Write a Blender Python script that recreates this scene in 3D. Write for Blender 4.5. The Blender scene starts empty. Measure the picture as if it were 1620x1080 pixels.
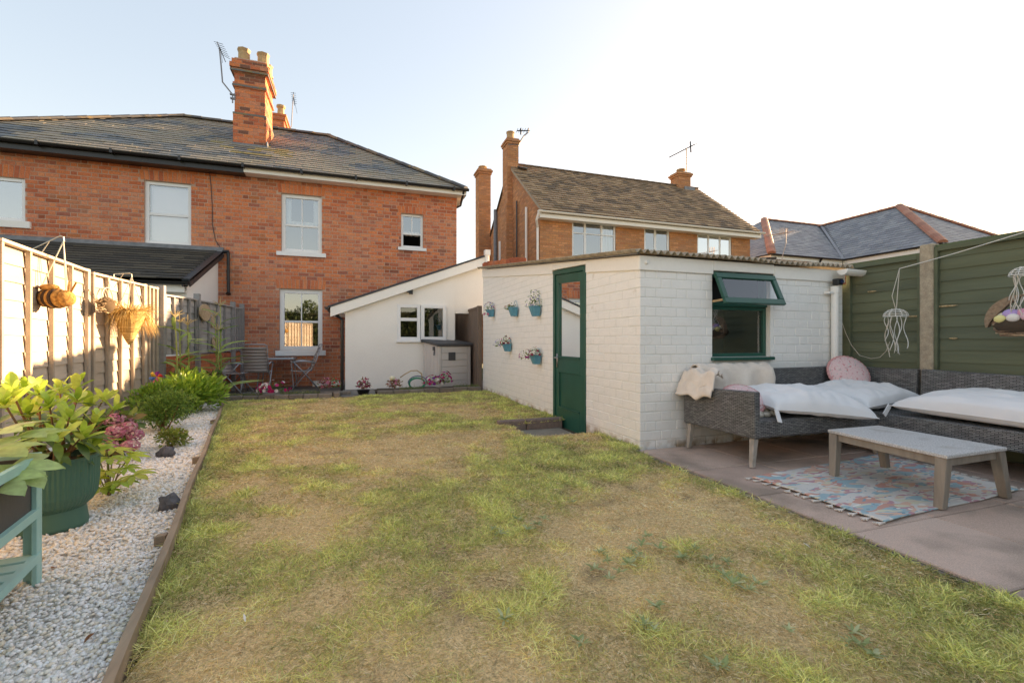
import bpy, bmesh, math, random
import numpy as np
from mathutils import Vector, Matrix, Euler, noise as mnoise
R = math.radians
sc = bpy.context.scene
C = sc.collection
rnd = random.Random(7)

# ---------------------------------------------------------------- camera
YAW = R(18.8); CY, SY = math.cos(YAW), math.sin(YAW); FPX = 720.0
cam = bpy.data.cameras.new('camera'); camo = bpy.data.objects.new('camera', cam); C.objects.link(camo)
cam.lens = 16.0; cam.sensor_width = 36.0; cam.clip_start = 0.05; cam.clip_end = 3000
camo.location = (0, 0, 1.0); camo.rotation_euler = (R(90), 0, -YAW)
sc.camera = camo
# ---------------------------------------------------------------- sky, sun, exposure
SUN_AZ, SUN_EL = R(68.5), R(16.0)       # azimuth clockwise from +Y
w = bpy.data.worlds.new('World'); sc.world = w; w.use_nodes = True
nt = w.node_tree; nt.nodes.clear()
sky = nt.nodes.new('ShaderNodeTexSky'); sky.sky_type = 'NISHITA'; sky.sun_disc = False
sky.sun_elevation = SUN_EL; sky.sun_rotation = SUN_AZ; sky.air_density = 1.0; sky.dust_density = 0.8; sky.ozone_density = 1.0
bg = nt.nodes.new('ShaderNodeBackground'); bg.inputs[1].default_value = 0.15
wo = nt.nodes.new('ShaderNodeOutputWorld')
gm = nt.nodes.new('ShaderNodeGamma'); gm.inputs[1].default_value = 0.45; nt.links.new(sky.outputs[0], gm.inputs[0])   # evens out the glow round the sun, as in the photograph's soft sky
mu = nt.nodes.new('ShaderNodeVectorMath'); mu.operation = 'SCALE'; mu.inputs['Scale'].default_value = 1.25; hs = nt.nodes.new('ShaderNodeHueSaturation'); hs.inputs['Saturation'].default_value = 1.5; nt.links.new(gm.outputs[0], hs.inputs['Color']); nt.links.new(hs.outputs[0], mu.inputs[0])
nt.links.new(mu.outputs[0], bg.inputs[0]); nt.links.new(bg.outputs[0], wo.inputs[0])
sun = bpy.data.lights.new('sun', 'SUN'); suno = bpy.data.objects.new('sun', sun); C.objects.link(suno)
sun.energy = 5.0; sun.angle = R(0.6); sun.color = (1.0, 0.80, 0.56)
sd = Vector((math.sin(SUN_AZ)*math.cos(SUN_EL), math.cos(SUN_AZ)*math.cos(SUN_EL), math.sin(SUN_EL)))
suno.rotation_euler = sd.to_track_quat('Z', 'Y').to_euler()
suno.location = (20, 10, 12)
vs = sc.view_settings; vs.view_transform = 'Standard'; vs.look = 'None'; vs.gamma = 1; vs.use_curve_mapping = False
vs.exposure = 1.97
vs.use_white_balance = True; vs.white_balance_temperature = 8300; vs.white_balance_tint = 19

# ---------------------------------------------------------------- measuring helpers (pixels of the photo -> metres)
def ray(px, py):
    c = (px-810)/FPX
    return Vector((SY+CY*c, CY-SY*c, (540-py)/FPX))
CAM = Vector((0, 0, 1))
def atY(px, py, Y): r = ray(px, py); return CAM+r*(Y/r.y)
def atX(px, py, X): r = ray(px, py); return CAM+r*(X/r.x)
def atZ(px, py, z=0.0): r = ray(px, py); return CAM+r*((z-1)/r.z)
def proj(p):
    t = SY*p[0]+CY*p[1]
    if t < .1: return None
    s = CY*p[0]-SY*p[1]
    return (810+FPX*s/t, 540-FPX*(p[2]-1)/t, t)

# ---------------------------------------------------------------- mesh helpers
def link(o, parent=None):
    C.objects.link(o)
    if parent is not None: o.parent = parent
    return o
def rootloc(o):
    while o.parent is not None: o = o.parent
    return Vector(o.location)
class MB:
    def __init__(s): s.v = []; s.f = []; s.t = []; s.uv = None
    def add(s, vs_, fs, tint=None):
        n = len(s.v); s.v.extend([tuple(a) for a in vs_]); s.f.extend([tuple(i+n for i in f) for f in fs])
        s.t.extend([tint or (1, 1, 1)]*len(vs_)); return s
    def hexa(s, p, tint=None):
        return s.add(p, [(3, 2, 1, 0), (4, 5, 6, 7), (0, 1, 5, 4), (1, 2, 6, 5), (2, 3, 7, 6), (3, 0, 4, 7)], tint)
    def box(s, x0, x1, y0, y1, z0, z1, tint=None):
        return s.hexa([(x0, y0, z0), (x1, y0, z0), (x1, y1, z0), (x0, y1, z0), (x0, y0, z1), (x1, y0, z1), (x1, y1, z1), (x0, y1, z1)], tint)
    def obox(s, c, size, M=None, tint=None):
        a, b, d = size[0]/2, size[1]/2, size[2]/2
        p = [Vector(q) for q in [(-a, -b, -d), (a, -b, -d), (a, b, -d), (-a, b, -d), (-a, -b, d), (a, -b, d), (a, b, d), (-a, b, d)]]
        if M is not None: p = [M @ q for q in p]
        return s.hexa([Vector(c)+q for q in p], tint)
    def bar(s, a, b, w_, h_, up=(0, 0, 1), tint=None):
        a = Vector(a); b = Vector(b); d = (b-a); L = d.length; d.normalize()
        sd_ = d.cross(Vector(up))
        if sd_.length < 1e-4: sd_ = d.cross(Vector((0, 1, 0)))
        sd_.normalize(); u = sd_.cross(d)
        p = []
        for q in (a, b):
            p.append([q+sd_*(w_/2*i)+u*(h_/2*j) for i, j in ((-1, -1), (1, -1), (1, 1), (-1, 1))])
        return s.add(p[0]+p[1], [(0, 1, 2, 3), (7, 6, 5, 4), (1, 0, 4, 5), (2, 1, 5, 6), (3, 2, 6, 7), (0, 3, 7, 4)], tint)
    def tube(s, pts, r, n=6, tint=None, cap=True):
        pts = [Vector(p) for p in pts]; k = len(pts)
        rs = r if isinstance(r, (list, tuple)) else [r]*k
        vs_ = []; pu = None
        for i, p in enumerate(pts):
            d = (pts[min(i+1, k-1)]-pts[max(i-1, 0)])
            if d.length < 1e-9: d = Vector((0, 0, 1))
            d.normalize()
            if pu is None: pu = d.orthogonal().normalized()
            pu = (pu-d*pu.dot(d)); 
            if pu.length < 1e-6: pu = d.orthogonal()
            pu.normalize(); pv = d.cross(pu)
            for j in range(n):
                a = 2*math.pi*j/n
                vs_.append(p+(pu*math.cos(a)+pv*math.sin(a))*rs[i])
        fs = [(i*n+j, i*n+(j+1) % n, (i+1)*n+(j+1) % n, (i+1)*n+j) for i in range(k-1) for j in range(n)]
        if cap: fs += [tuple(range(n-1, -1, -1)), tuple(range((k-1)*n, k*n))]
        return s.add(vs_, fs, tint)
    def lathe(s, prof, n=24, c=(0, 0, 0), tint=None, rib=0, capb=True, capt=False):
        vs_ = []
        for r, z in prof:
            for j in range(n):
                a = 2*math.pi*j/n; rr = r*(1+(rib if j % 2 else -rib))
                vs_.append((c[0]+rr*math.cos(a), c[1]+rr*math.sin(a), c[2]+z))
        k = len(prof)
        fs = [(i*n+j, i*n+(j+1) % n, (i+1)*n+(j+1) % n, (i+1)*n+j) for i in range(k-1) for j in range(n)]
        if capb: fs.append(tuple(range(n-1, -1, -1)))
        if capt: fs.append(tuple(range((k-1)*n, k*n)))
        return s.add(vs_, fs, tint)
    def ball(s, c, r, nu=10, nv=6, sc_=(1, 1, 1), tint=None, M=None):
        vs_ = [Vector((0, 0, -r*sc_[2]))]
        for i in range(1, nv):
            a = -math.pi/2+math.pi*i/nv
            for j in range(nu):
                b = 2*math.pi*j/nu
                vs_.append(Vector((r*sc_[0]*math.cos(a)*math.cos(b), r*sc_[1]*math.cos(a)*math.sin(b), r*sc_[2]*math.sin(a))))
        vs_.append(Vector((0, 0, r*sc_[2])))
        fs = [(0, 1+(j+1) % nu, 1+j) for j in range(nu)]
        for i in range(nv-2):
            for j in range(nu):
                fs.append((1+i*nu+j, 1+i*nu+(j+1) % nu, 1+(i+1)*nu+(j+1) % nu, 1+(i+1)*nu+j))
        e = len(vs_)-1; b0 = 1+(nv-2)*nu
        fs += [(b0+j, b0+(j+1) % nu, e) for j in range(nu)]
        if M is not None: vs_ = [M @ q for q in vs_]
        return s.add([Vector(c)+q for q in vs_], fs, tint)
    def quad(s, a, b, c, d, tint=None): return s.add([a, b, c, d], [(0, 1, 2, 3)], tint)
    def mesh(s, name, mat=None, smooth=False, off=None):
        me = bpy.data.meshes.new(name)
        v = s.v if off is None else [(a[0]-off[0], a[1]-off[1], a[2]-off[2]) for a in s.v]
        me.from_pydata(v, [], s.f)
        at = me.attributes.new('tint', 'FLOAT_COLOR', 'POINT')
        arr = np.ones((len(s.v), 4), dtype=np.float32)
        if s.t: arr[:, :3] = np.array(s.t, dtype=np.float32)
        at.data.foreach_set('color', arr.ravel())
        if smooth: me.polygons.foreach_set('use_smooth', [True]*len(me.polygons))
        if mat is not None: me.materials.append(mat)
        me.update(); return me
    def part(s, name, mat, parent, smooth=False, local=False, stuff=False, label=None, bevel=0):
        off = None if local else rootloc(parent)
        o = bpy.data.objects.new(name, s.mesh(name, mat, smooth, off)); link(o, parent)
        if stuff: o['kind'] = 'stuff'
        if label: o['label'] = label
        if bevel: addbevel(o, bevel)
        return o
def addbevel(o, wdt, seg=1):
    m = o.modifiers.new('bevel', 'BEVEL'); m.width = wdt; m.segments = seg; m.limit_method = 'ANGLE'; m.angle_limit = R(40)
def tag(o, label=None, cat=None, group=None, kind=None):
    if label: o['label'] = label
    if cat: o['category'] = cat
    if group: o['group'] = group
    if kind: o['kind'] = kind
    return o
def thing(name, label, cat, loc=(0, 0, 0), rz=0, group=None):
    o = bpy.data.objects.new(name, None); link(o); o.location = loc; o.rotation_euler = (0, 0, rz); o.empty_display_size = .2
    return tag(o, label, cat, group)
def copy_tree(o, parent=None):
    c = o.copy(); C.objects.link(c); c.parent = parent
    for ch in list(o.children): copy_tree(ch, c)
    return c
def solo(name, mb, mat, label, cat, smooth=False, group=None, loc=None, kind=None):
    off = Vector(loc) if loc is not None else None
    o = bpy.data.objects.new(name, mb.mesh(name, mat, smooth, off)); link(o)
    if off is not None: o.location = off
    return tag(o, label, cat, group, kind)
def struct(name, mb, mat, smooth=False):
    o = bpy.data.objects.new(name, mb.mesh(name, mat, smooth)); link(o); o['kind'] = 'structure'; return o
def np_mesh(name, V, F, T=None, mat=None, smooth=False):
    """V (n,3), F (m,k) all same k, T (n,3)"""
    me = bpy.data.meshes.new(name); V = np.asarray(V, np.float32); F = np.asarray(F, np.int32); m, k = F.shape
    me.vertices.add(len(V)); me.vertices.foreach_set('co', V.ravel())
    me.loops.add(m*k); me.loops.foreach_set('vertex_index', F.ravel())
    me.polygons.add(m); me.polygons.foreach_set('loop_start', np.arange(0, m*k, k, dtype=np.int32))
    me.polygons.foreach_set('loop_total', np.full(m, k, np.int32))
    if smooth: me.polygons.foreach_set('use_smooth', np.ones(m, bool))
    me.update(calc_edges=True)
    if T is not None:
        at = me.attributes.new('tint', 'FLOAT_COLOR', 'POINT'); a = np.ones((len(V), 4), np.float32); a[:, :3] = T
        at.data.foreach_set('color', a.ravel())
    if mat is not None: me.materials.append(mat)
    return me

# ---------------------------------------------------------------- materials
def mat(name, col=(.5, .5, .5), col2=None, scale=6.0, rough=.8, bump=0.0, bscale=80.0, metal=0.0, tint=False, var=0.0,
        vscale=30.0, spec=.4, sub=0.0, transl=0.0, world=True, stretch=(1, 1, 1), detail=6.0, blotch=None, alpha=None, ramp=(.35, .65), sheen=0, coat=0, dirt=None):
    m = bpy.data.materials.new(name); m.use_nodes = True; t = m.node_tree; N = t.nodes; L = t.links
    b = N['Principled BSDF']; b.inputs['Roughness'].default_value = rough; b.inputs['Metallic'].default_value = metal
    b.inputs['Specular IOR Level'].default_value = spec
    if coat: b.inputs['Coat Weight'].default_value = coat
    if sheen: b.inputs['Sheen Weight'].default_value = sheen
    if world: src = N.new('ShaderNodeNewGeometry').outputs['Position']
    else: src = N.new('ShaderNodeTexCoord').outputs['Object']
    mp = N.new('ShaderNodeMapping'); mp.inputs['Scale'].default_value = stretch; L.new(src, mp.inputs[0]); src = mp.outputs[0]
    def noise(sc_, det=detail):
        n = N.new('ShaderNodeTexNoise'); n.inputs['Scale'].default_value = sc_; n.inputs['Detail'].default_value = det; L.new(src, n.inputs['Vector']); return n.outputs['Fac']
    def rng(fac, a, b_):
        r = N.new('ShaderNodeMapRange'); r.inputs[1].default_value = a; r.inputs[2].default_value = b_; L.new(fac, r.inputs[0]); return r.outputs[0]
    def mix(f, a, b_, mode='MIX'):
        x = N.new('ShaderNodeMix'); x.data_type = 'RGBA'; x.blend_type = mode
        if isinstance(f, float): x.inputs[0].default_value = f
        else: L.new(f, x.inputs[0])
        for i, q in ((6, a), (7, b_)):
            if isinstance(q, tuple): x.inputs[i].default_value = (*q[:3], 1)
            else: L.new(q, x.inputs[i])
        return x.outputs[2]
    if tint:
        a = N.new('ShaderNodeAttribute'); a.attribute_name = 'tint'; base = a.outputs['Color']
        if col2 is not None: base = mix(rng(noise(scale), *ramp), base, col2)
    else:
        base = tuple(col)
        if col2 is not None: base = mix(rng(noise(scale), *ramp), tuple(col), tuple(col2))
    if blotch:   # (colour, scale, lo, hi)
        base = mix(rng(noise(blotch[1], 4.0), blotch[2], blotch[3]), base, tuple(blotch[0]))
    if dirt:     # (colour, height, noise scale): splash marks near the ground
        sx = N.new('ShaderNodeSeparateXYZ'); L.new(N.new('ShaderNodeNewGeometry').outputs['Position'], sx.inputs[0])
        mr = N.new('ShaderNodeMapRange'); mr.inputs[1].default_value = dirt[1]; mr.inputs[2].default_value = dirt[1]*.1; L.new(sx.outputs['Z'], mr.inputs[0])
        mm = N.new('ShaderNodeMath'); mm.operation = 'MULTIPLY'; L.new(mr.outputs[0], mm.inputs[0]); L.new(rng(noise(dirt[2], 5.0), .42, .62), mm.inputs[1])
        base = mix(mm.outputs[0], base, tuple(dirt[0]))
    if var:
        r = N.new('ShaderNodeMapRange'); r.inputs[1].default_value = .3; r.inputs[2].default_value = .7
        r.inputs[3].default_value = 1-var; r.inputs[4].default_value = 1+var; L.new(noise(vscale), r.inputs[0])
        cmb = N.new('ShaderNodeCombineColor'); [L.new(r.outputs[0], cmb.inputs[i]) for i in range(3)]
        base = mix(1.0, base, cmb.outputs[0], 'MULTIPLY')
    if isinstance(base, tuple): b.inputs['Base Color'].default_value = (*base, 1)
    else: L.new(base, b.inputs['Base Color'])
    if bump:
        bn = N.new('ShaderNodeBump'); bn.inputs['Strength'].default_value = min(1, bump*2); bn.inputs['Distance'].default_value = .01*bump
        L.new(noise(bscale), bn.inputs['Height']); L.new(bn.outputs[0], b.inputs['Normal'])
    if transl:
        tr = N.new('ShaderNodeBsdfTranslucent'); ms = N.new('ShaderNodeMixShader'); ms.inputs[0].default_value = transl
        if isinstance(base, tuple): tr.inputs[0].default_value = (*base, 1)
        else: L.new(base, tr.inputs[0])
        out = N['Material Output']; L.new(b.outputs[0], ms.inputs[1]); L.new(tr.outputs[0], ms.inputs[2]); L.new(ms.outputs[0], out.inputs[0])
    m['src'] = 1
    return m
def glass_mat(name, refl=.25, tintc=(.9, .95, .95)):
    m = bpy.data.materials.new(name); m.use_nodes = True; t = m.node_tree; N = t.nodes; L = t.links; N.clear()
    out = N.new('ShaderNodeOutputMaterial'); g = N.new('ShaderNodeBsdfGlossy'); g.inputs['Roughness'].default_value = .02; g.inputs[0].default_value = (.9, .93, .95, 1)
    tr = N.new('ShaderNodeBsdfTransparent'); tr.inputs[0].default_value = (*tintc, 1)
    fr = N.new('ShaderNodeFresnel'); fr.inputs[0].default_value = 1.5
    ad = N.new('ShaderNodeMath'); ad.operation = 'ADD'; ad.inputs[1].default_value = refl; ad.use_clamp = True; L.new(fr.outputs[0], ad.inputs[0])
    ms = N.new('ShaderNodeMixShader'); L.new(ad.outputs[0], ms.inputs[0]); L.new(tr.outputs[0], ms.inputs[1]); L.new(g.outputs[0], ms.inputs[2]); L.new(ms.outputs[0], out.inputs[0])
    return m

# ---------------------------------------------------------------- pieces (bricks, slates, tiles, boards)
_cache = {}
def vary(c, r_, a=.12): k = 1+r_.uniform(-a, a); return tuple(max(0, x*k) for x in c)
class Pieces:
    """collects alike pieces; the largest in view become objects of their own, the rest one joined part"""
    def __init__(s, name, mat_, chamfer=0.0, limit=300): s.n = name; s.m = mat_; s.ch = chamfer; s.lim = limit; s.A = []; s.B = []
    def boxp(s, c, ax, dims, tint): s.A.append((Vector(c), ax, tuple(dims), tint))       # ax = (u, n, w) unit vectors, dims along them
    def raw(s, p8, tint): s.B.append((p8, tint))
    @staticmethod
    def shape(dims, ch):
        a, b, d = (x/2 for x in dims)
        if ch <= 0:
            v = [(-a, -b, -d), (a, -b, -d), (a, b, -d), (-a, b, -d), (-a, -b, d), (a, -b, d), (a, b, d), (-a, b, d)]
            f = [(3, 2, 1, 0), (4, 5, 6, 7), (0, 1, 5, 4), (1, 2, 6, 5), (2, 3, 7, 6), (3, 0, 4, 7)]
            return v, f
        c = min(ch, a*.6, d*.6, b)        # the front is +n (second axis)
        v = [(-a, -b, -d), (a, -b, -d), (a, -b, d), (-a, -b, d), (-a, b-c, -d), (a, b-c, -d), (a, b-c, d), (-a, b-c, d),
             (-a+c, b, -d+c), (a-c, b, -d+c), (a-c, b, d-c), (-a+c, b, d-c)]
        f = [(0, 1, 2, 3)]
        for k in (0, 4):
            for i in range(4): f.append((k+i, k+4+i, k+4+(i+1) % 4, k+(i+1) % 4))
        f.append((8, 11, 10, 9))
        return v, f
    def finish(s, root, mats=None):
        off = rootloc(root); sel = []
        for i, (c, ax, dims, t) in enumerate(s.A):
            q = proj(c)
            if q and -5 < q[0] < 1625 and -5 < q[1] < 1085: sel.append((-dims[0]*max(dims[2], dims[1])/q[2]**2, i))
        sel.sort(); one = set(i for _, i in sel[:s.lim]); mb = MB()
        for i, (c, ax, dims, t) in enumerate(s.A):
            Mx = Matrix((ax[0], ax[1], ax[2])).transposed()
            if i in one:
                key = (s.n, s.m.name, tuple(round(d, 3) for d in dims), tuple(round(x, 2) for x in t))
                me = _cache.get(key)
                if me is None:
                    v, f = s.shape(dims, s.ch); b = MB(); b.add(v, f, t); me = b.mesh(s.n, s.m); _cache[key] = me
                o = bpy.data.objects.new(s.n, me); link(o, root); o.matrix_local = Matrix.Translation(c-off) @ Mx.to_4x4()
            else:
                v, f = s.shape(dims, s.ch); mb.add([c+Mx @ Vector(q) for q in v], f, t)
        for p8, t in s.B: mb.hexa(p8, t)
        if mb.v: mb.part(s.n+'_field' if False else s.n, s.m, root, stuff=True)

def cells(L, H, holes):
    us = sorted(set([0, L]+[min(max(h[i], 0), L) for h in holes for i in (0, 1)])); vs_ = sorted(set([0, H]+[min(max(h[i], 0), H) for h in holes for i in (2, 3)]))
    for a, b in zip(us, us[1:]):
        for c, d in zip(vs_, vs_[1:]):
            um, vm = (a+b)/2, (c+d)/2
            if b-a < 1e-5 or d-c < 1e-5: continue
            if any(h[0] < um < h[1] and h[2] < vm < h[3] for h in holes): continue
            yield a, b, c, d
def backing(mb, O, U, Nn, L, H, holes, thick, top=None, tint=None):
    """wall core behind plane O,U (outward normal Nn) with openings"""
    O = Vector(O); U = Vector(U); Nn = Vector(Nn); Z = Vector((0, 0, 1))
    for a, b, c, d in cells(L, H, holes):
        def P(u, v, k):
            if top: v = min(v, top(u))
            return O+U*u+Z*v-Nn*(k*thick)
        mb.hexa([P(a, c, 0), P(b, c, 0), P(b, c, 1), P(a, c, 1), P(a, d, 0), P(b, d, 0), P(b, d, 1), P(a, d, 1)], tint)
def brick_wall(ps, O, U, Nn, L, H, holes, bl, bh, joint, proud, pal, r_, top=None, bond='stretcher', depth=.02, tintf=None, jit=.0015):
    O = Vector(O); U = Vector(U); Nn = Vector(Nn); Z = Vector((0, 0, 1)); row = 0; v = 0.0
    ax = (U, Nn, Z)
    while v < H-.01:
        u = 0.0; seq = []
        if bond == 'stretcher':
            u = -(bl/2 if row % 2 else 0)
            while u < L: seq.append((u, u+bl)); u += bl
        else:
            hd = bl/2; u = -(bl*.75 if row % 2 else 0); st = True
            while u < L:
                k = bl if st else hd
                seq.append((u, u+k)); u += k; st = not st
        v1 = min(v+bh-joint, H)
        for a, b in seq:
            iv = [(max(a, 0), min(b-joint, L))]
            for h in holes:
                if h[2] < v1-.004 and h[3] > v+.004:
                    nv = []
                    for p, q in iv:
                        if h[1] <= p or h[0] >= q: nv.append((p, q)); continue
                        if h[0]-p > .02: nv.append((p, h[0]))
                        if q-h[1] > .02: nv.append((h[1], q))
                    iv = nv
            for p, q in iv:
                if q-p < .02: continue
                t = pal[r_.randrange(len(pal))]
                if tintf: t = tintf(p, v, t)
                pr = proud+r_.uniform(-jit, jit)
                if top and v1 > min(top(p), top(q)):
                    if v > max(top(p), top(q))-.01: continue
                    Pt = lambda uu, vv, k: O+U*uu+Z*min(vv, max(top(uu), v+.003))+Nn*(pr-k*depth)
                    ps.raw([Pt(p, v, 0), Pt(q, v, 0), Pt(q, v, 1), Pt(p, v, 1), Pt(p, v1, 0), Pt(q, v1, 0), Pt(q, v1, 1), Pt(p, v1, 1)], t)
                else:
                    ps.boxp(O+U*((p+q)/2)+Z*((v+v1)/2)+Nn*(pr-depth/2), ax, (q-p, depth, v1-v), t)
        v += bh; row += 1
def tile_roof(ps, O, U, V, L, S, left, right, tw, gauge, thick, pal, r_, tintf=None, lift=.012, gap=.004, over=1.28, jit=.002):
    """O eave corner, U along the eave, V up the slope (unit). left(v), right(v) limits along U."""
    O = Vector(O); U = Vector(U); V = Vector(V); Nn = U.cross(V).normalized()
    if Nn.z < 0: Nn = -Nn
    row = 0; v = 0.0
    while v < S-.02:
        l0, r0 = left(v), right(v); v1 = min(v+gauge*over, S); u = math.floor(l0/tw)*tw-(tw/2 if row % 2 else 0)
        k = gauge*over
        W = (V*k - Nn*(lift)).normalized() if False else V
        while u < r0:
            a, b = max(u, l0), min(u+tw-gap, r0)
            full = (u > max(left(v), left(v1))-1e-6 and u+tw < min(right(v), right(v1))+1e-6 and v1-v > gauge*over-.001)
            if b-a > .015:
                t = pal[r_.randrange(len(pal))]
                if tintf: t = tintf(O+U*(a+b)*.5+V*v, t)
                j = r_.uniform(0, jit)
                ang = math.atan2(lift, k)
                Vt = (V*math.cos(ang)-Nn*math.sin(ang)); Nt = (Nn*math.cos(ang)+V*math.sin(ang))
                if full:
                    c = O+U*((a+b)/2)+V*v+Nn*(lift+thick/2+j)+Vt*(k/2)
                    ps.boxp(c, (U, Vt, Nt), (b-a, k, thick), t)
                else:
                    def P(uu, vv, hh):
                        uu = min(max(uu, left(vv)), right(vv)); return O+U*uu+V*vv+Nn*(lift*(1-(vv-v)/k)+hh+j)
                    ps.raw([P(a, v, 0), P(b, v, 0), P(b if b < r0 else r0, v1, 0), P(a, v1, 0), P(a, v, thick), P(b, v, thick), P(b, v1, thick), P(a, v1, thick)], t)
            u += tw
        v += gauge; row += 1
def ridge_line(root, a, b, step, rad, matr, tints, r_, name='ridge_tile', drop=.25):
    a = Vector(a); b = Vector(b); d = b-a; n = max(1, int(d.length/step)); d.normalize()
    side = d.cross(Vector((0, 0, 1))).normalized(); up = side.cross(d)
    off = rootloc(root); L = (b-a).length/n
    for i in range(n):
        key = (name, matr.name, round(L, 3), round(rad, 3), i % 4, round(d.x, 3), round(d.y, 3))
        me = _cache.get(key)
        if me is None:
            mb = MB(); pts = []
            for k, (s0, s1) in enumerate(((-.5, 1.0), (.54, 1.12))):
                for j in range(6):
                    an = math.pi*j/5; rr = rad*s1
                    pts.append(d*(s0*L)+side*(rr*math.cos(an))+up*(rr*math.sin(an)*.75-rad*drop))
            mb.add(pts, [(j, j+1, 6+j+1, 6+j) for j in range(5)]+[(0, 1, 2, 3, 4, 5), (11, 10, 9, 8, 7, 6)], tints[i % len(tints)]); me = mb.mesh(name, matr); _cache[key] = me
        o = bpy.data.objects.new(name, me); link(o, root); o.location = a+d*(L*(i+.5))-off

def window(root, O, U, Nn, u0, u1, v0, v1, set_=.05, fw=.06, mids=(), cols=(), mframe=None, mglass=None, mroom=None, curtain=None, sill=None,
           msill=None, rails=.035, room=.5, openings=(), bars=.022, name='window', inner=.0):
    """casement or sash frame in the opening (u0..u1, v0..v1) of a wall plane; mids = heights of rails, cols = {row: [x..]} bars"""
    O = Vector(O); U = Vector(U); Nn = Vector(Nn); Z = Vector((0, 0, 1)); ax = Matrix((U, Nn, Z)).transposed()
    P = lambda u, v, k: O+U*u+Z*v+Nn*k
    mb = MB()
    def bx(mb_, a, b, c, d, k0, k1): mb_.obox(P((a+b)/2, (c+d)/2, (k0+k1)/2), (b-a, abs(k1-k0), d-c), ax)
    k0, k1 = -set_-.07, -set_
    bx(mb, u0, u0+fw, v0, v1, k0, k1); bx(mb, u1-fw, u1, v0, v1, k0, k1); bx(mb, u0+fw, u1-fw, v0, v0+fw, k0, k1); bx(mb, u0+fw, u1-fw, v1-fw, v1, k0, k1)
    zs = [v0+fw]+[v for v in mids]+[v1-fw]
    for v in mids: bx(mb, u0+fw, u1-fw, v-rails/2, v+rails/2, k0+.01, k1-.004)
    wn = mb.part(name, mframe, root, bevel=.004)
    for ri in range(len(zs)-1):
        a, b = zs[ri]+(rails/2 if ri else 0), zs[ri+1]-(rails/2 if ri < len(zs)-2 else 0)
        cs = [u0+fw]+list(cols[ri] if ri < len(cols) else [])+[u1-fw]
        for ci in range(len(cs)-1):
            p, q = cs[ci]+(bars/2 if ci else 0), cs[ci+1]-(bars/2 if ci < len(cs)-2 else 0)
            if (ri, ci) in openings: continue
            g = MB(); kk = k1-.03-inner*ri
            g.quad(P(p, a, kk), P(q, a, kk), P(q, b, kk), P(p, b, kk)); g.part('pane', mglass, wn)
            if ci: 
                m2 = MB(); bx(m2, cs[ci]-bars/2, cs[ci]+bars/2, a, b, k0+.015, k1-.01); m2.part('glazing_bar', mframe, wn)
    if room:
        rm = MB(); e = .02; r0, r1 = k0-.005, k0-room
        A = [P(u0+e, v0+e, r0), P(u1-e, v0+e, r0), P(u1-e, v1-e, r0), P(u0+e, v1-e, r0)]; B = [P(u0+e, v0+e, r1), P(u1-e, v0+e, r1), P(u1-e, v1-e, r1), P(u0+e, v1-e, r1)]
        rm.add(A+B, [(4, 5, 6, 7), (0, 1, 5, 4), (1, 2, 6, 5), (2, 3, 7, 6), (3, 0, 4, 7)]); rm.part('room', mroom, wn)
    if curtain:   # (material, list of (u0,u1,v0,v1))
        cb = MB()
        for a, b, c, d in curtain[1]:
            n = max(4, int((b-a)/.035))
            for i in range(n):
                x0, x1 = a+(b-a)*i/n, a+(b-a)*(i+1)/n; z0 = .02*math.sin(i*1.9)*curtain[2]; z1 = .02*math.sin((i+1)*1.9)*curtain[2]
                cb.quad(P(x0, c, k0-.05+z0), P(x1, c, k0-.05+z1), P(x1, d, k0-.05+z1), P(x0, d, k0-.05+z0))
        cb.part('curtain', curtain[0], wn, smooth=True)
    if sill:      # (over, height, proud)
        sb = MB(); bx(sb, u0-sill[0], u1+sill[0], v0-sill[1], v0-.002, -set_-.02, sill[2]); sb.part('sill', msill or mframe, wn, bevel=.006)
    return wn
# ================================================================ MATERIALS
m_brick = mat('red_brick', tint=True, rough=.92, bump=.35, bscale=220, var=.22, vscale=45)
m_mortar = mat('mortar', (.60, .40, .30), (.48, .31, .24), scale=3, rough=.95, bump=.3, bscale=160, var=.12)
m_mortar2 = mat('pale_mortar', (.30, .21, .15), rough=.95, bump=.3, bscale=160, var=.1)
m_slate = mat('slate', tint=True, rough=.62, bump=.3, bscale=120, var=.2, vscale=26, blotch=((.36, .28, .17), 9.0, .58, .74))
m_slate2 = mat('clean_slate', tint=True, rough=.55, bump=.2, bscale=120, var=.12, vscale=20)
m_tile = mat('concrete_tile', tint=True, rough=.8, bump=.35, bscale=160, var=.25, vscale=30)
m_felt = mat('roof_underlay', (.03, .03, .032), rough=.9)
m_render = mat('white_render', (.90, .88, .84), (.86, .84, .80), scale=1.6, rough=.85, bump=.18, bscale=90, var=.02)
m_whitebrick = mat('painted_brick', (.90, .88, .85), dirt=((.45, .33, .22), .09, 9), rough=.55, bump=.45, bscale=55, var=.025, vscale=8, blotch=((.66, .60, .52), 5.5, .68, .80))
m_whitejoint = mat('painted_joint', (.78, .77, .74), rough=.7, bump=.3, bscale=60, dirt=((.30, .20, .13), .10, 7))
m_whitepaint = mat('white_paint', (.89, .87, .83), rough=.5, bump=.12, bscale=40, var=.02)
m_upvc = mat('white_plastic_frame', (.83, .84, .85), rough=.3, spec=.5)
m_blackplastic = mat('black_plastic', (.018, .018, .02), rough=.35, spec=.5)
m_greygutter = mat('grey_gutter', (.04, .045, .05), rough=.4)
m_lead = mat('lead', (.16, .17, .19), (.24, .25, .27), scale=8, rough=.5, bump=.2)
m_dark = mat('dark_room', (.012, .011, .010), rough=.9)
m_darkroom2 = mat('dim_room', (.06, .05, .045), rough=.9)
m_glass = glass_mat('window_glass', .34)
m_glass_dark = glass_mat('dark_window_glass', .14)
m_curt = mat('net_curtain', (.75, .75, .76), rough=.9, var=.05)
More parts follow.
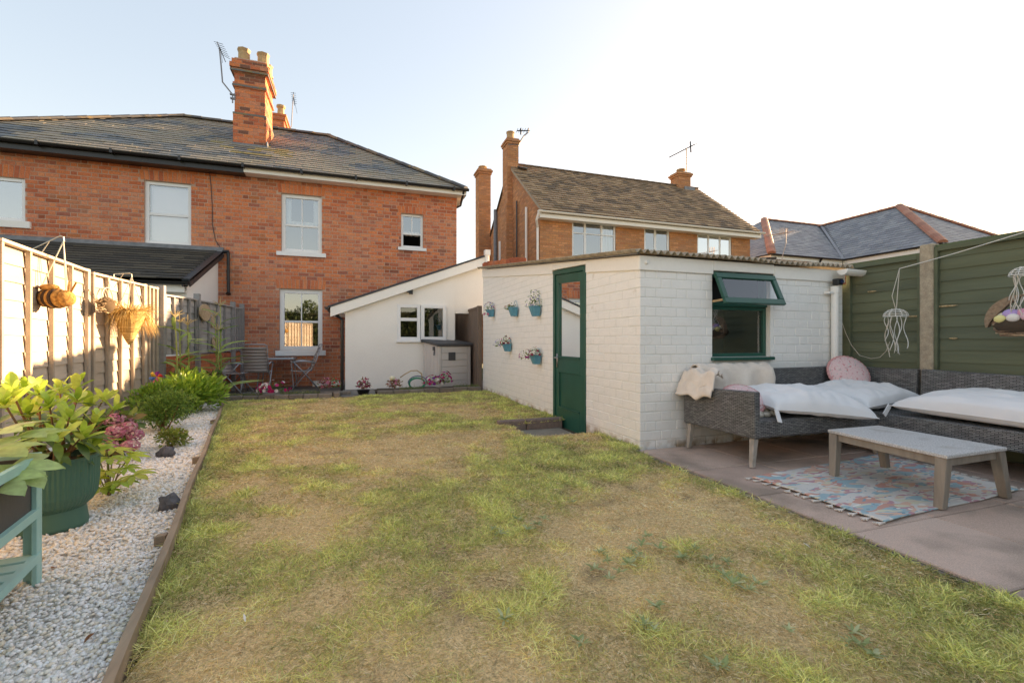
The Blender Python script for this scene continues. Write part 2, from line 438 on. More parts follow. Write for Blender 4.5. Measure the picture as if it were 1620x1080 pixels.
m_blind = mat('roller_blind', (.90, .80, .83), rough=.85)
m_green = mat('green_gloss_paint', (.010, .085, .060), (.012, .10, .072), scale=5, rough=.35, bump=.1, bscale=30, spec=.5)
m_pot = mat('chimney_pot_clay', (.56, .38, .20), (.42, .27, .15), scale=9, rough=.85, bump=.2, var=.1)
m_metal = mat('weathered_metal', (.35, .35, .36), rough=.4, metal=.8)
m_zinc = mat('aerial_metal', (.25, .25, .27), rough=.5, metal=.4)
m_concrete = mat('concrete', (.46, .38, .28), (.34, .28, .21), scale=18, rough=.95, bump=.5, bscale=140, var=.15, vscale=90)
m_slab = mat('paving_slab', tint=True, rough=.9, bump=.5, bscale=240, var=.2, vscale=190, blotch=((.33, .25, .20), 2.2, .46, .68))
m_joint = mat('paving_joint', (.045, .038, .03), rough=1)
m_soil = mat('soil', (.06, .042, .028), (.11, .075, .045), scale=9, rough=1, bump=.8, bscale=60)
m_lawnbase = mat('lawn_soil', tint=True, detail=12, blotch=((.46, .34, .17), 70, .42, .66), rough=1, bump=.9, bscale=90, var=.32, vscale=150)
m_pebbase = mat('gravel_bed', (.80, .76, .70), rough=.9, bump=.8, bscale=60, var=.25, vscale=70)
m_board = mat('weathered_board', (.36, .27, .19), (.25, .185, .13), scale=14, rough=.85, bump=.35, bscale=50, stretch=(1, .18, 1), var=.12)
m_ground = mat('far_ground', (.07, .085, .03), (.12, .10, .05), scale=.3, rough=1)

# ================================================================ GROUND
mb = MB(); mb.box(-900, 900, -900, 900, -1.2, -.22); struct('ground', mb, m_ground)
EDGE = lambda y: -.64-.2*(y-1.556)            # lawn edging board line
def lawn_z(x, y):
    return .018*mnoise.noise(Vector((x*.55, y*.55, 3)))+.012*mnoise.noise(Vector((x*1.7, y*1.7, 9)))+.004*mnoise.noise(Vector((x*6, y*6, 1)))+ .035*math.exp(-((x-2.25)**2+(y-3.75)**2)/.12)
xs = np.arange(-3.0, 2.56, .06); ys = np.arange(-1.5, 9.3, .06)
V = []; F = []; LT = []
for j, y in enumerate(ys):
    for i, x in enumerate(xs): V.append((min(x, 2.52), y, lawn_z(x, y)-.012)); q_ = mnoise.noise(Vector((x*4.2, y*4.2, 20)))+.5*mnoise.noise(Vector((x*8.4, y*8.4, 21)))/1.6*1.6; k_ = min(.75, max(0, (q_-.48)*4)); LT.append((.68*(1-k_)+.12*k_, .50*(1-k_)+.08*k_, .26*(1-k_)+.05*k_))
nx = len(xs)
def in_lawn(x, y):
    if x < EDGE(y)+.01: return False
    if y > 8.80+max(0, (x+2.27))*.045: return False
    if y < 3.62: return x < 2.40
    if 4.42 < y < 5.34 and x > 1.70: return False
    return x < 2.49
for j in range(len(ys)-1):
    for i in range(nx-1):
        if in_lawn((xs[i]+xs[i+1])/2, (ys[j]+ys[j+1])/2): F.append((j*nx+i, j*nx+i+1, (j+1)*nx+i+1, (j+1)*nx+i))
me = np_mesh('lawn', V, F, np.array(LT), m_lawnbase, True); o = bpy.data.objects.new('lawn', me); link(o); o['kind'] = 'structure'
# gravel bed
mb = MB(); ysg = [-1.5+.25*i for i in range(43)]
for a, b in zip(ysg, ysg[1:]): mb.add([(-3.4, a, -.035), (EDGE(a)-.03, a, -.035), (EDGE(b)-.03, b, -.035), (-3.4, b, -.035)], [(0, 1, 2, 3)])
struct('gravel_bed', mb, m_pebbase)
mb = MB(); mb.box(-2.95, 4.8, 8.95, 12.2, -.2, -.07); struct('rear_paving', mb, mat('rear_paving', (.17, .15, .135), (.12, .105, .095), scale=4, rough=.9, bump=.3, var=.1))

# ================================================================ OUR SEMI-DETACHED PAIR
PAL1 = [tuple(min(.8,x*k) for x,k in zip(t,(1.28,1.22,1.15))) for t in [(.54, .175, .075), (.54, .18, .085), (.45, .13, .065), (.58, .205, .10), (.40, .115, .062), (.52, .165, .08), (.40, .125, .07), (.50, .20, .12), (.46, .145, .075), (.56, .19, .09), (.50, .17, .09), (.54, .20, .11), (.33, .115, .075)]]
YH, XL, XR, ZB = 12.0, -8.2, 2.52, -.12
house = thing('semi_detached_house', 'long red brick pair of houses with hipped slate roof, left of centre', 'house', (-2.8, YH, 0))
U = Vector((1, 0, 0)); Nf = Vector((0, -1, 0))
def hw(px0, px1, py0, py1, Y=YH):      # opening on the facade from photo pixels
    pm = (px0+px1)/2; qm = (py0+py1)/2
    return [atY(px0, qm, Y).x-XL, atY(px1, qm, Y).x-XL, atY(pm, py1, Y).z-ZB, atY(pm, py0, Y).z-ZB]
W1 = hw(-50, 40, 279, 348); W2 = hw(228, 302.5, 288, 386.5); W3 = hw(445, 509, 308, 399.5); W4 = hw(634.5, 669.5, 338.5, 392); W5 = hw(442, 510, 457.5, 554)
LH = XR-XL; HH = 4.93-ZB
arch = lambda h: [h[0]-.08, h[1]+.08, h[3], math.ceil((h[3]+.19)/.087)*.087]
WS = [W1, W2, W3, W4, W5]
mb = MB(); backing(mb, (XL, YH, ZB), U, Nf, LH, HH, WS, .3)
mb.box(XR-.3, XR, YH+.3, 19.2, ZB, 4.93); mb.box(XL, XL+.3, YH+.3, 19.2, ZB, 4.93); mb.box(XL, XR, 19.2, 19.4, ZB, 4.93)
mb.part('wall', m_mortar, house)
r1 = random.Random(11)
def tint1(u, v, t):
    n = mnoise.noise(Vector((u*.7, v*.9, 2))); n2 = mnoise.noise(Vector((u*2.1, v*2.6, 7)))
    if n2 > .38: t = tuple(x*.72 for x in t)
    if v < 2.4: t = tuple(a*.86+b*.10 for a, b in zip(t, (.36, .27, .24)))
    if n > .1: t = tuple(a*.86+b*.14 for a, b in zip(t, (.62, .36, .25)))
    return tuple(round(q*8)/8 if False else round(q, 2) for q in t)
ps = Pieces('brick', m_brick, .003)
brick_wall(ps, (XL, YH, ZB), U, Nf, LH, HH, WS+[arch(h) for h in WS], .235, .087, .015, .006, PAL1, r1, bond='flemish', tintf=tint1)
for h in WS:      # soldier arches
    a = arch(h); n = max(5, int((a[1]-a[0])/.082)); bw = (a[1]-a[0])/n
    for i in range(n):
        fan = ((i+.5)/n-.5)*.28; ax = (Vector((math.cos(fan), 0, -math.sin(fan))), Nf, Vector((math.sin(fan), 0, math.cos(fan))))
        ps.boxp(Vector((XL+a[0]+bw*(i+.5), YH-.006+.01, ZB+(a[2]+a[3])/2)), ax, (bw-.012, .02, a[3]-a[2]-.014), PAL1[r1.randrange(6)])
ps.finish(house)
P0 = (XL, YH, ZB)
window(house, P0, U, Nf, *W1, set_=.03, fw=.07, mframe=m_upvc, mglass=glass_mat('pale_glass', .42), mroom=m_dark, cols=[[ ]], sill=(.10, .14, .06), msill=m_render)
wm = lambda h, f: [h[2]+(h[3]-h[2])*f]
window(house, P0, U, Nf, *W2, set_=.05, fw=.075, mids=wm(W2, .48), mframe=m_upvc, mglass=glass_mat('blind_glass', .34), mroom=m_dark, rails=.06,
       curtain=(m_blind, [(W2[0]+.08, W2[1]-.08, W2[2]+.08, W2[3]-.08)], 0), sill=(.12, .11, .06), msill=m_render)
c3 = (W3[0]+W3[1])/2
window(house, P0, U, Nf, *W3, set_=.06, fw=.085, mids=wm(W3, .47), cols=[[c3], [c3]], mframe=m_upvc, mglass=m_glass, mroom=m_darkroom2, rails=.05,
       curtain=(m_curt, [(W3[0]+.09, W3[0]+.2, W3[2]+.75, W3[3]-.09), (W3[1]-.2, W3[1]-.09, W3[2]+.75, W3[3]-.09), (W3[0]+.1, W3[1]-.1, W3[2]+.66, W3[2]+.78)], 1), sill=(.10, .10, .06))
c4 = (W4[0]+W4[1])/2
window(house, P0, U, Nf, *W4, set_=.06, fw=.06, mids=wm(W4, .42), cols=[[], [c4]], mframe=m_upvc, mglass=m_glass, mroom=m_dark, rails=.05, openings=[(0, 0)],
       curtain=(m_curt, [(W4[0]+.07, W4[1]-.07, W4[2]+.34, W4[2]+.45)], 1), sill=(.08, .08, .05))
c5 = (W5[0]+W5[1])/2
window(house, P0, U, Nf, *W5, set_=.06, fw=.10, mids=wm(W5, .47), cols=[[c5], [c5]], mframe=m_upvc, mglass=glass_mat('sash_glass', .30), mroom=m_dark, rails=.05, sill=(.08, .13, .07))
# roof
EZ, EY, RY, RZ = 4.98, 11.70, 15.45, 7.44
exl, exr, rxl, rxr = -8.45, 2.74, -4.73, -.85
PALS = [(.13, .14, .145), (.17, .18, .18), (.20, .20, .195), (.11, .12, .13), (.24, .22, .19), (.20, .18, .155)]
def tint_s(p, t):
    n = mnoise.noise(Vector((p.x*.45, p.z*1.6, 4)))+.5*mnoise.noise(Vector((p.x*1.4, p.z*3, 1)))
    if n > -.06: t = tuple(a*.42+b*.58 for a, b in zip(t, (.40, .31, .20)))
    if abs(p.x+2.5) < .9 and p.z < 6.1 and p.z > 5.5 and mnoise.noise(Vector((p.x*4, p.z*5, 0))) > .08: t = (.30, .23, .09)
    return tuple(round(x, 2) for x in t)
Vs = Vector((0, RY-EY, RZ-EZ)); S1 = Vs.length; Vs.normalize()
Lf = lambda v: (rxl-exl)*v/S1; Rf = lambda v: (exr-exl)-(exr-rxr)*v/S1
ps = Pieces('slate', m_slate); tile_roof(ps, (exl, EY, EZ), U, Vs, 0, S1, Lf, Rf, .30, .20, .007, PALS, random.Random(3), tint_s, lift=.016, jit=.006); ps.finish(house)
mb = MB()
BY = 2*RY-EY
mb.add([(exl, EY, EZ-.01), (exr, EY, EZ-.01), (rxr, RY, RZ-.01), (rxl, RY, RZ-.01), (exl, BY, EZ-.01), (exr, BY, EZ-.01)],
       [(0, 1, 2, 3), (1, 5, 2), (5, 4, 3, 2), (4, 0, 3), (0, 4, 5, 1)])
mb.part('roof', mat('dark_slate_sheet', (.09, .095, .10), (.06, .065, .07), scale=3, rough=.7), house)
rt = [(.10, .10, .105), (.13, .12, .11), (.09, .09, .095), (.19, .15, .11)]
m_ridge = mat('ridge_tile', tint=True, rough=.8, bump=.3, bscale=60, var=.2, vscale=12, blotch=((.30, .20, .08), 4, .58, .7))
ridge_line(house, (rxl-.05, RY, RZ+.03), (rxr+.05, RY, RZ+.03), .45, .12, m_ridge, rt, r1)
ridge_line(house, (exr-.02, EY+.02, EZ+.05), (rxr, RY, RZ+.05), .45, .10, m_ridge, rt, r1)
ridge_line(house, (exl+.02, EY+.02, EZ+.05), (rxl, RY, RZ+.05), .45, .10, m_ridge, rt, r1)
# eaves: gutter, fascia, soffit
XM = atY(385, 265, EY).x
def gutter(mb_, a, b, r_, n=8):
    a = Vector(a); b = Vector(b); d = (b-a).normalized(); s_ = d.cross(Vector((0, 0, 1)))
    A = []; 
    for p in (a, b):
        for k in (0, 1):
            rr = r_ if k == 0 else r_*.84
            for j in range(n+1):
                an = math.pi+math.pi*j/n; A.append(p+s_*(rr*math.cos(an))+Vector((0, 0, rr*math.sin(an))))
    m_ = n+1; f = []
    for j in range(n): f += [(j, j+1, 2*m_+j+1, 2*m_+j), (m_+j+1, m_+j, 3*m_+j, 3*m_+j+1)]
    f += [tuple(range(m_)), tuple(range(3*m_-1, 2*m_-1, -1)), (0, 2*m_, 3*m_, m_), (n, m_+n, 3*m_+n, 2*m_+n)]
    mb_.add(A, f)
mb = MB(); gutter(mb, (exl-.05, EY-.06, EZ-.005), (exr+.03, EY-.06, EZ-.005), .058)
for i in range(10): mb.box(exl+i*1.2, exl+i*1.2+.05, EY-.125, EY, EZ-.075, EZ+.012)
mb.part('gutter', m_blackplastic, house)
mb = MB(); mb.box(exl, XM, EY, EY+.025, EZ-.17, EZ-.005); mb.box(exl, XM, EY+.025, YH-.01, EZ-.17, EZ-.15); mb.part('black_fascia', m_blackplastic, house)
mb = MB(); mb.box(XM+.003, exr-.02, EY, EY+.025, EZ-.15, EZ-.005); mb.box(XM+.003, exr-.02, EY+.025, YH-.01, EZ-.15, EZ-.13)
mb.box(exr-.045, exr-.02, EY+.026, YH+6, EZ-.15, EZ-.005); mb.box(XR+.01, exr-.046, YH-.009, YH+6, EZ-.15, EZ-.13); mb.part('white_fascia', m_whitepaint, house)
mb = MB(); mb.tube([(exr-.1, EY-.05, EZ-.06), (exr-.12, YH-.02, EZ-.35), (XR-.02, YH+.1, EZ-.4)], .03, 6); mb.part('downpipe_bend', m_blackplastic, house)
# party-line pipe and cable
p1 = atY(361, 400, YH-.08); p2 = atY(361.5, 462, YH-.08)
mb = MB(); mb.tube([p1+Vector((-.1, 0, .02)), p1+Vector((0, 0, .03)), p1, p2, p2+Vector((0, -.02, -.05))], [.04, .04, .035, .035, .06], 8); mb.part('black_pipe', m_blackplastic, house)
mb = MB(); mb.tube([atY(x, y, YH-.015) for x, y in ((331, 268), (334, 295), (336, 330), (336, 355), (341, 380), (352, 397))], .008, 4); mb.part('cable', m_blackplastic, house)
# chimneys
def chimney(root, x0, x1, y0, y1, zb, secs, pal, mbrick, mmortar, bl=.235, bh=.087, seed=1, right=True, left=True, name='chimney'):
    """secs: list of (z0, z1, outset)"""
    core = MB(); ps_ = Pieces('brick', mbrick, 0, 0); rr = random.Random(seed)
    for z0, z1, e in secs: core.box(x0-e, x1+e, y0-e, y1+e, z0, z1-.0005)
    ch = core.part(name, mmortar, root)
    for z0, z1, e in secs:
        a, b, c, d = x0-e, x1+e, y0-e, y1+e; H = z1-z0
        if H < .06: continue
        for O_, U_, N_, L_ in (((a, c, z0), (1, 0, 0), (0, -1, 0), b-a), ((b, c, z0), (0, 1, 0), (1, 0, 0), d-c), ((a, d, z0), (0, -1, 0), (-1, 0, 0), d-c)):
            brick_wall(ps_, O_, U_, N_, L_, H, [], bl, bh, .012, .006, pal, rr, bond='stretcher', depth=.012)
    ps_.finish(ch); return ch
cf = 13.35; q = lambda px, py: atY(px, py, cf)
PALC = PAL1[:8]+[(.30, .10, .06), (.22, .10, .07)]
x0, x1 = q(371, 200).x, q(419.5, 200).x; zb = q(395, 240).z; z = lambda py: q(395, py).z
ch1 = chimney(house, x0, x1, cf, cf+1.05, zb, [(z(240)-.35, z(181), .025), (z(181), z(141), -.005), (z(141), z(134), .03), (z(134), z(118), .0), (z(118), z(112), .05), (z(112), z(105), .09), (z(105), z(98), .05), (z(98), z(94.5), .0)], PALC, m_brick, m_mortar, seed=5)
m_wst = mat('weathered_stone', (.17, .17, .165), (.28, .22, .10), scale=9, rough=.9, ramp=(.5, .7))
for py, e in ((183, .035), (139, .045), (116.5, .085)): mb = MB(); mb.box(x0-e, x1+e, cf-e, cf+1.05+e, z(py)-.015, z(py)+.03); mb.part('stone_band', m_wst, ch1)
mb = MB(); mb.box(x0-.06, x1+.07, cf-.06, cf+.3, z(236)-.06, z(229)); mb.box(x1+.03, x1+.06, cf-.05, cf+1.1, z(236), z(222)); mb.part('lead_flashing', m_lead, ch1)
for (cx, cy_, h) in ((x0+.17, cf+.22, .46), (x0+.62, cf+.22, .42), (x0+.62, cf+.72, .40), (x0+.17, cf+.72, .40)):
    mb = MB(); h = h*.78; mb.lathe([(.16, 0), (.16, .04), (.14, .06), (.135, h-.08), (.155, h-.03), (.16, h), (.13, h), (.11, h-.1), (.1, .05)], 8, (cx, cy_, z(95)-.01)); mb.part('chimney_pot', m_pot, ch1)
cf2 = 16.6; q2 = lambda px, py: atY(px, py, cf2); a = q2(431, 200).x; b = q2(449, 200).x; z2 = lambda py: q2(440, py).z
ch2 = chimney(house, a-.35, b, cf2, cf2+.8, 0, [(z2(222)-.3, z2(201), .04), (z2(201), z2(190), .0), (z2(190), z2(184), .05), (z2(184), z2(181), .08)], PALC, m_brick, m_mortar, seed=6)
for cx in (b-.12, b-.5):
    mb = MB(); mb.lathe([(.12, 0), (.10, .3), (.14, .34), (.14, .4), (.1, .4)], 8, (cx, cf2+.25, z2(181))); mb.part('chimney_pot', m_pot, ch2)
# aerials on our house
ta = thing('aerial', 'bent black aerial pole strapped to the tall red brick chimney at the left', 'aerial', q(366, 160))
mb = MB(); A_ = [q(x, y) for x, y in ((368, 163), (368, 150), (352, 130), (349, 95), (347, 76))]; mb.tube(A_, .018, 6); mb.part('pole', m_zinc, ta)
mb = MB(); t_ = q(347, 76)
for k in range(7): mb.tube([t_+Vector((.02+k*.015, -.15+.05*k, -.02*k))+Vector((-.1, 0, .05)), t_+Vector((.02+k*.015, -.15+.05*k, -.03*k))+Vector((.1, 0, .02))], .006, 4)
mb.tube([t_+Vector((0, -.2, .03)), t_+Vector((.08, .25, -.2))], .01, 4); mb.tube([t_+Vector((.03, 0, 0)), q(352, 100)], .005, 4); mb.part('antenna', m_blackplastic, ta)
mb = MB(); s_ = q(368, 156); mb.obox(s_, (.1, .06, .04)); mb.obox(s_+Vector((0, 0, .1)), (.12, .06, .03)); mb.obox(s_+Vector((.05, 0, .05)), (.03, .03, .16)); mb.part('bracket', m_zinc, ta)
g = lambda px, py: atY(px, py, 16.0)
tb = thing('aerial', 'thin grey aerial pole rising behind the slate ridge, right of the tall chimney', 'aerial', g(457, 205))
mb = MB(); mb.tube([g(456, 210), g(461, 200), g(464, 150)], .016, 6); mb.part('pole', m_zinc, tb)
mb = MB()
for k in range(6): mb.tube([g(460, 147+k*2)+Vector((0, .05*k, 0)), g(468, 148+k*2)+Vector((0, .05*k, 0))], .006, 4)
mb.tube([g(464, 150), g(470, 180)], .006, 4); mb.tube([g(464, 146), g(464, 160)+Vector((0, .3, 0))], .01, 4); mb.part('antenna', m_blackplastic, tb)

# ================================================================ NEIGHBOUR LEAN-TO (left)
nl = thing('lean_to_extension', 'neighbour\'s white lean-to with dark ribbed tile roof behind the left fence', 'extension', (-5, 10.8, 0))
nx1, ny, nze, nzt = -2.90, 9.78, 2.09, 3.02
mb = MB(); mb.box(-7.5, nx1-.1, ny+.18, YH-.01, -.1, nze-.08)
mb.add([(nx1-.1, ny+.18, nze-.08), (nx1-.1, YH-.01, nze-.08), (nx1-.1, YH-.01, nzt-.1)], [(0, 1, 2)]); mb.add([(nx1-.25, ny+.18, nze-.08), (nx1-.25, YH-.01, nzt-.1), (nx1-.25, YH-.01, nze-.08)], [(0, 1, 2)])
mb.part('wall', m_render, nl)
Vn = Vector((0, YH-ny, nzt-nze)); Sn = Vn.length; Vn.normalize()
ps = Pieces('tile', mat('dark_concrete_tile', tint=True, rough=.75, bump=.2, var=.15), 0, 200)
tile_roof(ps, (-7.6, ny, nze), U, Vn, 0, Sn-.1, lambda v: 0, lambda v: 7.6+nx1-.1, .60, .19, .028, [(.10, .09, .08), (.13, .115, .095), (.085, .08, .075)], random.Random(2), lift=.05, gap=.002); ps.finish(nl)
mb = MB(); mb.hexa([(-7.6, ny+.05, nze-.06), (nx1-.1, ny+.05, nze-.06), (nx1-.1, YH-.02, nzt-.05), (-7.6, YH-.02, nzt-.05), (-7.6, ny+.05, nze-.02), (nx1-.1, ny+.05, nze-.02), (nx1-.1, YH-.02, nzt-.01), (-7.6, YH-.02, nzt-.01)]); mb.part('roof_deck', m_felt, nl)
off = rootloc(nl); nseg = 12
for i in range(nseg):
    a = Vector((nx1-.05, ny-.02, nze+.03))+Vn*(Sn*i/nseg); b = a+Vn*(Sn/nseg*1.12)
    mb = MB(); mb.bar(a, b, .13, .045, tint=(1, 1, 1)); mb.bar(a+Vector((.055, 0, -.06)), b+Vector((.055, 0, -.06)), .02, .13); mb.part('verge_cap', m_greygutter, nl)
mb = MB(); mb.box(-7.6, nx1+.02, YH-.09, YH-.0, nzt-.05, nzt+.12); mb.part('lead_flashing', m_lead, nl)
mb = MB(); gutter(mb, (-7.6, ny-.05, nze-.01), (nx1+.0, ny-.05, nze-.01), .055)
for i in range(7): mb.box(-7.5+i*.75, -7.47+i*.75, ny-.08, ny-.02, nze-.1, nze-.06)
mb.part('gutter', m_blackplastic, nl)
mb = MB(); mb.box(-7.5, nx1-.09, ny+.02, ny+.05, nze-.19, nze-.03); mb.part('fascia', m_whitepaint, nl); mb = MB(); mb.box(-7.5, nx1-.095, ny+.05, ny+.18, nze-.19, nze-.17); mb.part('soffit', m_whitepaint, nl)

# ================================================================ OUR WHITE SIDE EXTENSION
ex = thing('kitchen_extension', 'white rendered lean-to with a long sloping verge between the brick house and the outbuilding', 'extension', (1.0, 10.2, 0))
EYF = 10.2; e0 = atY(546, 550, EYF).x; e1 = atY(719.5, 500, EYF).x; eR = 1.83
vl = atY(520, 483, EYF-.12); vr = atY(768, 403, EYF-.12)           # top of the verge
slope = (vr.z-vl.z)/(vr.x-vl.x); top = lambda x: vl.z+slope*(x-vl.x)
def hx(px0, px1, py0, py1): 
    pm = (px0+px1)/2; qm = (py0+py1)/2
    return [atY(px0, qm, EYF).x-e0, atY(px1, qm, EYF).x-e0, atY(pm, py1, EYF).z+.12, atY(pm, py0, EYF).z+.12]
WK = hx(628.5, 705.5, 482, 538)
mb = MB(); backing(mb, (e0, EYF, -.12), U, Nf, e1-e0, 3.4, [WK], .22, top=lambda u: top(e0+u)-.06+.12)
mb.hexa([(e1-.22, EYF+.22, -.1), (e1, EYF+.22, -.1), (e1, YH-.01, -.1), (e1-.22, YH-.01, -.1), (e1-.22, EYF+.22, top(e1-.22)-.06), (e1, EYF+.22, top(e1)-.06), (e1, YH-.01, top(e1)-.06), (e1-.22, YH-.01, top(e1-.22)-.06)])
mb.hexa([(e1+.003, EYF+.03, 1.64), (eR+1, EYF+.03, 1.64), (eR+1, EYF+.2, 1.64), (e1+.003, EYF+.2, 1.64), (e1+.003, EYF+.03, top(e1)-.06), (eR+1, EYF+.03, top(eR+1)-.06), (eR+1, EYF+.2, top(eR+1)-.06), (e1+.003, EYF+.2, top(e1)-.06)])
mb.hexa([(e1+.003, 11.55, -.1), (eR+1, 11.55, -.1), (eR+1, 11.75, -.1), (e1+.003, 11.75, -.1), (e1+.003, 11.55, top(e1)-.06), (eR+1, 11.55, top(eR+1)-.06), (eR+1, 11.75, top(eR+1)-.06), (e1+.003, 11.75, top(e1)-.06)])
mb.hexa([(e0, EYF+.22, -.1), (e0+.2, EYF+.22, -.1), (e0+.2, YH-.01, -.1), (e0, YH-.01, -.1), (e0, EYF+.22, top(e0)-.06), (e0+.2, EYF+.22, top(e0+.2)-.06), (e0+.2, YH-.01, top(e0+.2)-.06), (e0, YH-.01, top(e0)-.06)])
mb.part('wall', m_render, ex)
def slopebox(mb_, xa, xb, ya, yb, dz0, dz1): mb_.hexa([(xa, ya, top(xa)+dz0), (xb, ya, top(xb)+dz0), (xb, yb, top(xb)+dz0), (xa, yb, top(xa)+dz0), (xa, ya, top(xa)+dz1), (xb, ya, top(xb)+dz1), (xb, yb, top(xb)+dz1), (xa, yb, top(xa)+dz1)])
mb = MB(); slopebox(mb, vl.x-.02, eR+1, EYF-.13, YH-.02, -.04, 0.0); mb.part('roof', mat('slate_sheet', (.05, .055, .065), rough=.5), ex)
mb = MB(); slopebox(mb, vl.x+.03, eR+1, EYF-.11, EYF-.002, -.24, -.045); mb.part('bargeboard', m_whitepaint, ex)
mb = MB(); mb.box(vl.x+.03, e0, EYF-.001, YH-.02, top(e0)-.27, top(e0)-.24); mb.part('soffit', m_whitepaint, ex)
mb = MB(); gutter(mb, (vl.x-.04, EYF-.14, vl.z-.03), (vl.x-.04, YH-.02, vl.z-.03), .05); mb.tube([(vl.x, EYF+.05, vl.z-.08), (e0-.06, EYF+.06, vl.z-.28), (e0-.06, EYF+.06, -.1)], .034, 8); mb.part('downpipe', m_blackplastic, ex)
a_ = WK[0]; b_ = WK[1]; mcx = a_+(b_-a_)*.47
window(ex, (e0, EYF, -.12), U, Nf, a_, mcx-.004, WK[2], WK[3], set_=.0, fw=.07, mids=[WK[2]+(WK[3]-WK[2])*.58], mframe=m_upvc, mglass=m_glass_dark, mroom=m_dark, rails=.07, sill=(.02, .05, .05), openings=[])
window(ex, (e0, EYF, -.12), U, Nf, mcx+.004, b_, WK[2]+.0, WK[3], set_=-.05, fw=.075, mframe=m_upvc, mglass=m_glass_dark, mroom=m_dark, sill=(.02, .05, .05), name='window')
mb = MB(); mb.obox(atY(698-50, 487-27, EYF-.05), (.13, .09, .07)); mb.obox(atY(650, 464, EYF-.1), (.08, .05, .04)); solo('security_light', mb, m_blackplastic, 'small black floodlight on the white extension wall above its window', 'light', loc=atY(650, 460, EYF))
mb = MB(); c_ = atY(573.5, 487, EYF-.012)
for k in range(4): mb.obox(c_+Vector((0, 0, -.024+.016*k)), (.18, .02, .009))
mb.obox(c_+Vector((0, .006, 0)), (.19, .012, .075)); solo('wall_vent', mb, m_whitepaint, 'small white louvred vent near the left edge of the extension wall', 'vent', loc=c_)
lt = thing('lantern', 'glass wall lantern under the soffit at the left end of the extension', 'lantern', atY(533, 494, EYF+.15))
l_ = atY(533, 494, EYF+.15); mb = MB(); mb.lathe([(.045, -.06), (.05, .03), (.0, .03)], 10, l_); mb.part('glass', mat('cream_glass', (.7, .6, .35), rough=.2), lt, True)
mb = MB(); mb.lathe([(.055, .03), (.06, .05), (.02, .10), (.01, .16)], 10, l_); mb.lathe([(.0, -.08), (.05, -.06), (.05, -.05)], 10, l_); mb.tube([l_+Vector((0, 0, .1)), l_+Vector((.05, .05, .12))], .012, 5); mb.part('lantern_cap', m_blackplastic, lt)
mb = MB(); mb.box(vr.x-.03, vr.x+.09, EYF-.22, EYF-.08, vr.z-.02, vr.z+.10); mb.lathe([(.05, 0), (.05, .4)], 8, (vr.x+.03, EYF-.15, vr.z-.42)); mb.part('hopper', m_whitepaint, ex)
# side gate
gt = thing('side_gate', 'brown vertical-board gate with sloping top between the white extension and the outbuilding', 'gate', (2.45, 10.3, 0))
gp = [atX(757, 487, 2.44), atX(727, 496, 2.44)]; ya, yb = gp[0].y, 11.5; za, zb_ = gp[0].z, gp[1].z
ztop = lambda y: za+(zb_-za)*(y-ya)/(gp[1].y-ya)
m_gate = mat('brown_stained_wood', (.20, .145, .115), (.16, .115, .09), scale=12, rough=.8, bump=.2, stretch=(1, 1, .15))
nb = 14
for i in range(nb):
    y0 = ya+(yb-ya)*i/nb; y1 = ya+(yb-ya)*(i+1)/nb-.008; mb = MB()
    mb.hexa([(2.43, y0, 0), (2.45, y0, 0), (2.45, y1, 0), (2.43, y1, 0), (2.43, y0, ztop(y0)), (2.45, y0, ztop(y0)), (2.45, y1, ztop(y1)), (2.43, y1, ztop(y1))]); mb.part('board', m_gate, gt)
mb = MB(); mb.hexa([(2.41, ya-.03, ztop(ya)-.02), (2.47, ya-.03, ztop(ya)-.02), (2.47, yb, ztop(yb)-.02), (2.41, yb, ztop(yb)-.02), (2.41, ya-.03, ztop(ya)+.03), (2.47, ya-.03, ztop(ya)+.03), (2.47, yb, ztop(yb)+.03), (2.41, yb, ztop(yb)+.03)]); mb.part('capping', m_gate, gt)
for y in (ya-.05, yb+.0): mb = MB(); mb.box(2.40, 2.49, y-.045, y+.045, -.05, ztop(y)+.04); mb.part('post', m_gate, gt)
# ================================================================ HOUSE WITH GABLE (middle distance)
h2 = thing('gabled_house', 'orange brick house with brown tiled roof and white gutter, behind the white outbuilding', 'house', (10, 17, 0))
HX0, HX1, HY0, HY1 = 5.7, 14.6, 13.9, 20.1; RY2 = 17.0; EZ2 = 5.22; RZ2 = 7.96; EY2 = 13.55
PAL2 = [(.42, .185, .085), (.46, .21, .10), (.38, .16, .075), (.50, .235, .115), (.36, .17, .09), (.44, .20, .09), (.40, .19, .10)]
PAL2 = [tuple(x*1.28 for x in t) for t in PAL2]
m_mort2 = mat('sandy_mortar', (.36, .23, .14), rough=.95, var=.1)
def h2w(px0, px1, py0, py1): return [atY(px0, 380, HY0).x-HX0, atY(px1, 380, HY0).x-HX0, 3.55, atY((px0+px1)/2, py0, HY0).z]
wa, wb, wc = h2w(905, 974, 351, 410), h2w(1019, 1059, 360, 412), h2w(1103, 1157, 371, 415)
mb = MB(); backing(mb, (HX0, HY0, 0), U, Nf, HX1-HX0, EZ2-.1, [wa, wb, wc], .3)
gtop = lambda u: EZ2-.1+(RZ2-EZ2)*(1-abs(u-(RY2-HY0))/(RY2-EY2))*1.0 if True else 0
GL = HY1-HY0; n = 14
for i in range(n):
    u0_, u1_ = GL*i/n, GL*(i+1)/n
    for X_ in (HX0, HX1-.3):
        a0 = min(gtop(u0_), RZ2-.05); a1 = min(gtop(u1_), RZ2-.05); xa = X_+(.0); y0 = HY0+u0_+(.3 if i == 0 else 0)
        mb.hexa([(xa, y0, 0), (xa+.3, y0, 0), (xa+.3, HY0+u1_, 0), (xa, HY0+u1_, 0), (xa, y0, a0), (xa+.3, y0, a0), (xa+.3, HY0+u1_, a1), (xa, HY0+u1_, a1)])
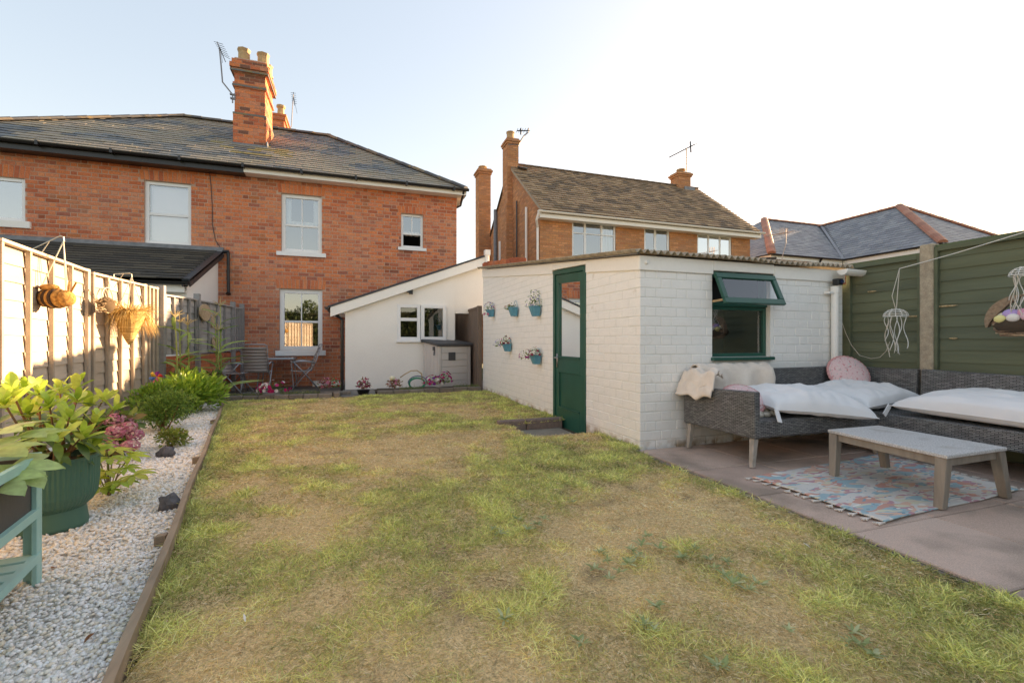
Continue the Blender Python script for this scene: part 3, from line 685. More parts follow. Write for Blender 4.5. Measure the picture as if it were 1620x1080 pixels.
mb.box(HX0, HX1, HY1, HY1+.3, 0, EZ2-.1)
mb.part('wall', m_mort2, h2)
ps = Pieces('brick', m_brick, 0, 300); r2 = random.Random(21)
tf2 = lambda u, v, t: tuple(round(x*(1.0+.18*mnoise.noise(Vector((u, v, 5)))), 2) for x in t)
brick_wall(ps, (HX0, HY0, 2.0), U, Nf, HX1-HX0, EZ2-2.1, [[h[0], h[1], h[2]-2, h[3]-2] for h in (wa, wb, wc)], .225, .078, .012, .005, PAL2, r2, tintf=tf2)
brick_wall(ps, (HX0, HY1, 2.0), (0, -1, 0), (-1, 0, 0), GL, RZ2-2, [], .225, .078, .012, .005, PAL2, r2, top=lambda u: min(gtop(GL-u), RZ2-.05)-2.0, tintf=tf2)
ps.finish(h2)
P2 = (HX0, HY0, 0); m_g2 = glass_mat('house_glass', .35)
kw = dict(mframe=m_upvc, mroom=m_dark, sill=(.03, .06, .06))
w_ = wa[1]-wa[0]; window(h2, P2, U, Nf, *wa, set_=.02, fw=.06, mids=[4.68], cols=[[wa[0]+w_*.30, wa[0]+w_*.68], [wa[0]+w_*.30, wa[0]+w_*.68]], mglass=m_g2, bars=.07, curtain=(m_curt, [(wa[0]+w_*.72, wa[1]-.06, 3.6, wa[3]-.06)], 1), **kw)
w_ = wb[1]-wb[0]; window(h2, P2, U, Nf, *wb, set_=.02, fw=.07, cols=[[wb[0]+w_*.45]], mglass=m_g2, bars=.08, **kw)
w_ = wc[1]-wc[0]; window(h2, P2, U, Nf, *wc, set_=.02, fw=.06, cols=[[wc[0]+w_*.34, wc[0]+w_*.68]], mglass=glass_mat('bright_glass', .7), bars=.06, **kw)
V2 = Vector((0, RY2-EY2, RZ2-EZ2)); S2 = V2.length; V2.normalize(); X20, X21 = HX0-.06, HX1+.12
PALT = [(.29, .19, .11), (.35, .235, .14), (.22, .15, .09), (.40, .27, .16), (.17, .12, .08), (.32, .21, .13)]
ps = Pieces('tile', m_tile, 0, 300)
tile_roof(ps, (X20, EY2, EZ2), U, V2, 0, S2, lambda v: 0, lambda v: X21-X20, .30, .205, .022, PALT, random.Random(8), lift=.034, gap=.014, jit=.008, tintf=lambda p, t: tuple(round(x, 2) for x in t)); ps.finish(h2)
mb = MB(); by2 = 2*RY2-EY2
mb.add([(X20, EY2, EZ2-.01), (X21, EY2, EZ2-.01), (X21, RY2, RZ2-.01), (X20, RY2, RZ2-.01), (X20, by2, EZ2), (X21, by2, EZ2)], [(0, 1, 2, 3), (3, 2, 5, 4)])
mb.add([(X20, EY2, EZ2-.09), (X21, EY2, EZ2-.09), (X21, RY2, RZ2-.09), (X20, RY2, RZ2-.09), (X20, by2, EZ2-.09), (X21, by2, EZ2-.09)], [(3, 2, 1, 0), (4, 5, 2, 3)])
mb.part('roof', mat('tile_sheet', (.16, .11, .07), rough=.85), h2)
ridge_line(h2, (X20, RY2, RZ2+.03), (X21, RY2, RZ2+.03), .33, .11, m_tile, [(.17, .12, .08), (.14, .10, .07)], r2)
for X_ in (X20, X21-.03):
    mb = MB(); mb.hexa([(X_, EY2, EZ2-.10), (X_+.04, EY2, EZ2-.10), (X_+.04, RY2, RZ2-.10), (X_, RY2, RZ2-.10), (X_, EY2, EZ2+.02), (X_+.04, EY2, EZ2+.02), (X_+.04, RY2, RZ2+.02), (X_, RY2, RZ2+.02)]); mb.part('verge', m_concrete, h2)
mb = MB(); mb.box(HX0-.12, X21+.1, EY2+.03, EY2+.06, EZ2-.22, EZ2-.02); mb.box(HX0-.12, X21+.1, EY2+.06, HY0-.01, EZ2-.22, EZ2-.20); mb.part('fascia', m_whitepaint, h2)
mb = MB(); gutter(mb, (HX0-.22, EY2-.04, EZ2-.02), (X21+.2, EY2-.04, EZ2-.02), .06); mb.part('gutter', m_whitepaint, h2)
mb = MB(); mb.tube([(HX0-.18, EY2-.03, EZ2-.06), (HX0-.22, EY2+.1, EZ2-.3), (HX0-.10, HY0-.05, EZ2-.5), (HX0-.10, HY0-.05, 0)], .04, 8); mb.part('downpipe', m_whitepaint, h2)
def gpipe(px, py0, py1, r_, m_, nm='pipe'):
    a = atX(px, py0, HX0-.07); b = atX(px, py0, HX0-.07); b.z = 0; mb = MB(); mb.tube([a, b], r_, 8); mb.part(nm, m_, h2)
gpipe(832.5, 328, 415, .045, m_whitepaint); gpipe(784, 332, 415, .09, m_lead); gpipe(791.5, 382, 415, .07, m_whitepaint); gpipe(817.5, 318, 415, .03, m_blackplastic)
zz = lambda py, Y: atY(808, py, Y).z
cx0, cx1 = HX0-.2, HX0+.05; cy0, cy1 = 16.7, 17.3
zt = lambda py: atX(795, py, HX0-.35).z
tc = chimney(h2, cx0, cx1+.2, cy0, cy1, 0, [(0, 6.3, .06), (6.3, 8.66, 0), (8.66, 8.74, .03), (8.74, 8.82, .06), (8.82, 8.88, .02)], PAL2, m_brick, m_mort2, bh=.078, bl=.225, seed=9)
mb = MB(); mb.lathe([(.16, 0), (.15, .3), (.17, .32), (.17, .36), (.12, .36)], 10, (cx0+.22, 17, 8.87)); mb.part('chimney_pot', m_pot, tc)
mb = MB(); mb.bar((HX0+.14, 16.5, 7.7), (HX0+.5, 16.4, 7.62), .25, .02); mb.part('lead_flashing', m_lead, tc)
tc = chimney(h2, 5.15, 5.69, 19.7, 20.3, 0, [(0, 8.5, 0), (8.5, 8.6, .04), (8.6, 8.68, .08), (8.68, 8.75, .03)], PAL2, m_brick, m_mort2, bh=.078, bl=.225, seed=10)
mb = MB(); mb.lathe([(.16, 0), (.15, .12), (.2, .14), (.2, .18), (.12, .2)], 10, (5.4, 20, 8.74)); mb.part('chimney_pot', m_pot, tc)
cp = atY(1082, 290, RY2-.2)
tc = chimney(h2, cp.x-.32, cp.x+.32, RY2-.25, RY2+.3, 0, [(RZ2-.6, 8.36, 0), (8.36, 8.43, .04), (8.43, 8.51, .08), (8.51, 8.56, .03)], PAL2, m_brick, m_mort2, bh=.078, bl=.225, seed=12)
mb = MB(); mb.lathe([(.15, 0), (.13, .12), (.2, .14), (.2, .2), (.1, .2)], 10, (cp.x, RY2, 8.55)); mb.part('chimney_pot', m_pot, tc)
mb = MB(); mb.box(cp.x-.05, cp.x+.5, RY2-.33, RY2-.26, RZ2-.22, RZ2-.06); mb.part('lead_flashing', m_lead, tc)
# aerials of that house
k = lambda px, py: atY(px, py, 16.7)
t3 = thing('aerial', 'small dark aerial on a kinked arm beside the tall chimney of the gabled house', 'aerial', k(822, 230))
mb = MB(); mb.tube([k(820, 231), k(822, 226), k(829, 215), k(836, 209), k(836.5, 203)], .03, 6); mb.tube([k(804, 229), k(822, 229)], .02, 5); mb.part('pole', m_zinc, t3)
mb = MB(); mb.tube([k(818, 207), k(838, 207)], .024, 4); mb.tube([k(824, 203), k(824, 213)], .03, 5)
for i in range(5): mb.tube([k(818+i*4, 205)+Vector((0, -.12, 0)), k(818+i*4, 208)+Vector((0, .12, 0))], .008, 4)
mb.part('antenna', m_blackplastic, t3)
t4 = thing('aerial', 'long slanting roof aerial above the right-hand chimney of the gabled house', 'aerial', k(1086, 270))
mb = MB(); mb.tube([k(1086, 276), k(1086, 236)], .03, 6); mb.part('pole', m_zinc, t4)
mb = MB(); A = k(1059, 249); B = k(1098, 229); mb.tube([A, B], .026, 4)
for i in range(15):
    p = A.lerp(B, i/14); l = .09+.10*i/14; mb.tube([p+Vector((0, -l, -.03)), p+Vector((0, l, .03))], .011, 4)
mb.tube([k(1092, 224), k(1093, 241)], .03, 4); mb.part('antenna', m_blackplastic, t4)

# ================================================================ SLATE-ROOFED HOUSE at the right
h3 = thing('slate_roofed_house', 'house at the right with grey hipped slate roofs and terracotta hip tiles', 'house', (22, 14, 0))
EZ3 = 4.66; RZ3 = 7.40
m_b3 = [(.50, .19, .10), (.46, .16, .085), (.54, .22, .12)]
mb = MB(); mb.box(16.7, 34, 14.8, 22.2, -.2, EZ3-.1); mb.box(20.9, 27.4, 11.14, 14.79, -.2, EZ3-.1); mb.part('wall', mat('orange_mortar', (.42, .19, .12), rough=.9), h3)
ps = Pieces('brick', m_brick, 0, 120)
for O_, U_, N_, L_ in (((16.7, 14.8, 3.6), (1, 0, 0), (0, -1, 0), 4.2), ((20.9, 14.8, 3.6), (0, -1, 0), (-1, 0, 0), 3.66), ((16.7, 22, 3.6), (0, -1, 0), (-1, 0, 0), 7.2), ((20.9, 11.14, 3.6), (1, 0, 0), (0, -1, 0), 6.5)):
    brick_wall(ps, O_, U_, N_, L_, EZ3-.1-3.6, [], .225, .08, .012, .006, m_b3, r2)
ps.finish(h3)
PAL3 = [(.20, .21, .225), (.235, .245, .26), (.17, .18, .20), (.26, .265, .28), (.21, .22, .235)]
ps = Pieces('slate', m_slate2, 0, 300); rr3 = random.Random(31); tf = lambda p, t: tuple(round(x, 2) for x in t)
def plane(O_, U_, up, run, rise, L0, l, r):
    Vv = Vector(up)*run+Vector((0, 0, rise)); S_ = Vv.length; Vv.normalize()
    tile_roof(ps, O_, Vector(U_), Vv, 0, S_, lambda v: l[0]+(l[1]-l[0])*v/S_, lambda v: r[0]+(r[1]-r[0])*v/S_, .30, .215, .008, PAL3, rr3, tf, lift=.014, jit=.004)
d2 = 4.0; rz_l = EZ3+2.77; d3 = 3.54; rz_r = EZ3+2.67
plane((16.4, 14.5, EZ3), (1, 0, 0), (0, 1, 0), d2, 2.77, 0, (0, d2), (4.25, 4.25+4.0))             # left wing, front
plane((16.4, 22.5, EZ3), (0, -1, 0), (1, 0, 0), d2, 2.77, 0, (0, d2), (8.0, 8.0-d2))               # left wing, hip end
plane((20.6, 14.55, EZ3), (0, -1, 0), (1, 0, 0), d3, 2.67, 0, (0, -3.54), (3.71, 3.71-d3))         # right wing, left face
plane((20.6, 10.84, EZ3), (1, 0, 0), (0, 1, 0), d3, 2.67, 0, (0, d3), (7.08, 7.08-d3))             # right wing, front hip
ps.finish(h3)
mb = MB(); e = .012
mb.add([(16.4, 14.5, EZ3-e), (34, 14.5, EZ3-e), (34, 18.5, rz_l-e), (20.4, 18.5, rz_l-e), (16.4, 22.5, EZ3-e), (34, 22.5, EZ3-e)], [(0, 1, 2, 3), (0, 3, 4), (4, 3, 2, 5)])
mb.add([(20.6, 10.84, EZ3-e), (27.68, 10.84, EZ3-e), (24.14, 14.38, rz_r-e), (24.14, 18.4, rz_r-e), (20.6, 14.8, EZ3-e), (27.68, 14.8, EZ3-e)], [(0, 1, 2), (0, 2, 3, 4), (1, 5, 3, 2)])
mb.part('roof', mat('slate_sheet_far', (.14, .15, .165), rough=.7), h3)
m_terra = mat('terracotta', tint=True, rough=.75, var=.15); tt = [(.40, .17, .11), (.34, .15, .10), (.44, .21, .14)]
ridge_line(h3, (16.4, 14.5, EZ3+.05), (20.4, 18.5, rz_l+.05), .4, .16, m_terra, tt, r2)
ridge_line(h3, (20.6, 10.84, EZ3+.05), (24.14, 14.38, rz_r+.05), .4, .16, m_terra, tt, r2)
ridge_line(h3, (27.68, 10.84, EZ3+.05), (24.14, 14.38, rz_r+.05), .4, .14, m_terra, tt, r2)
ridge_line(h3, (24.14, 14.38, rz_r+.03), (24.14, 18.3, rz_r+.03), .4, .12, m_terra, tt, r2)
ridge_line(h3, (20.4, 18.5, rz_l+.03), (33, 18.5, rz_l+.03), .4, .12, m_terra, tt, r2)
mb = MB(); mb.bar((20.6, 14.5, EZ3+.03), (24.14, 18.2, rz_r+.04), .12, .03); mb.part('valley', m_lead, h3)
mb = MB()
mb.box(16.45, 20.6, 14.55, 14.58, EZ3-.2, EZ3-.03); mb.box(20.62, 20.65, 10.86, 14.55, EZ3-.30, EZ3-.03); mb.box(16.42, 16.45, 14.55, 22, EZ3-.2, EZ3-.03); mb.box(20.65, 27.6, 10.86, 10.89, EZ3-.25, EZ3-.03)
mb.box(16.45, 20.9, 14.58, 14.8, EZ3-.2, EZ3-.18); mb.box(20.65, 20.9, 10.9, 14.6, EZ3-.30, EZ3-.28); mb.part('fascia', m_whitepaint, h3)
mb = MB(); gutter(mb, (16.35, 14.46, EZ3), (20.6, 14.46, EZ3), .06); gutter(mb, (20.56, 14.5, EZ3), (20.56, 10.8, EZ3), .06); mb.tube([(19.2, 14.45, EZ3-.05), (19.25, 14.7, EZ3-.35), (19.25, 14.74, 0)], .045, 6); mb.part('gutter', m_blackplastic, h3)
k = lambda px, py: atY(px, py, 12.2)
t5 = thing('aerial', 'pale comb aerial on a thin pole in front of the slate-roofed house', 'aerial', k(1243, 415))
m_rust = mat('pale_rusty_metal', (.55, .40, .33), rough=.6)
mb = MB(); mb.tube([k(1234, 430), k(1238, 405), k(1243.5, 385), k(1243.5, 362)], .014, 5); mb.part('pole', m_rust, t5)
mb = MB(); A = k(1211, 373); B = k(1246, 368); mb.tube([A, B], .012, 4)
for i in range(9): p = A.lerp(B, i/8.); l = .05+.03*i; mb.tube([p+Vector((0, -l, 0)), p+Vector((0, l, 0))], .007, 4)
for i in range(5): p = k(1234+i*3, 366); mb.tube([p+Vector((0, 0, .13)), p+Vector((0, 0, -.12))], .010, 4)
mb.part('antenna', m_rust, t5)

# ================================================================ WHITE OUTBUILDING
ob = thing('outbuilding', 'white painted brick outbuilding with corrugated roof, green door and green window', 'outbuilding', (3.8, 6.4, 0))
OX0, OX1, OY0, OY1 = 2.5, 5.14, 3.63, 9.22; LB = OY1-OY0
ftop = lambda Y: 1.662+.121*(Y-OY0)
rtop = lambda Y: 1.815+.125*(Y-OY0)
DY0, DY1 = 4.69, 5.60; DT0, DT1 = 1.875, 1.94      # door opening along Y; raked head
wx0, wx1, wz0, wz1 = 3.33, 4.12, .845, 1.695
BH, BL = .0895, .235
PW = [(1, 1, 1)]
mb = MB()
hd = [OY1-DY1, OY1-DY0, -.3, 2.5]
backing(mb, (OX0, OY1, -.15), (0, -1, 0), (-1, 0, 0), LB, 2.6, [hd], .22, top=lambda u: ftop(OY1-u)+.15)
hwn = [wx0-OX0, wx1-OX0, wz0+.15, wz1+.15]
backing(mb, (OX0+.22, OY0, -.15), (1, 0, 0), (0, -1, 0), OX1-OX0-.22, 1.812, [[hwn[0]-.22, hwn[1]-.22, hwn[2], hwn[3]]], .22)
for (ya_, yb3, xa_, xb_) in ((OY0+.22, OY1-.2, OX1-.22, OX1), (OY1-.2, OY1, OX0+.22, OX1-.001)): mb.hexa([(xa_, ya_, -.15), (xb_, ya_, -.15), (xb_, yb3, -.15), (xa_, yb3, -.15), (xa_, ya_, ftop(ya_)), (xb_, ya_, ftop(ya_)), (xb_, yb3, ftop(yb3)), (xa_, yb3, ftop(yb3))])
mb.part('wall', m_whitejoint, ob)
ps = Pieces('brick', m_whitebrick, .004, 300); r4 = random.Random(4)
brick_wall(ps, (OX0, OY1, -.105), (0, -1, 0), (-1, 0, 0), LB, 2.6, [[hd[0], hd[1], -.1, 3]], BL, BH, .006, .0025, PW, r4, top=lambda u: ftop(OY1-u)+.105, depth=.02, jit=.002)
brick_wall(ps, (OX0-.006, OY0, -.105), (1, 0, 0), (0, -1, 0), OX1-OX0, 1.662+.105, [[hwn[0]+.006, hwn[1]+.006, wz0+.105, wz1+.105]], BL, BH, .007, .0035, PW, r4, bond='flemish', depth=.02, jit=.002)
ps.finish(ob)
# rendered band (fascia)
def yb_box(mb_, x0_, x1_, ya_, yb2, f0, f1): mb_.hexa([(x0_, ya_, f0(ya_)), (x1_, ya_, f0(ya_)), (x1_, yb2, f0(yb2)), (x0_, yb2, f0(yb2)), (x0_, ya_, f1(ya_)), (x1_, ya_, f1(ya_)), (x1_, yb2, f1(yb2)), (x0_, yb2, f1(yb2))])
mb = MB(); yb_box(mb, OX0-.022, OX0+.2, OY0+.001, DY0-.02, ftop, lambda y: rtop(y)-.012); yb_box(mb, OX0-.022, OX0+.2, DY0-.0195, DY1+.02, lambda y: DT0+.012+(DT1-DT0)*(y-DY0)/(DY1-DY0), lambda y: rtop(y)-.012)
yb_box(mb, OX0-.022, OX0+.2, DY1+.0205, OY1, ftop, lambda y: rtop(y)-.012)
mb.box(OX0-.022, wx0, OY0-.022, OY0, 1.663, 1.80); mb.box(wx0+.0005, wx1-.0005, OY0-.022, OY0, 1.70, 1.80); mb.box(wx1, OX1+.02, OY0-.022, OY0, 1.655, 1.79); mb.part('fascia_band', m_whitepaint, ob, bevel=.006)
mb = MB(); mb.lathe([(.0, .0), (.02, .0), (.018, .012), (0, .016)], 12, (0, 0, 0)); mb.v = [(OX0+.05+a, OY0-.022-c, 1.735+b) for a, b, c in mb.v]; mb.part('wall_plug', m_whitepaint, ob, True)
# corrugated sheets
m_corr = mat('corrugated_cement_sheet', (.42, .36, .28), (.30, .25, .19), scale=14, rough=.95, bump=.5, bscale=120, var=.15, blotch=((.42, .33, .18), 20, .62, .75))
rs = random.Random(6)
nS = 4; sw = (5.36-2.40)/nS
for i in range(nS):
    x0_ = 2.40+sw*i-.02; x1_ = x0_+sw+.05; n = 60; mb = MB(); A = []; dz = rs.uniform(0, .012)+.004*(i % 2); ty = 3.53+rs.uniform(-.02, .015)
    ysn = [ty, ty+.1, 5.0, 7.0, 9.26]
    for s_ in (0, 1):
        for y in ysn:
            for j in range(n+1):
                x = x0_+(x1_-x0_)*j/n
                A.append((x, y, rtop(y)+dz+.017*math.sin(2*math.pi*x/.0735)+(.003*mnoise.noise(Vector((x*9, y*2, 0))))+s_*.008+.008))
    m_ = n+1; q_ = len(ysn)*m_; f = []
    for r_ in range(len(ysn)-1):
        for j in range(n):
            a = r_*m_+j; f += [(a, a+m_, a+m_+1, a+1), (q_+a, q_+a+1, q_+a+m_+1, q_+a+m_)]
    f += [(j, j+1, q_+j+1, q_+j) for j in range(n)]
    for r_ in range(len(ysn)-1): f += [(r_*m_, q_+r_*m_, q_+(r_+1)*m_, (r_+1)*m_), (r_*m_+n, (r_+1)*m_+n, q_+(r_+1)*m_+n, q_+r_*m_+n)]
    mb.add(A, f); mb.part('corrugated_sheet', m_corr, ob, smooth=False)
mb = MB(); rs2 = random.Random(5)      # old brick coping at the far corner
for i in range(9):
    y = 9.15-i*.23; mb.obox((2.52, y, rtop(y)+.09), (.22, .21, .10+rs2.uniform(-.02, .02)), tint=PAL1[rs2.randrange(5)])
for i in range(9):
    y = 9.15-i*.23; b2 = MB(); b2.obox((2.60, y, rtop(y)+.075), (.22, .21, .12+rs2.uniform(-.02, .01)), tint=tuple(x*.7 for x in PAL1[rs2.randrange(8)])); b2.part('coping_brick', m_brick, ob, bevel=.006)
mb = MB()
for a, b in ((3.6, 5.9), (5.75, 9.1)): mb.bar((OX0-.05, a, rtop(a)-.0+.004), (OX0-.05, b, rtop(b)+.004), .05, .018)
mb.part('verge_strip', m_lead, ob)
# door
m_doorglass = glass_mat('door_glass', .16)
dr_parts = MB(); dx = OX0+.01
def dz_(y): return DT0+(DT1-DT0)*(y-DY0)/(DY1-DY0)
def db(mb_, y0, y1, f0, f1, xa, xb): mb_.hexa([(xa, y0, f0(y0)), (xb, y0, f0(y0)), (xb, y1, f0(y1)), (xa, y1, f0(y1)), (xa, y0, f1(y0)), (xb, y0, f1(y0)), (xb, y1, f1(y1)), (xa, y1, f1(y1))])
k_ = lambda c: (lambda y: c)
fr = MB(); db(fr, DY0, DY0+.055, k_(-.11), lambda y: dz_(y)-.001, dx-.025, dx+.07); db(fr, DY1-.055, DY1, k_(-.11), lambda y: dz_(y)-.001, dx-.025, dx+.07); db(fr, DY0+.0555, DY1-.0555, lambda y: dz_(y)-.055, dz_, dx-.025, dx+.07); db(fr, DY0-.0, DY1+.02, k_(-.15), k_(-.112), dx-.08, dx+.07)
fr.part('door_frame', m_green, ob, bevel=.003)
a, b = DY0+.06, DY1-.06; topd = lambda y: dz_(y)-.06
lf = MB(); st = .10
db(lf, a, a+st, k_(-.105), topd, dx-.01, dx+.035); db(lf, b-st, b, k_(-.105), topd, dx-.01, dx+.035)
db(lf, a+st, b-st, lambda y: topd(y)-.11, topd, dx-.01, dx+.035)
zg = 0.79; db(lf, a+st, b-st, k_(zg-.19), k_(zg), dx-.01, dx+.035); db(lf, a+st, b-st, k_(-.105), k_(.14), dx-.01, dx+.035); db(lf, a+st, b-st, k_(.14), k_(zg-.19), dx+.008, dx+.03)
lf.box(dx-.028, dx-.01, a+st-.01, b-st+.01, zg-.005, zg+.02); lf.box(dx-.02, dx-.008, a+st+.005, b-st-.005, .14, .16)
door = lf.part('door', m_green, ob, bevel=.003)
g_ = MB(); g_.quad((dx+.012, a+st, zg), (dx+.012, b-st, zg), (dx+.012, b-st, topd(b-st)-.11), (dx+.012, a+st, topd(a+st)-.11)); g_.part('pane', m_doorglass, door)
r_m = MB(); 
r_m.add([(OX0+.08, DY0, -.1), (OX0+.08, DY1, -.1), (OX0+.08, DY1, 1.9), (OX0+.08, DY0, 1.9), (OX0+2.2, DY0-.6, -.1), (OX0+2.2, DY1+1, -.1), (OX0+2.2, DY1+1, 2.0), (OX0+2.2, DY0-.6, 2.0)], [(4, 5, 6, 7), (0, 1, 5, 4), (1, 2, 6, 5), (2, 3, 7, 6), (3, 0, 4, 7)])
r_m.part('room', m_darkroom2, door)
hm = MB(); hy = b-.05
hm.box(dx-.018, dx-.010, hy-.02, hy+.02, .66, .84); hm.tube([(dx-.015, hy, .79), (dx-.055, hy, .79), (dx-.058, hy-.02, .79), (dx-.055, hy-.11, .785)], .009, 8); hm.part('handle', m_metal, door, True)
# window
P5 = (OX0, OY0, 0); zt_ = 1.366
wn = window(ob, P5, U, Nf, wx0-OX0, wx1-OX0-.04, wz0, zt_-.01, set_=.045, fw=.035, mframe=m_green, mglass=glass_mat('shed_glass', .22), mroom=m_darkroom2, sill=(.02, .035, .05))
mb = MB(); mb.box(wx0+.002, wx1-.042, OY0+.03, OY0+.12, zt_-.009, zt_+.035); mb.box(wx0+.002, wx0+.03, OY0+.04, OY0+.12, zt_+.035, wz1-.03); mb.box(wx1-.07, wx1-.042, OY0+.04, OY0+.12, zt_+.035, wz1-.03); mb.box(wx0+.002, wx1-.0, OY0+.0, OY0+.12, wz1-.045, wz1-.002); mb.part('window_frame', m_green, ob)
rmb = MB(); rmb.add([(wx0, OY0+.125, zt_), (wx1, OY0+.125, zt_), (wx1, OY0+.125, wz1), (wx0, OY0+.125, wz1)], [(0, 1, 2, 3)]); rmb.part('dark_interior', m_dark, ob)
mb = MB(); mb.box(wx1-.04, wx1, OY0-.004, OY0+.1, wz0, wz1-.05); mb.part('reveal', m_whitepaint, ob)
ts = MB(); th = R(24); hz = wz1-.03; HY = OY0-.02
def tp(u, d, k): return Vector((u, HY-d*math.sin(th)-k*math.cos(th), hz-d*math.cos(th)+k*math.sin(th)))
def tb_(mb_, u0, u1, d0, d1, k0, k1): mb_.hexa([tp(u0, d1, k0), tp(u1, d1, k0), tp(u1, d1, k1), tp(u0, d1, k1), tp(u0, d0, k0), tp(u1, d0, k0), tp(u1, d0, k1), tp(u0, d0, k1)])
ua, ub, dl = wx0-.005, wx1-.03, .335
tb_(ts, ua, ub, 0, .055, 0, .035); tb_(ts, ua, ub, dl-.06, dl, 0, .035); tb_(ts, ua, ua+.055, .055, dl-.06, 0, .035); tb_(ts, ub-.055, ub, .055, dl-.06, 0, .035)
tl = ts.part('top_light', m_green, ob, bevel=.004)
g_ = MB(); g_.quad(tp(ua+.055, dl-.06, .018), tp(ub-.055, dl-.06, .018), tp(ub-.055, .055, .018), tp(ua+.055, .055, .018)); g_.part('pane', glass_mat('toplight_glass', .10), tl)
mb = MB(); mb.bar(tp(ua+.02, dl-.05, 0), (wx0+.015, OY0+.04, zt_+.03), .02, .02); mb.part('stay', m_pot, tl)
# downpipe, camera, gutter on the right end
dp = MB(); xx = atY(1321, 480, OY0-.06).x; dp.tube([(xx, OY0-.06, 1.60), (xx, OY0-.06, -.02)], .036, 12); dp.tube([(xx, OY0-.06, 1.60), (xx, OY0-.06, 1.53)], .043, 12); dp.box(xx-.1, xx-.03, OY0-.075, OY0-.01, 1.52, 1.545); dp.part('downpipe', m_whitepaint, ob, smooth=False)
mb = MB(); gutter(mb, (xx-.0, OY0-.14, 1.775), (OX1+.32, OY0-.14, 1.765), .06); mb.part('gutter', m_whitepaint, ob)
sc_ = thing('security_camera', 'small black camera at the top of the white downpipe', 'camera', (xx, OY0-.09, 1.64))
mb = MB(); mb.obox((xx, OY0-.09, 1.645), (.085, .07, .07)); mb.part('body', m_blackplastic, sc_, bevel=.008)
mb = MB(); mb.lathe([(0, 0), (.02, .0), (.02, .012), (0, .016)], 12, (0, 0, 0)); mb.v = [(xx+.01+a, OY0-.125-c, 1.645+b) for a, b, c in mb.v]; mb.part('lens', mat('lens', (.02, .03, .08), rough=.05), sc_)
# ================================================================ FENCES
m_wood = mat('pale_fence_wood', tint=True, rough=.85, bump=.5, bscale=40, stretch=(1, .12, 1), var=.12, vscale=8, blotch=((.42, .32, .23), 3.0, .6, .8))
m_greywood = mat('grey_painted_wood', tint=True, rough=.75, bump=.3, bscale=40, stretch=(1, .15, 1), var=.08)
WT = [(.50, .41, .32), (.54, .45, .36), (.46, .38, .30), (.57, .48, .385)]
def fence_panel(root, A, B, zb, zt0, zt1, matb, tints, inward, nboard, battens, r_, thick=.012, cap=True, postmat=None, lap=.02, bat=.036, skipcap=False):
    """waney-lap panel between ground points A and B; inward = unit normal towards the garden"""
    A = Vector((A[0], A[1], 0)); B = Vector((B[0], B[1], 0)); D = B-A; L = D.length; D.normalize(); I = Vector(inward)
    zt = lambda u: zt0+(zt1-zt0)*u/L
    for i in range(nboard):
        f0, f1 = i/nboard, (i+1)/nboard
        def zz_(u, f): return zb+(zt(u)-zb)*f
        t = tints[r_.randrange(len(tints))]; mb = MB(); n = 6; pts = []
        wav = [r_.uniform(-.006, .006) for _ in range(n+1)]
        for j in range(n+1):
            u = L*j/n; z0 = zz_(u, f0)-lap*.6+wav[j]; z1 = zz_(u, f1)+.006; p = A+D*u
            for (k, z_) in ((.004+thick, z0), (.018+thick*.75, z0), (.013, z1), (.0, z1)): pts.append(p+I*k+Vector((0, 0, z_)))
        fs = []
        for j in range(n):
            a = 4*j; b = a+4
            for q_ in range(4): fs.append((a+q_, b+q_, b+(q_+1) % 4, a+(q_+1) % 4))
        fs += [(0, 1, 2, 3), (4*n+3, 4*n+2, 4*n+1, 4*n)]
        mb.add(pts, fs, t); mb.part('board', matb, root)
    for u in battens:
        mb = MB(); p = A+D*u+I*.052; mb.hexa([p-D*bat/2-I*.022+Vector((0, 0, zb)), p+D*bat/2-I*.022+Vector((0, 0, zb)), p+D*bat/2+I*.010+Vector((0, 0, zb)), p-D*bat/2+I*.010+Vector((0, 0, zb)),
             p-D*bat/2-I*.022+Vector((0, 0, zt(u)-.012)), p+D*bat/2-I*.022+Vector((0, 0, zt(u)-.012)), p+D*bat/2+I*.010+Vector((0, 0, zt(u)-.012)), p-D*bat/2+I*.010+Vector((0, 0, zt(u)-.012))], tuple(x*.85 for x in tints[0]))
        mb.part('batten', matb, root)
    if cap:
        mb = MB(); mb.bar(A+I*.025+Vector((0, 0, zt0)), B+I*.025+Vector((0, 0, zt1)), .085, .024, tint=tints[1]); mb.part('capping', matb, root)
lf_ = thing('wooden_fence', 'tall pale wooden lap fence in full sun along the gravel at the left', 'fence', (-2.9, 6, 0))
rf = random.Random(12)
Fp = [Vector((-2.02, .97, 0)), Vector((-2.33, 2.81, 0)), Vector((-2.61, 4.46, 0)), Vector((-2.95, 6.49, 0)), Vector((-2.93, 7.93, 0)), Vector((-2.91, 8.32, 0))]
tops = [(1.80, 1.80), (1.80, 1.80), (1.775, 1.80), (1.79, 1.80), (1.80, 1.80)]
posts = [0, 1, 2, 3, 4, 5]
for i in range(5):
    a, b = Fp[i], Fp[i+1]; D = (b-a).normalized(); I = Vector((D.y, -D.x, 0)); L = (b-a).length
    a2, b2 = a+D*.05, b-D*.05; l2 = (b2-a2).length
    bat = [.03+(l2-.06)*k/4 for k in range(5)] if L > 1 else [.03, l2/2, l2-.03]
    fence_panel(lf_, a2, b2, .20, tops[i][0], tops[i][1], m_wood, WT, I, 11, bat, rf)
    mb = MB(); mb.bar(a2+I*.02+Vector((0, 0, .095)), b2+I*.02+Vector((0, 0, .095)), .03, .19, tint=(.44, .36, .29)); mb.part('gravel_board', m_wood, lf_)
    mb = MB(); mb.bar(a2+I*.045+Vector((0, 0, .20)), b2+I*.045+Vector((0, 0, .20)), .05, .035, tint=(.50, .42, .34)); mb.part('bottom_rail', m_wood, lf_)
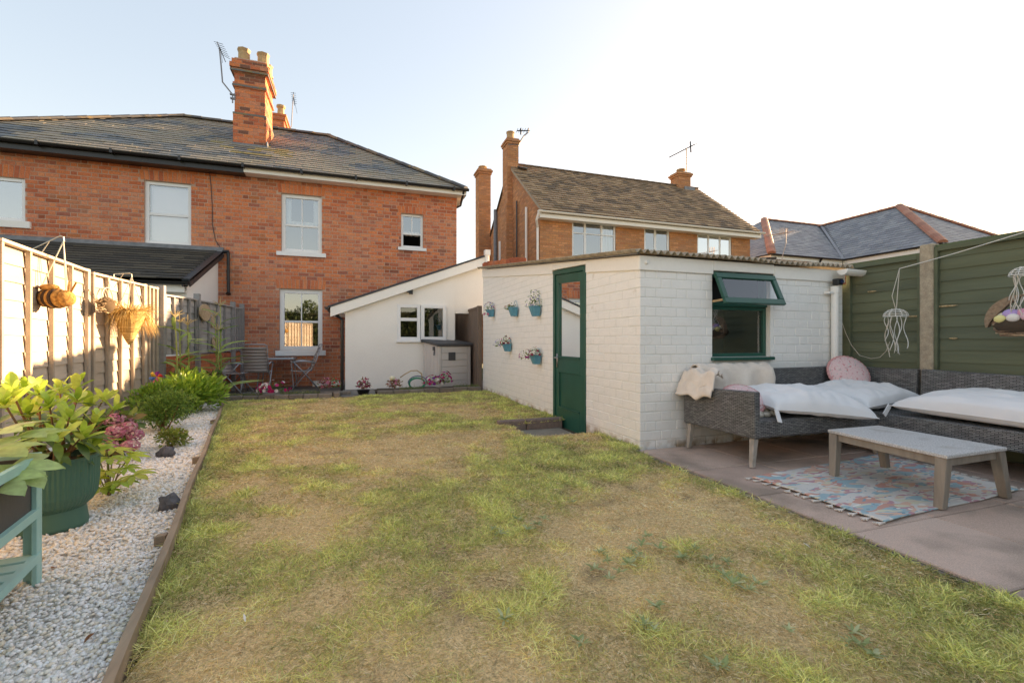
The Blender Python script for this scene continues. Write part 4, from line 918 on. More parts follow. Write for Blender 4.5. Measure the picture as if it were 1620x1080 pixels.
for i, p in enumerate(Fp):
    mb = MB(); mb.hexa([p+Vector(q_) for q_ in ((-.045, -.045, -.1), (.045, -.045, -.1), (.045, .045, -.1), (-.045, .045, -.1), (-.045, -.045, 1.83), (.045, -.045, 1.83), (.045, .045, 1.83), (-.045, .045, 1.83))], (.45, .37, .29)); mb.part('post', m_wood, lf_, bevel=.006)
# grey fence on a low brick wall
gf = thing('grey_fence', 'grey painted lap fence in shade beside the patio, standing on a low brick wall', 'fence', (-2.7, 10, 0))
GT = [(.36, .34, .33), (.39, .37, .355), (.33, .315, .305)]
G = [Vector((-2.88, 8.37, 0)), Vector((-2.765, 9.62, 0)), Vector((-2.58, 11.3, 0)), Vector((-2.54, 11.93, 0))]
for i in range(3):
    a, b = G[i], G[i+1]; D = (b-a).normalized(); I = Vector((D.y, -D.x, 0)); a2, b2 = a+D*.05, b-D*.05; l2 = (b2-a2).length
    fence_panel(gf, a2, b2, .80, 1.72 if i == 0 else 1.74, 1.75, m_greywood, GT, I, 8, [.03+(l2-.06)*k/4 for k in range(5)], rf)
    mb = MB(); mb.box(min(a.x, b.x)-.05, max(a.x, b.x)-.03, a.y, b.y, -.15, .77); mb.v = [(Fx.x-.0, Fx.y, v_[2]) if False else v_ for v_ in mb.v]
    ps = Pieces('brick', m_brick, 0, 60); O_ = a+Vector((0, 0, -.1)); W = MB(); W.bar(a2-I*.07+Vector((0, 0, .33)), b2-I*.07+Vector((0, 0, .33)), .12, .86); W.part('low_wall', m_mortar, gf)
    brick_wall(ps, a+Vector((0, 0, -.1)), D, I, (b-a).length, .87, [], .235, .087, .012, .012, [tuple(x*.85 for x in t) for t in PAL1[:9]], rf, depth=.03); ps.finish(gf)
for i, p in enumerate(G):
    mb = MB(); mb.hexa([p+Vector(q_)+Vector((.03, 0, 0)) for q_ in ((-.045, -.045, -.1), (.045, -.045, -.1), (.045, .045, -.1), (-.045, .045, -.1), (-.045, -.045, 1.86), (.045, -.045, 1.86), (.045, .045, 1.86), (-.045, .045, 1.86))], (.30, .29, .285)); mb.part('post', m_greywood, gf)
# green fence at the right
m_greenwood = mat('green_stained_wood', tint=True, rough=.8, bump=.5, bscale=30, stretch=(1, .10, 1), var=.16, vscale=10, blotch=((.14, .145, .07), 2.2, .5, .8))
GG = [(.115, .132, .086), (.12, .138, .09), (.11, .127, .085), (.124, .14, .09)]
fx = 5.25
gg = thing('green_fence', 'dark green lap-board fence with a concrete post behind the rattan sofa', 'fence', (fx, 2.8, 0))
def gpanel(y0, y1, zt, z0=-0.05, nb=18):
    fence_panel(gg, (fx, y0), (fx, y1), z0, zt, zt, m_greenwood, GG, (-1, 0, 0), nb, [], rf, cap=False, lap=.008, thick=.006)
    for (p, q_) in (((fx-.035, y0+.02, z0), (fx-.035, y0+.02, zt)), ((fx-.035, y1-.02, z0), (fx-.035, y1-.02, zt))):
        mb = MB(); mb.bar(p, q_, .045, .04, up=(1, 0, 0), tint=(.105, .125, .08)); mb.part('frame_batten', m_greenwood, gg)
    mb = MB(); mb.bar((fx-.035, y0+.045, zt-.02), (fx-.035, y1-.045, zt-.02), .045, .04, tint=(.105, .125, .08)); mb.part('frame_batten', m_greenwood, gg)
    mb = MB(); mb.bar((fx-.0, y0, zt+.012), (fx-.0, y1, zt+.012), .07, .02, tint=(.10, .13, .07)); mb.part('capping', m_greenwood, gg)
gpanel(2.90, 3.625, 1.845); gpanel(3.63, 3.85, 1.62)
gpanel(.95, 2.82, 1.895); gpanel(-.99, .89, 1.98); gpanel(-2.92, -1.03, 2.10); gpanel(-4.8, -2.96, 2.15)  # panels out of view are stepped up to shade the near gravel
for y, h in ((2.86, 1.935), (.92, 2.0), (-1.01, 2.1), (-2.94, 2.15)):
    mb = MB(); mb.box(fx-.075, fx+.045, y-.055, y+.055, -.1, h); mb.part('concrete_post', m_concrete, gg, bevel=.01)
m_knot = mat('painted_glow', (.62, .47, .27), (.3, .2, .1), scale=60, rough=.8)  # pale colour painted in for sun glowing through knot holes
for px, py, l in ((1379, 461, .05), (1449, 500, .10), (1498, 484, .09), (1508, 535, .035)):
    c_ = atX(px, py, fx-.032); mb = MB(); mb.ball(c_, 1, 8, 4, (.006, l, .008)); mb.part('glow_spot', m_knot, gg, True)

# ================================================================ EDGING BOARDS, STAKES
et = thing('edging_board', 'long low timber board separating the white gravel from the lawn', 'edging', (-1, 3, 0))
yy = -.9
while yy < 8.6:
    y2 = min(yy+2.4, 8.75); mb = MB(); n = 8
    for j in range(n):
        a, b = yy+(y2-yy)*j/n, yy+(y2-yy)*(j+1)/n; wa_ = .006*math.sin(a*3); wb_ = .006*math.sin(b*3)
        mb.hexa([(EDGE(a)-.03+wa_, a, -.08), (EDGE(a)+.0+wa_, a, -.08), (EDGE(b)+.0+wb_, b, -.08), (EDGE(b)-.03+wb_, b, -.08), (EDGE(a)-.03+wa_, a, .042), (EDGE(a)+.0+wa_, a, .042), (EDGE(b)+.0+wb_, b, .042), (EDGE(b)-.03+wb_, b, .042)])
    mb.part('plank', m_board, et); yy = y2+.006
for px, py in ((262, 856), (316, 728), (342, 667)):
    p = atZ(px, py+2, -.01); y = p.y; x = EDGE(y)-.03; mb = MB(); mb.hexa([(x-.05, y-.02, -.1), (x-.001, y-.02, -.1), (x-.001, y+.022, -.1), (x-.05, y+.022, -.1), (x-.05, y-.02, .03), (x-.001, y-.02, .036), (x-.001, y+.022, .036), (x-.05, y+.022, .03)]); mb.part('stake', m_board, et, bevel=.003)

# ================================================================ PATIO
pt = bpy.data.objects.new('patio', MB().mesh('x')) if False else None
mb = MB(); mb.box(2.40, 5.24, -1.6, 3.62, -.15, -.018); pat = struct('patio', mb, m_joint)
rp = random.Random(77); PS = [(.57, .405, .325), (.60, .435, .355), (.54, .38, .31), (.62, .455, .375), (.51, .365, .30)]
cols_ = [2.455, 3.12, 3.80, 4.48, 5.16]; ps = Pieces('paving_slab', m_slab, .006, 300)
for ci in range(4):
    y = 2.285 + (.0 if ci % 2 == 0 else .0); ys_ = [y+.6*k for k in range(-7, 3)]
    for y0 in ys_:
        y1 = min(y0+.6, 3.60)
        if y1-y0 < .05: continue
        x0_, x1_ = cols_[ci]+.004, cols_[ci+1]-.004
        tl = Vector((rp.uniform(-.004, .004), rp.uniform(-.004, .004), 1)).normalized(); Nn = Vector((0, 0, 1))
        ps.boxp(((x0_+x1_)/2, (y0+y1)/2, -.02+rp.uniform(-.002, .002)), (Vector((1, 0, 0)), tl, Vector((0, -1, 0))), (x1_-x0_, .04, y1-y0-.008), PS[rp.randrange(5)])
ps.finish(pat)
mb = MB()
for k in range(6):
    y0 = -1.6+.9*k; y1 = min(y0+.892, 3.6); mb2 = MB(); mb2.box(2.405, 2.447, y0, y1, -.1, -.012+rp.uniform(-.003, .003)); mb2.t = [(.2, .16, .14)]*len(mb2.t); mb2.part('kerb_edging', m_slab, pat, bevel=.004)
# door step slab
ds = thing('door_step', 'sunken concrete slab with a low kerb outside the green door', 'step', (2.1, 4.9, -.1))
mb = MB(); mb.box(1.80, 2.42, 4.50, 5.24, -.16, -.085); mb.part('slab', mat('worn_slab', (.30, .26, .21), (.24, .21, .17), scale=6, rough=.95, bump=.3, bscale=150, var=.1), ds, bevel=.006)
mb = MB(); mb.box(1.72, 1.785, 4.46, 5.22, -.16, -.078); mb.part('blue_edging', mat('blue_edging', (.25, .33, .38), rough=.8, bump=.2), ds, bevel=.004)
for a, b in ((1.62, 1.98), (1.99, 2.47)):
    mb = MB(); mb.box(a, b, 5.26, 5.36, -.16, .035); mb.part('kerb_stone', mat('kerb_stone', (.23, .17, .145), rough=.95, bump=.3, var=.15), ds, bevel=.012)
mb = MB(); mb.box(1.66, 2.5, 4.40, 5.4, -.3, -.1); struct('step_bed', mb, m_soil)

# ================================================================ RAISED FLOWER EDGES at the end of the lawn
m_edgestone = mat('edging_stone', tint=True, rough=.95, bump=.5, bscale=90, var=.15)
def stone_row(root, x0_, x1_, y0_, y1_, zb_, zt_, n, r_):
    for i in range(n):
        a = x0_+(x1_-x0_)*i/n; b = x0_+(x1_-x0_)*(i+1)/n-.008; ya_ = y0_+(y1_-y0_)*i/n; mb = MB(); j = r_.uniform(-.006, .006)
        mb.box(a, b, ya_-.05+j, ya_+.06+j, zb_, zt_+r_.uniform(-.004, .004)); t = r_.uniform(.8, 1.15); mb.t = [(.235*t, .20*t, .17*t)]*8; mb.part('edging_stone', m_edgestone, root, bevel=.01)
bed1 = thing('flower_bed', 'raised strip of edging stones and soil in front of the patio furniture', 'flower bed', (-1.2, 8.9, 0))
stone_row(bed1, -2.32, -.42, 8.86, 8.84, -.1, .07, 8, rf); stone_row(bed1, -2.3, -.1, 9.2, 9.2, -.1, .06, 9, rf)
mb = MB(); mb.box(-2.3, -.45, 8.9, 9.16, -.1, .045); mb.part('soil', m_soil, bed1)
mb = MB(); mb.box(-.40, -.30, 8.80, 9.2, -.1, .075); mb.t = [(.25, .2, .165)]*8; mb.part('end_stone', m_edgestone, bed1, bevel=.01)
bed2 = thing('flower_bed', 'raised strip of edging stones and plants below the white extension and bin store', 'flower bed', (1.4, 9, 0))
stone_row(bed2, .36, 2.42, 8.90, 9.14, -.1, .075, 7, rf)
mb = MB(); mb.hexa([(.38, 8.95, -.1), (2.44, 9.18, -.1), (2.44, 9.6, -.1), (.38, 9.6, -.1), (.38, 8.95, .05), (2.44, 9.18, .05), (2.44, 9.6, .05), (.38, 9.6, .05)]); mb.part('soil', m_soil, bed2)
mb = MB(); mb.box(-.28, .34, 8.85, 10.15, -.12, -.01); struct('path', mb, mat('path_slab', (.20, .18, .16), rough=.9, bump=.3, var=.1))
mb = MB(); mb.box(.34, 2.5, 9.6, 10.18, -.12, -.02); struct('rear_strip', mb, m_soil)
# ================================================================ RATTAN SOFAS
def weave_mat(name, c1, c2, bw=.030, rh=.009):
    m = bpy.data.materials.new(name); m.use_nodes = True; t = m.node_tree; N = t.nodes; L = t.links; b = N['Principled BSDF']; b.inputs['Roughness'].default_value = .55
    uv = N.new('ShaderNodeUVMap'); uv.uv_map = 'uv'
    br = N.new('ShaderNodeTexBrick'); L.new(uv.outputs[0], br.inputs['Vector']); br.inputs['Color1'].default_value = (*c1, 1); br.inputs['Color2'].default_value = (*c2, 1); br.inputs['Mortar'].default_value = (.008, .008, .009, 1)
    br.inputs['Scale'].default_value = 1.0; br.inputs['Mortar Size'].default_value = .0022; br.inputs['Brick Width'].default_value = bw; br.inputs['Row Height'].default_value = rh; br.inputs['Mortar Smooth'].default_value = .6
    geo = N.new('ShaderNodeNewGeometry'); n = N.new('ShaderNodeTexNoise'); n.inputs['Scale'].default_value = 6; L.new(geo.outputs['Position'], n.inputs['Vector'])
    mx = N.new('ShaderNodeMix'); mx.data_type = 'RGBA'; mx.blend_type = 'MULTIPLY'; mx.inputs[0].default_value = .25; L.new(br.outputs['Color'], mx.inputs[6]); L.new(n.outputs['Color'], mx.inputs[7])
    hsv = N.new('ShaderNodeHueSaturation'); hsv.inputs['Saturation'].default_value = .35; hsv.inputs['Value'].default_value = 1.0; L.new(mx.outputs[2], hsv.inputs['Color']); L.new(hsv.outputs[0], b.inputs['Base Color'])
    bn = N.new('ShaderNodeBump'); bn.inputs['Strength'].default_value = 1; bn.inputs['Distance'].default_value = .006; bn.invert = True; L.new(br.outputs['Fac'], bn.inputs['Height']); L.new(bn.outputs[0], b.inputs['Normal'])
    return m
m_rattan = weave_mat('grey_rattan_weave', (.15, .14, .135), (.30, .285, .27), .042, .0125)
def boxuv(o):
    me = o.data; uv = me.uv_layers.new(name='uv'); co = [v.co for v in me.vertices]
    for p in me.polygons:
        n = p.normal; ax = max(range(3), key=lambda i: abs(n[i]))
        for li in p.loop_indices:
            c = co[me.loops[li].vertex_index]
            uv.data[li].uv = (c.y, c.z) if ax == 0 else ((c.x, c.z) if ax == 1 else (c.x, c.y))
    return o
m_legpaint = mat('greywashed_leg', (.42, .38, .34), (.33, .30, .26), scale=20, rough=.7, bump=.2)
def leg(root, x, y, z, sx, sy, h=.23):
    mb = MB(); a = .024; b = .017; dx_, dy_ = .03*sx, .03*sy
    mb.hexa([(x+dx_-b, y+dy_-b, z-h), (x+dx_+b, y+dy_-b, z-h), (x+dx_+b, y+dy_+b, z-h), (x+dx_-b, y+dy_+b, z-h), (x-a, y-a, z), (x+a, y-a, z), (x+a, y+a, z), (x-a, y+a, z)]); mb.part('leg', m_legpaint, root, bevel=.003)
def panel(root, name, p8, seg=10, bulge=.0, curve=0):
    """soft slab: p8 hexa; the top edge dips and bows a little"""
    mb = MB(); P = [Vector(p) for p in p8]; rows = []
    for i in range(seg+1):
        f = i/seg; s_ = math.sin(math.pi*f)
        bot0 = P[0].lerp(P[1], f); bot1 = P[3].lerp(P[2], f); t0 = P[4].lerp(P[5], f)+Vector((0, 0, -curve*s_)); t1 = P[7].lerp(P[6], f)+Vector((0, 0, -curve*s_))
        rows.append([bot0, bot1, t1, t0])
    fs = []
    for i in range(seg):
        a = 4*i
        for q_ in range(4): fs.append((a+q_, a+(q_+1) % 4, a+4+(q_+1) % 4, a+4+q_))
    fs += [(3, 2, 1, 0), (4*seg, 4*seg+1, 4*seg+2, 4*seg+3)]
    mb.add([p for r_ in rows for p in r_], fs); o = mb.part(name, m_rattan, root); boxuv(o); addbevel(o, .012, 2); return o
def slab8(x0, x1, y0, y1, z0, z1): return [(x0, y0, z0), (x1, y0, z0), (x1, y1, z0), (x0, y1, z0), (x0, y0, z1), (x1, y0, z1), (x1, y1, z1), (x0, y1, z1)]
sfA = thing('rattan_sofa', 'grey rattan corner sofa section against the white wall, with the single arm at its left', 'sofa', (4.0, 3.1, 0))
panel(sfA, 'armrest', [(2.93, 2.745, .235), (2.99, 2.745, .235), (2.99, 3.56, .235), (2.93, 3.56, .235), (2.925, 2.745, .607), (2.99, 2.745, .607), (2.99, 3.56, .575), (2.925, 3.56, .575)], 2)
panel(sfA, 'seat', slab8(2.992, 4.42, 2.76, 3.50, .235, .375), 4)
panel(sfA, 'seat', slab8(4.422, 5.10, 2.90, 3.50, .235, .373), 4)
panel(sfA, 'backrest', [(2.992, 3.47, .24), (5.17, 3.47, .24), (5.17, 3.535, .24), (2.992, 3.535, .24), (2.992, 3.50, .742), (5.17, 3.50, .742), (5.17, 3.56, .742), (2.992, 3.56, .742)], 16, curve=.012)
panel(sfA, 'backrest', [(5.165, 2.90, .24), (5.165, 3.46, .24), (5.09, 3.46, .24), (5.09, 2.90, .24), (5.19, 2.90, .735), (5.19, 3.49, .735), (5.12, 3.49, .735), (5.12, 2.90, .735)], 6, curve=.008)
for x, y, sx, sy in ((2.97, 2.79, -.5, .1), (2.97, 3.50, -.5, .6), (4.36, 2.80, .5, -.3), (5.05, 3.45, .5, .5), (5.05, 2.95, .5, -.2)): leg(sfA, x, y, .234, sx, sy)
sfB = thing('rattan_sofa', 'grey rattan sofa section along the green fence at the far right', 'sofa', (4.8, 1.8, 0))
panel(sfB, 'seat', slab8(4.36, 5.10, .72, 2.885, .225, .37), 8)
panel(sfB, 'backrest', [(5.165, .72, .24), (5.165, 2.87, .24), (5.09, 2.87, .24), (5.09, .72, .24), (5.195, .72, .72), (5.195, 2.87, .735), (5.12, 2.87, .735), (5.12, .72, .72)], 16, curve=.012)
for x, y, sx, sy in ((4.42, .8, -.3, -.5), (4.42, 2.8, -.3, .3), (5.05, .8, .3, -.5), (5.05, 2.8, .3, .3)): leg(sfB, x, y, .224, sx, sy)

# cushions
def cushion(nm, label, c, a, b, t, rz, mt, tilt=(0, 0), seed=0, n=44, drop=None, pin=.10, cat='cushion', group=None, wr=.021):
    mb = MB(); M_ = Euler((tilt[0], tilt[1], rz)).to_matrix(); A = []
    for s_ in (1, -1):
        for j in range(n+1):
            for i in range(n+1):
                u = -1+2*i/n; v = -1+2*j/n; e = (max(0, 1-abs(u)**2.6)*max(0, 1-abs(v)**2.6))**.34
                x = a*u*(1-pin*(1-v*v)*abs(u)**3*.6); y = b*v*(1-pin*(1-u*u)*abs(v)**3*.6)
                wv = mnoise.noise(Vector((u*2.2+seed, v*2.2, 3)))*wr*1.5+mnoise.noise(Vector((u*5.5+seed, v*3.0, 8)))*wr*1.1+mnoise.noise(Vector((u*9+seed, v*12, 5)))*wr*.35+.5*wr*math.sin(9*(u+v)+seed)*(abs(u*v))
                z = s_*t*e*(1.0 if s_ > 0 else .55)+wv*e*(1 if s_ > 0 else .4)
                p = M_ @ Vector((x, y, z))
                p += Vector(c)
                if drop: p.z -= drop(p)
                A.append(p)
    m_ = (n+1)**2; fs = []
    for j in range(n):
        for i in range(n):
            q_ = j*(n+1)+i; fs.append((q_, q_+1, q_+n+2, q_+n+1)); fs.append((m_+q_, m_+q_+n+1, m_+q_+n+2, m_+q_+1))
    mb.add(A, fs); root = thing(nm, label, cat, c, group=group); o = mb.part('cover', mt, root, smooth=True)
    sv = MB(); 
    for k in range(4):
        l = {0: [(i, 0) for i in range(n+1)], 1: [(n, j) for j in range(n+1)], 2: [(i, n) for i in range(n, -1, -1)], 3: [(0, j) for j in range(n, -1, -1)]}[k]
        sv.tube([A[j*(n+1)+i] for i, j in l], .004, 4)
    sv.part('piping', mt, root, smooth=True)
    return root, A, n
m_cush = mat('pale_grey_fabric', (.82, .80, .80), (.77, .75, .75), scale=5, rough=.9, bump=.15, bscale=700, sheen=.2)
dA = lambda p: max(0, (2.79-p.y))*.30 if p.y < 2.79 else 0
dB = lambda p: max(0, (4.38-p.x))*.20 if p.x < 4.38 else 0
c1, A1, n1 = cushion('floor_cushion', 'white floor cushion on the sofa nearest its arm, one corner hanging over the edge', (3.70, 3.02, .47), .46, .36, .125, R(-12), m_cush, (R(4), R(2)), 1, drop=dA)
c2, A2, n2 = cushion('floor_cushion', 'white floor cushion lying in the corner of the sofa behind the other two', (4.62, 3.12, .47), .45, .33, .125, R(6), m_cush, (R(5), R(-2)), 5)
c3, A3, n3 = cushion('floor_cushion', 'long white floor cushion on the sofa section along the green fence', (4.74, 2.02, .47), .39, .65, .135, R(-4), m_cush, (0, R(-4)), 9, drop=dB)
for root, A_, (i, j), d in ((c1, A1, (0, 0), (-.02, -.05, -.09)), (c3, A3, (0, n3), (-.07, .0, -.08))):
    p = A_[j*(n1+1)+i]; mb = MB(); mb.bar(p, p+Vector(d), .045, .006, up=(0, 1, 0)); mb.part('tie_tab', m_cush, root)
def fancy_mat(name, base, cs, scale, world=False, mapscale=(1, 1, 1)):
    m = bpy.data.materials.new(name); m.use_nodes = True; t = m.node_tree; N = t.nodes; L = t.links; b = N['Principled BSDF']; b.inputs['Roughness'].default_value = .9
    src = N.new('ShaderNodeTexCoord').outputs['Object']; mp = N.new('ShaderNodeMapping'); mp.inputs['Scale'].default_value = mapscale; L.new(src, mp.inputs[0])
    nz = N.new('ShaderNodeTexNoise'); nz.inputs['Scale'].default_value = scale*.55; nz.inputs['Detail'].default_value = 2; L.new(mp.outputs[0], nz.inputs['Vector'])
    mad = N.new('ShaderNodeVectorMath'); mad.operation = 'MULTIPLY_ADD'; L.new(nz.outputs['Color'], mad.inputs[0]); k_v = 2.6/scale; mad.inputs[1].default_value = (k_v, k_v, k_v); L.new(mp.outputs[0], mad.inputs[2])
    prev = None
    for i, (c, sc_i, th_) in enumerate(cs):
        v = N.new('ShaderNodeTexVoronoi'); v.inputs['Scale'].default_value = scale*sc_i; L.new(mad.outputs[0], v.inputs['Vector'])
        sep = N.new('ShaderNodeSeparateColor'); L.new(v.outputs['Color'], sep.inputs[0])
        a = N.new('ShaderNodeMath'); a.operation = 'LESS_THAN'; a.inputs[1].default_value = th_; L.new(v.outputs['Distance'], a.inputs[0])
        g_ = N.new('ShaderNodeMath'); g_.operation = 'GREATER_THAN'; g_.inputs[1].default_value = .45; L.new(sep.outputs[i % 3], g_.inputs[0])
        f = N.new('ShaderNodeMath'); f.operation = 'MULTIPLY'; L.new(a.outputs[0], f.inputs[0]); L.new(g_.outputs[0], f.inputs[1])
        x = N.new('ShaderNodeMix'); x.data_type = 'RGBA'; L.new(f.outputs[0], x.inputs[0])
        if prev is None: x.inputs[6].default_value = (*base, 1)
        else: L.new(prev, x.inputs[6])
        x.inputs[7].default_value = (*c, 1); prev = x.outputs[2]
    L.new(prev, b.inputs['Base Color']); return m
m_pinkc = fancy_mat('pink_embroidery', (.74, .52, .52), [((.62, .25, .26), 1.0, .32), ((.40, .47, .42), 1.4, .25), ((.70, .62, .58), 1.9, .3), ((.66, .33, .35), 2.6, .3)], 26)
m_pinkt = mat('pink_tassel', (.60, .27, .27), (.68, .38, .36), scale=60, rough=.95)
def round_cushion(label, c, r_, tilt, t=.07):
    M_ = Euler(tilt).to_matrix(); root = thing('round_cushion', label, 'cushion', c); mb = MB(); mb.ball(c, 1, 32, 12, (r_, r_, t), M=M_); o = mb.part('cover', m_pinkc, root, True)
    for i in range(34):
        a = 2*math.pi*i/34; p = Vector(c)+M_ @ Vector((r_*1.02*math.cos(a), r_*1.02*math.sin(a), 0)); mb = MB(); mb.ball(p, .013, 6, 4, (1, 1, 1)); mb.part('tassel', m_pinkt, root, True)
    mb = MB(); mb.tube([Vector(c)+M_ @ Vector((r_*math.cos(2*math.pi*i/40), r_*math.sin(2*math.pi*i/40), 0)) for i in range(41)], .014, 5); mb.part('rim', m_pinkt, root, True)
cp_ = atY(1342, 591, 3.36)
round_cushion('pink embroidered round cushion with tassels propped against the back in the sofa corner', cp_, .195, (R(62), R(8), R(-28)))
round_cushion('pink round cushion lying half hidden behind the sofa arm', (3.13, 3.06, .50), .17, (R(35), R(-20), 0), .06)
# throw
m_throw = mat('cream_fleece', (.84, .72, .62), (.76, .64, .54), scale=12, rough=1, bump=.6, bscale=90, sheen=.4)
tw = thing('throw', 'cream fleece throw draped over the sofa back and arm by the white wall', 'blanket', (3.4, 3.4, .6))
def sheet(name, root, fn, nu, nv, mt, thick=.012):
    A = [fn(i/nu, j/nv) for j in range(nv+1) for i in range(nu+1)]; mb = MB(); mb.add(A, [(j*(nu+1)+i, j*(nu+1)+i+1, (j+1)*(nu+1)+i+1, (j+1)*(nu+1)+i) for j in range(nv) for i in range(nu)])
    o = mb.part(name, mt, root, True); m = o.modifiers.new('s', 'SOLIDIFY'); m.thickness = thick; m.offset = 0; return o
def thr(u, v):
    x = 3.03+.86*u; s_ = v*.72; fold = .030*math.sin(u*17+v*2)+.02*mnoise.noise(Vector((u*6, v*5, 1)))
    if s_ < .14: return Vector((x, 3.575+.004, .62+s_))
    if s_ < .26: f = (s_-.14)/.12; return Vector((x, 3.58-.11*f, .752+.02*math.sin(f*math.pi)+abs(fold)*.5))
    f = s_-.26; end = .02*math.sin(u*9)
    return Vector((x+.05*f*math.sin(u*4), 3.465-.03-.10*f+fold*min(1, f*8), .75-f*(.88+.12*math.sin(u*3))+end))
sheet('drape', tw, thr, 50, 26, m_throw)
def bun(u, v):
    a = u*math.pi*1.0-.15; f = .03*math.sin(v*22+u*3)+.02*mnoise.noise(Vector((u*5, v*7, 4)))
    x = 3.10-.235*v*1.0; z_ = .67-.0*v+.055*math.sin(math.pi*min(1, v*1.3))-(max(0, v-.62))**1.0*.40; y = 3.25+.36*u+.10*v*(u-.5)
    return Vector((x+f*.3, y+f*.3-.06*v, z_+f*.6+.02*math.sin(u*12)))
sheet('drape', tw, bun, 26, 26, m_throw, .016)
mb = MB()
for k in range(10): mb.ball((3.10+.025*k, 2.93+.03*math.sin(k*2.1), .40+.012*math.cos(k*1.7)), .032, 8, 5, (1.2, 1, .7))
mb.part('bunched_end', mat('cream_crochet', (.70, .62, .52), rough=1, bump=.8, bscale=150), tw, True)
mb = MB(); p0 = atY(1186, 578, 3.5)
for k in range(5): mb.ball(p0+Vector((.035*k, 0, .0+.006*math.sin(k*2))), .03, 8, 5, (1.3, 1, .6))
mb.part('bunched_end', m_throw, tw, True)

# ================================================================ COFFEE TABLE, RUG
m_ttop = mat('weathered_speckled_top', (.44, .42, .41), (.64, .62, .60), scale=110, rough=.7, bump=.3, bscale=160, ramp=(.40, .62), detail=9, blotch=((.38, .34, .30), 5, .55, .75))
m_tleg = mat('grey_weathered_timber', (.32, .27, .22), (.24, .20, .165), scale=16, rough=.8, bump=.35, bscale=40, stretch=(1, 1, .15), var=.1)
ct = thing('coffee_table', 'low weathered grey table standing on the patterned rug', 'table', (3.57, 2.08, 0))
T4 = [(3.25, 1.69), (3.86, 1.70), (3.91, 2.48), (3.36, 2.485)]; zt1 = .337
mb = MB(); mb.hexa([(x, y, zt1-.022) for x, y in T4]+[(x, y, zt1) for x, y in T4]); mb.part('tabletop', m_ttop, ct, bevel=.004)
feet = [(3.29, 1.745), (3.915, 1.735), (3.945, 2.45), (3.335, 2.415)]; cx_, cy_ = 3.6, 2.08
tops4 = []
for (fx_, fy_), (tx_, ty_) in zip(feet, T4):
    ax_ = tx_+(cx_-tx_)*.12; ay_ = ty_+(cy_-ty_)*.10; tops4.append((ax_, ay_)); mb = MB(); a = .030; b = .024
    mb.hexa([(fx_-b, fy_-b, .006), (fx_+b, fy_-b, .006), (fx_+b, fy_+b, .006), (fx_-b, fy_+b, .006), (ax_-a, ay_-a, zt1-.0225), (ax_+a, ay_-a, zt1-.0225), (ax_+a, ay_+a, zt1-.0225), (ax_-a, ay_+a, zt1-.0225)]); mb.part('leg', m_tleg, ct, bevel=.003)
for i in range(4):
    a, b = Vector((*tops4[i], zt1-.05)), Vector((*tops4[(i+1) % 4], zt1-.05)); d = (b-a).normalized(); mb = MB(); mb.bar(a+d*.03, b-d*.03, .022, .05); mb.part('apron', m_tleg, ct)
m_rug = fancy_mat('patterned_rug', (.60, .57, .53), [((.58, .30, .24), .62, .52), ((.30, .44, .48), .70, .50), ((.66, .42, .32), .95, .42), ((.50, .27, .30), 1.2, .38), ((.20, .32, .37), 1.8, .26), ((.60, .56, .42), 1.1, .34), ((.72, .68, .62), 1.4, .25)], 9, mapscale=(.8, 1.7, 1))
rg = thing('rug', 'cream rug with coral and blue leaf pattern and tassels under the coffee table', 'rug', (3.5, 2.2, 0))
RC = [Vector((2.72, 2.57, 0)), Vector((2.746, 1.70, 0)), Vector((4.20, 1.79, 0)), Vector((4.36, 2.76, 0))]
def rugf(u, v):
    p = RC[0].lerp(RC[3], u).lerp(RC[1].lerp(RC[2], u), v); e = min(u, 1-u, v, 1-v)
    p.z = .008+.006*max(0, mnoise.noise(Vector((u*5, v*4, 2))))+(.012*max(0, math.sin(u*8+1)) if e < .04 else 0)*.6; p.y += .012*math.sin(u*6); p.x += .01*math.sin(v*5); return p
sheet('pile', rg, rugf, 60, 40, m_rug, .007)
m_tassel = mat('cream_tassel', (.66, .60, .54), rough=1); rt_ = random.Random(9)
def tassel(p, d, l=.045):
    d = Vector(d).normalized(); mb = MB(); s_ = Vector((-d.y, d.x, 0)); mb.tube([p, p+d*.012], .004, 5)
    q0 = p+d*.012; ps_ = []
    for k in range(5): q1 = q0+d*l*rt_.uniform(.8, 1.1)+s_*(-.016+.008*k)+Vector((0, 0, -.002)); mb.tube([q0, q1], [.004, .005], 4)
    mb.part('tassel', m_tassel, rg)
for i in range(13): p = rugf(0, i/12); p.z = .010; tassel(p, (-1, rt_.uniform(-.5, .5), 0))
for i in range(15): p = rugf(1, i/14); p.z = .010; tassel(p, (1, rt_.uniform(-.5, .5), 0))

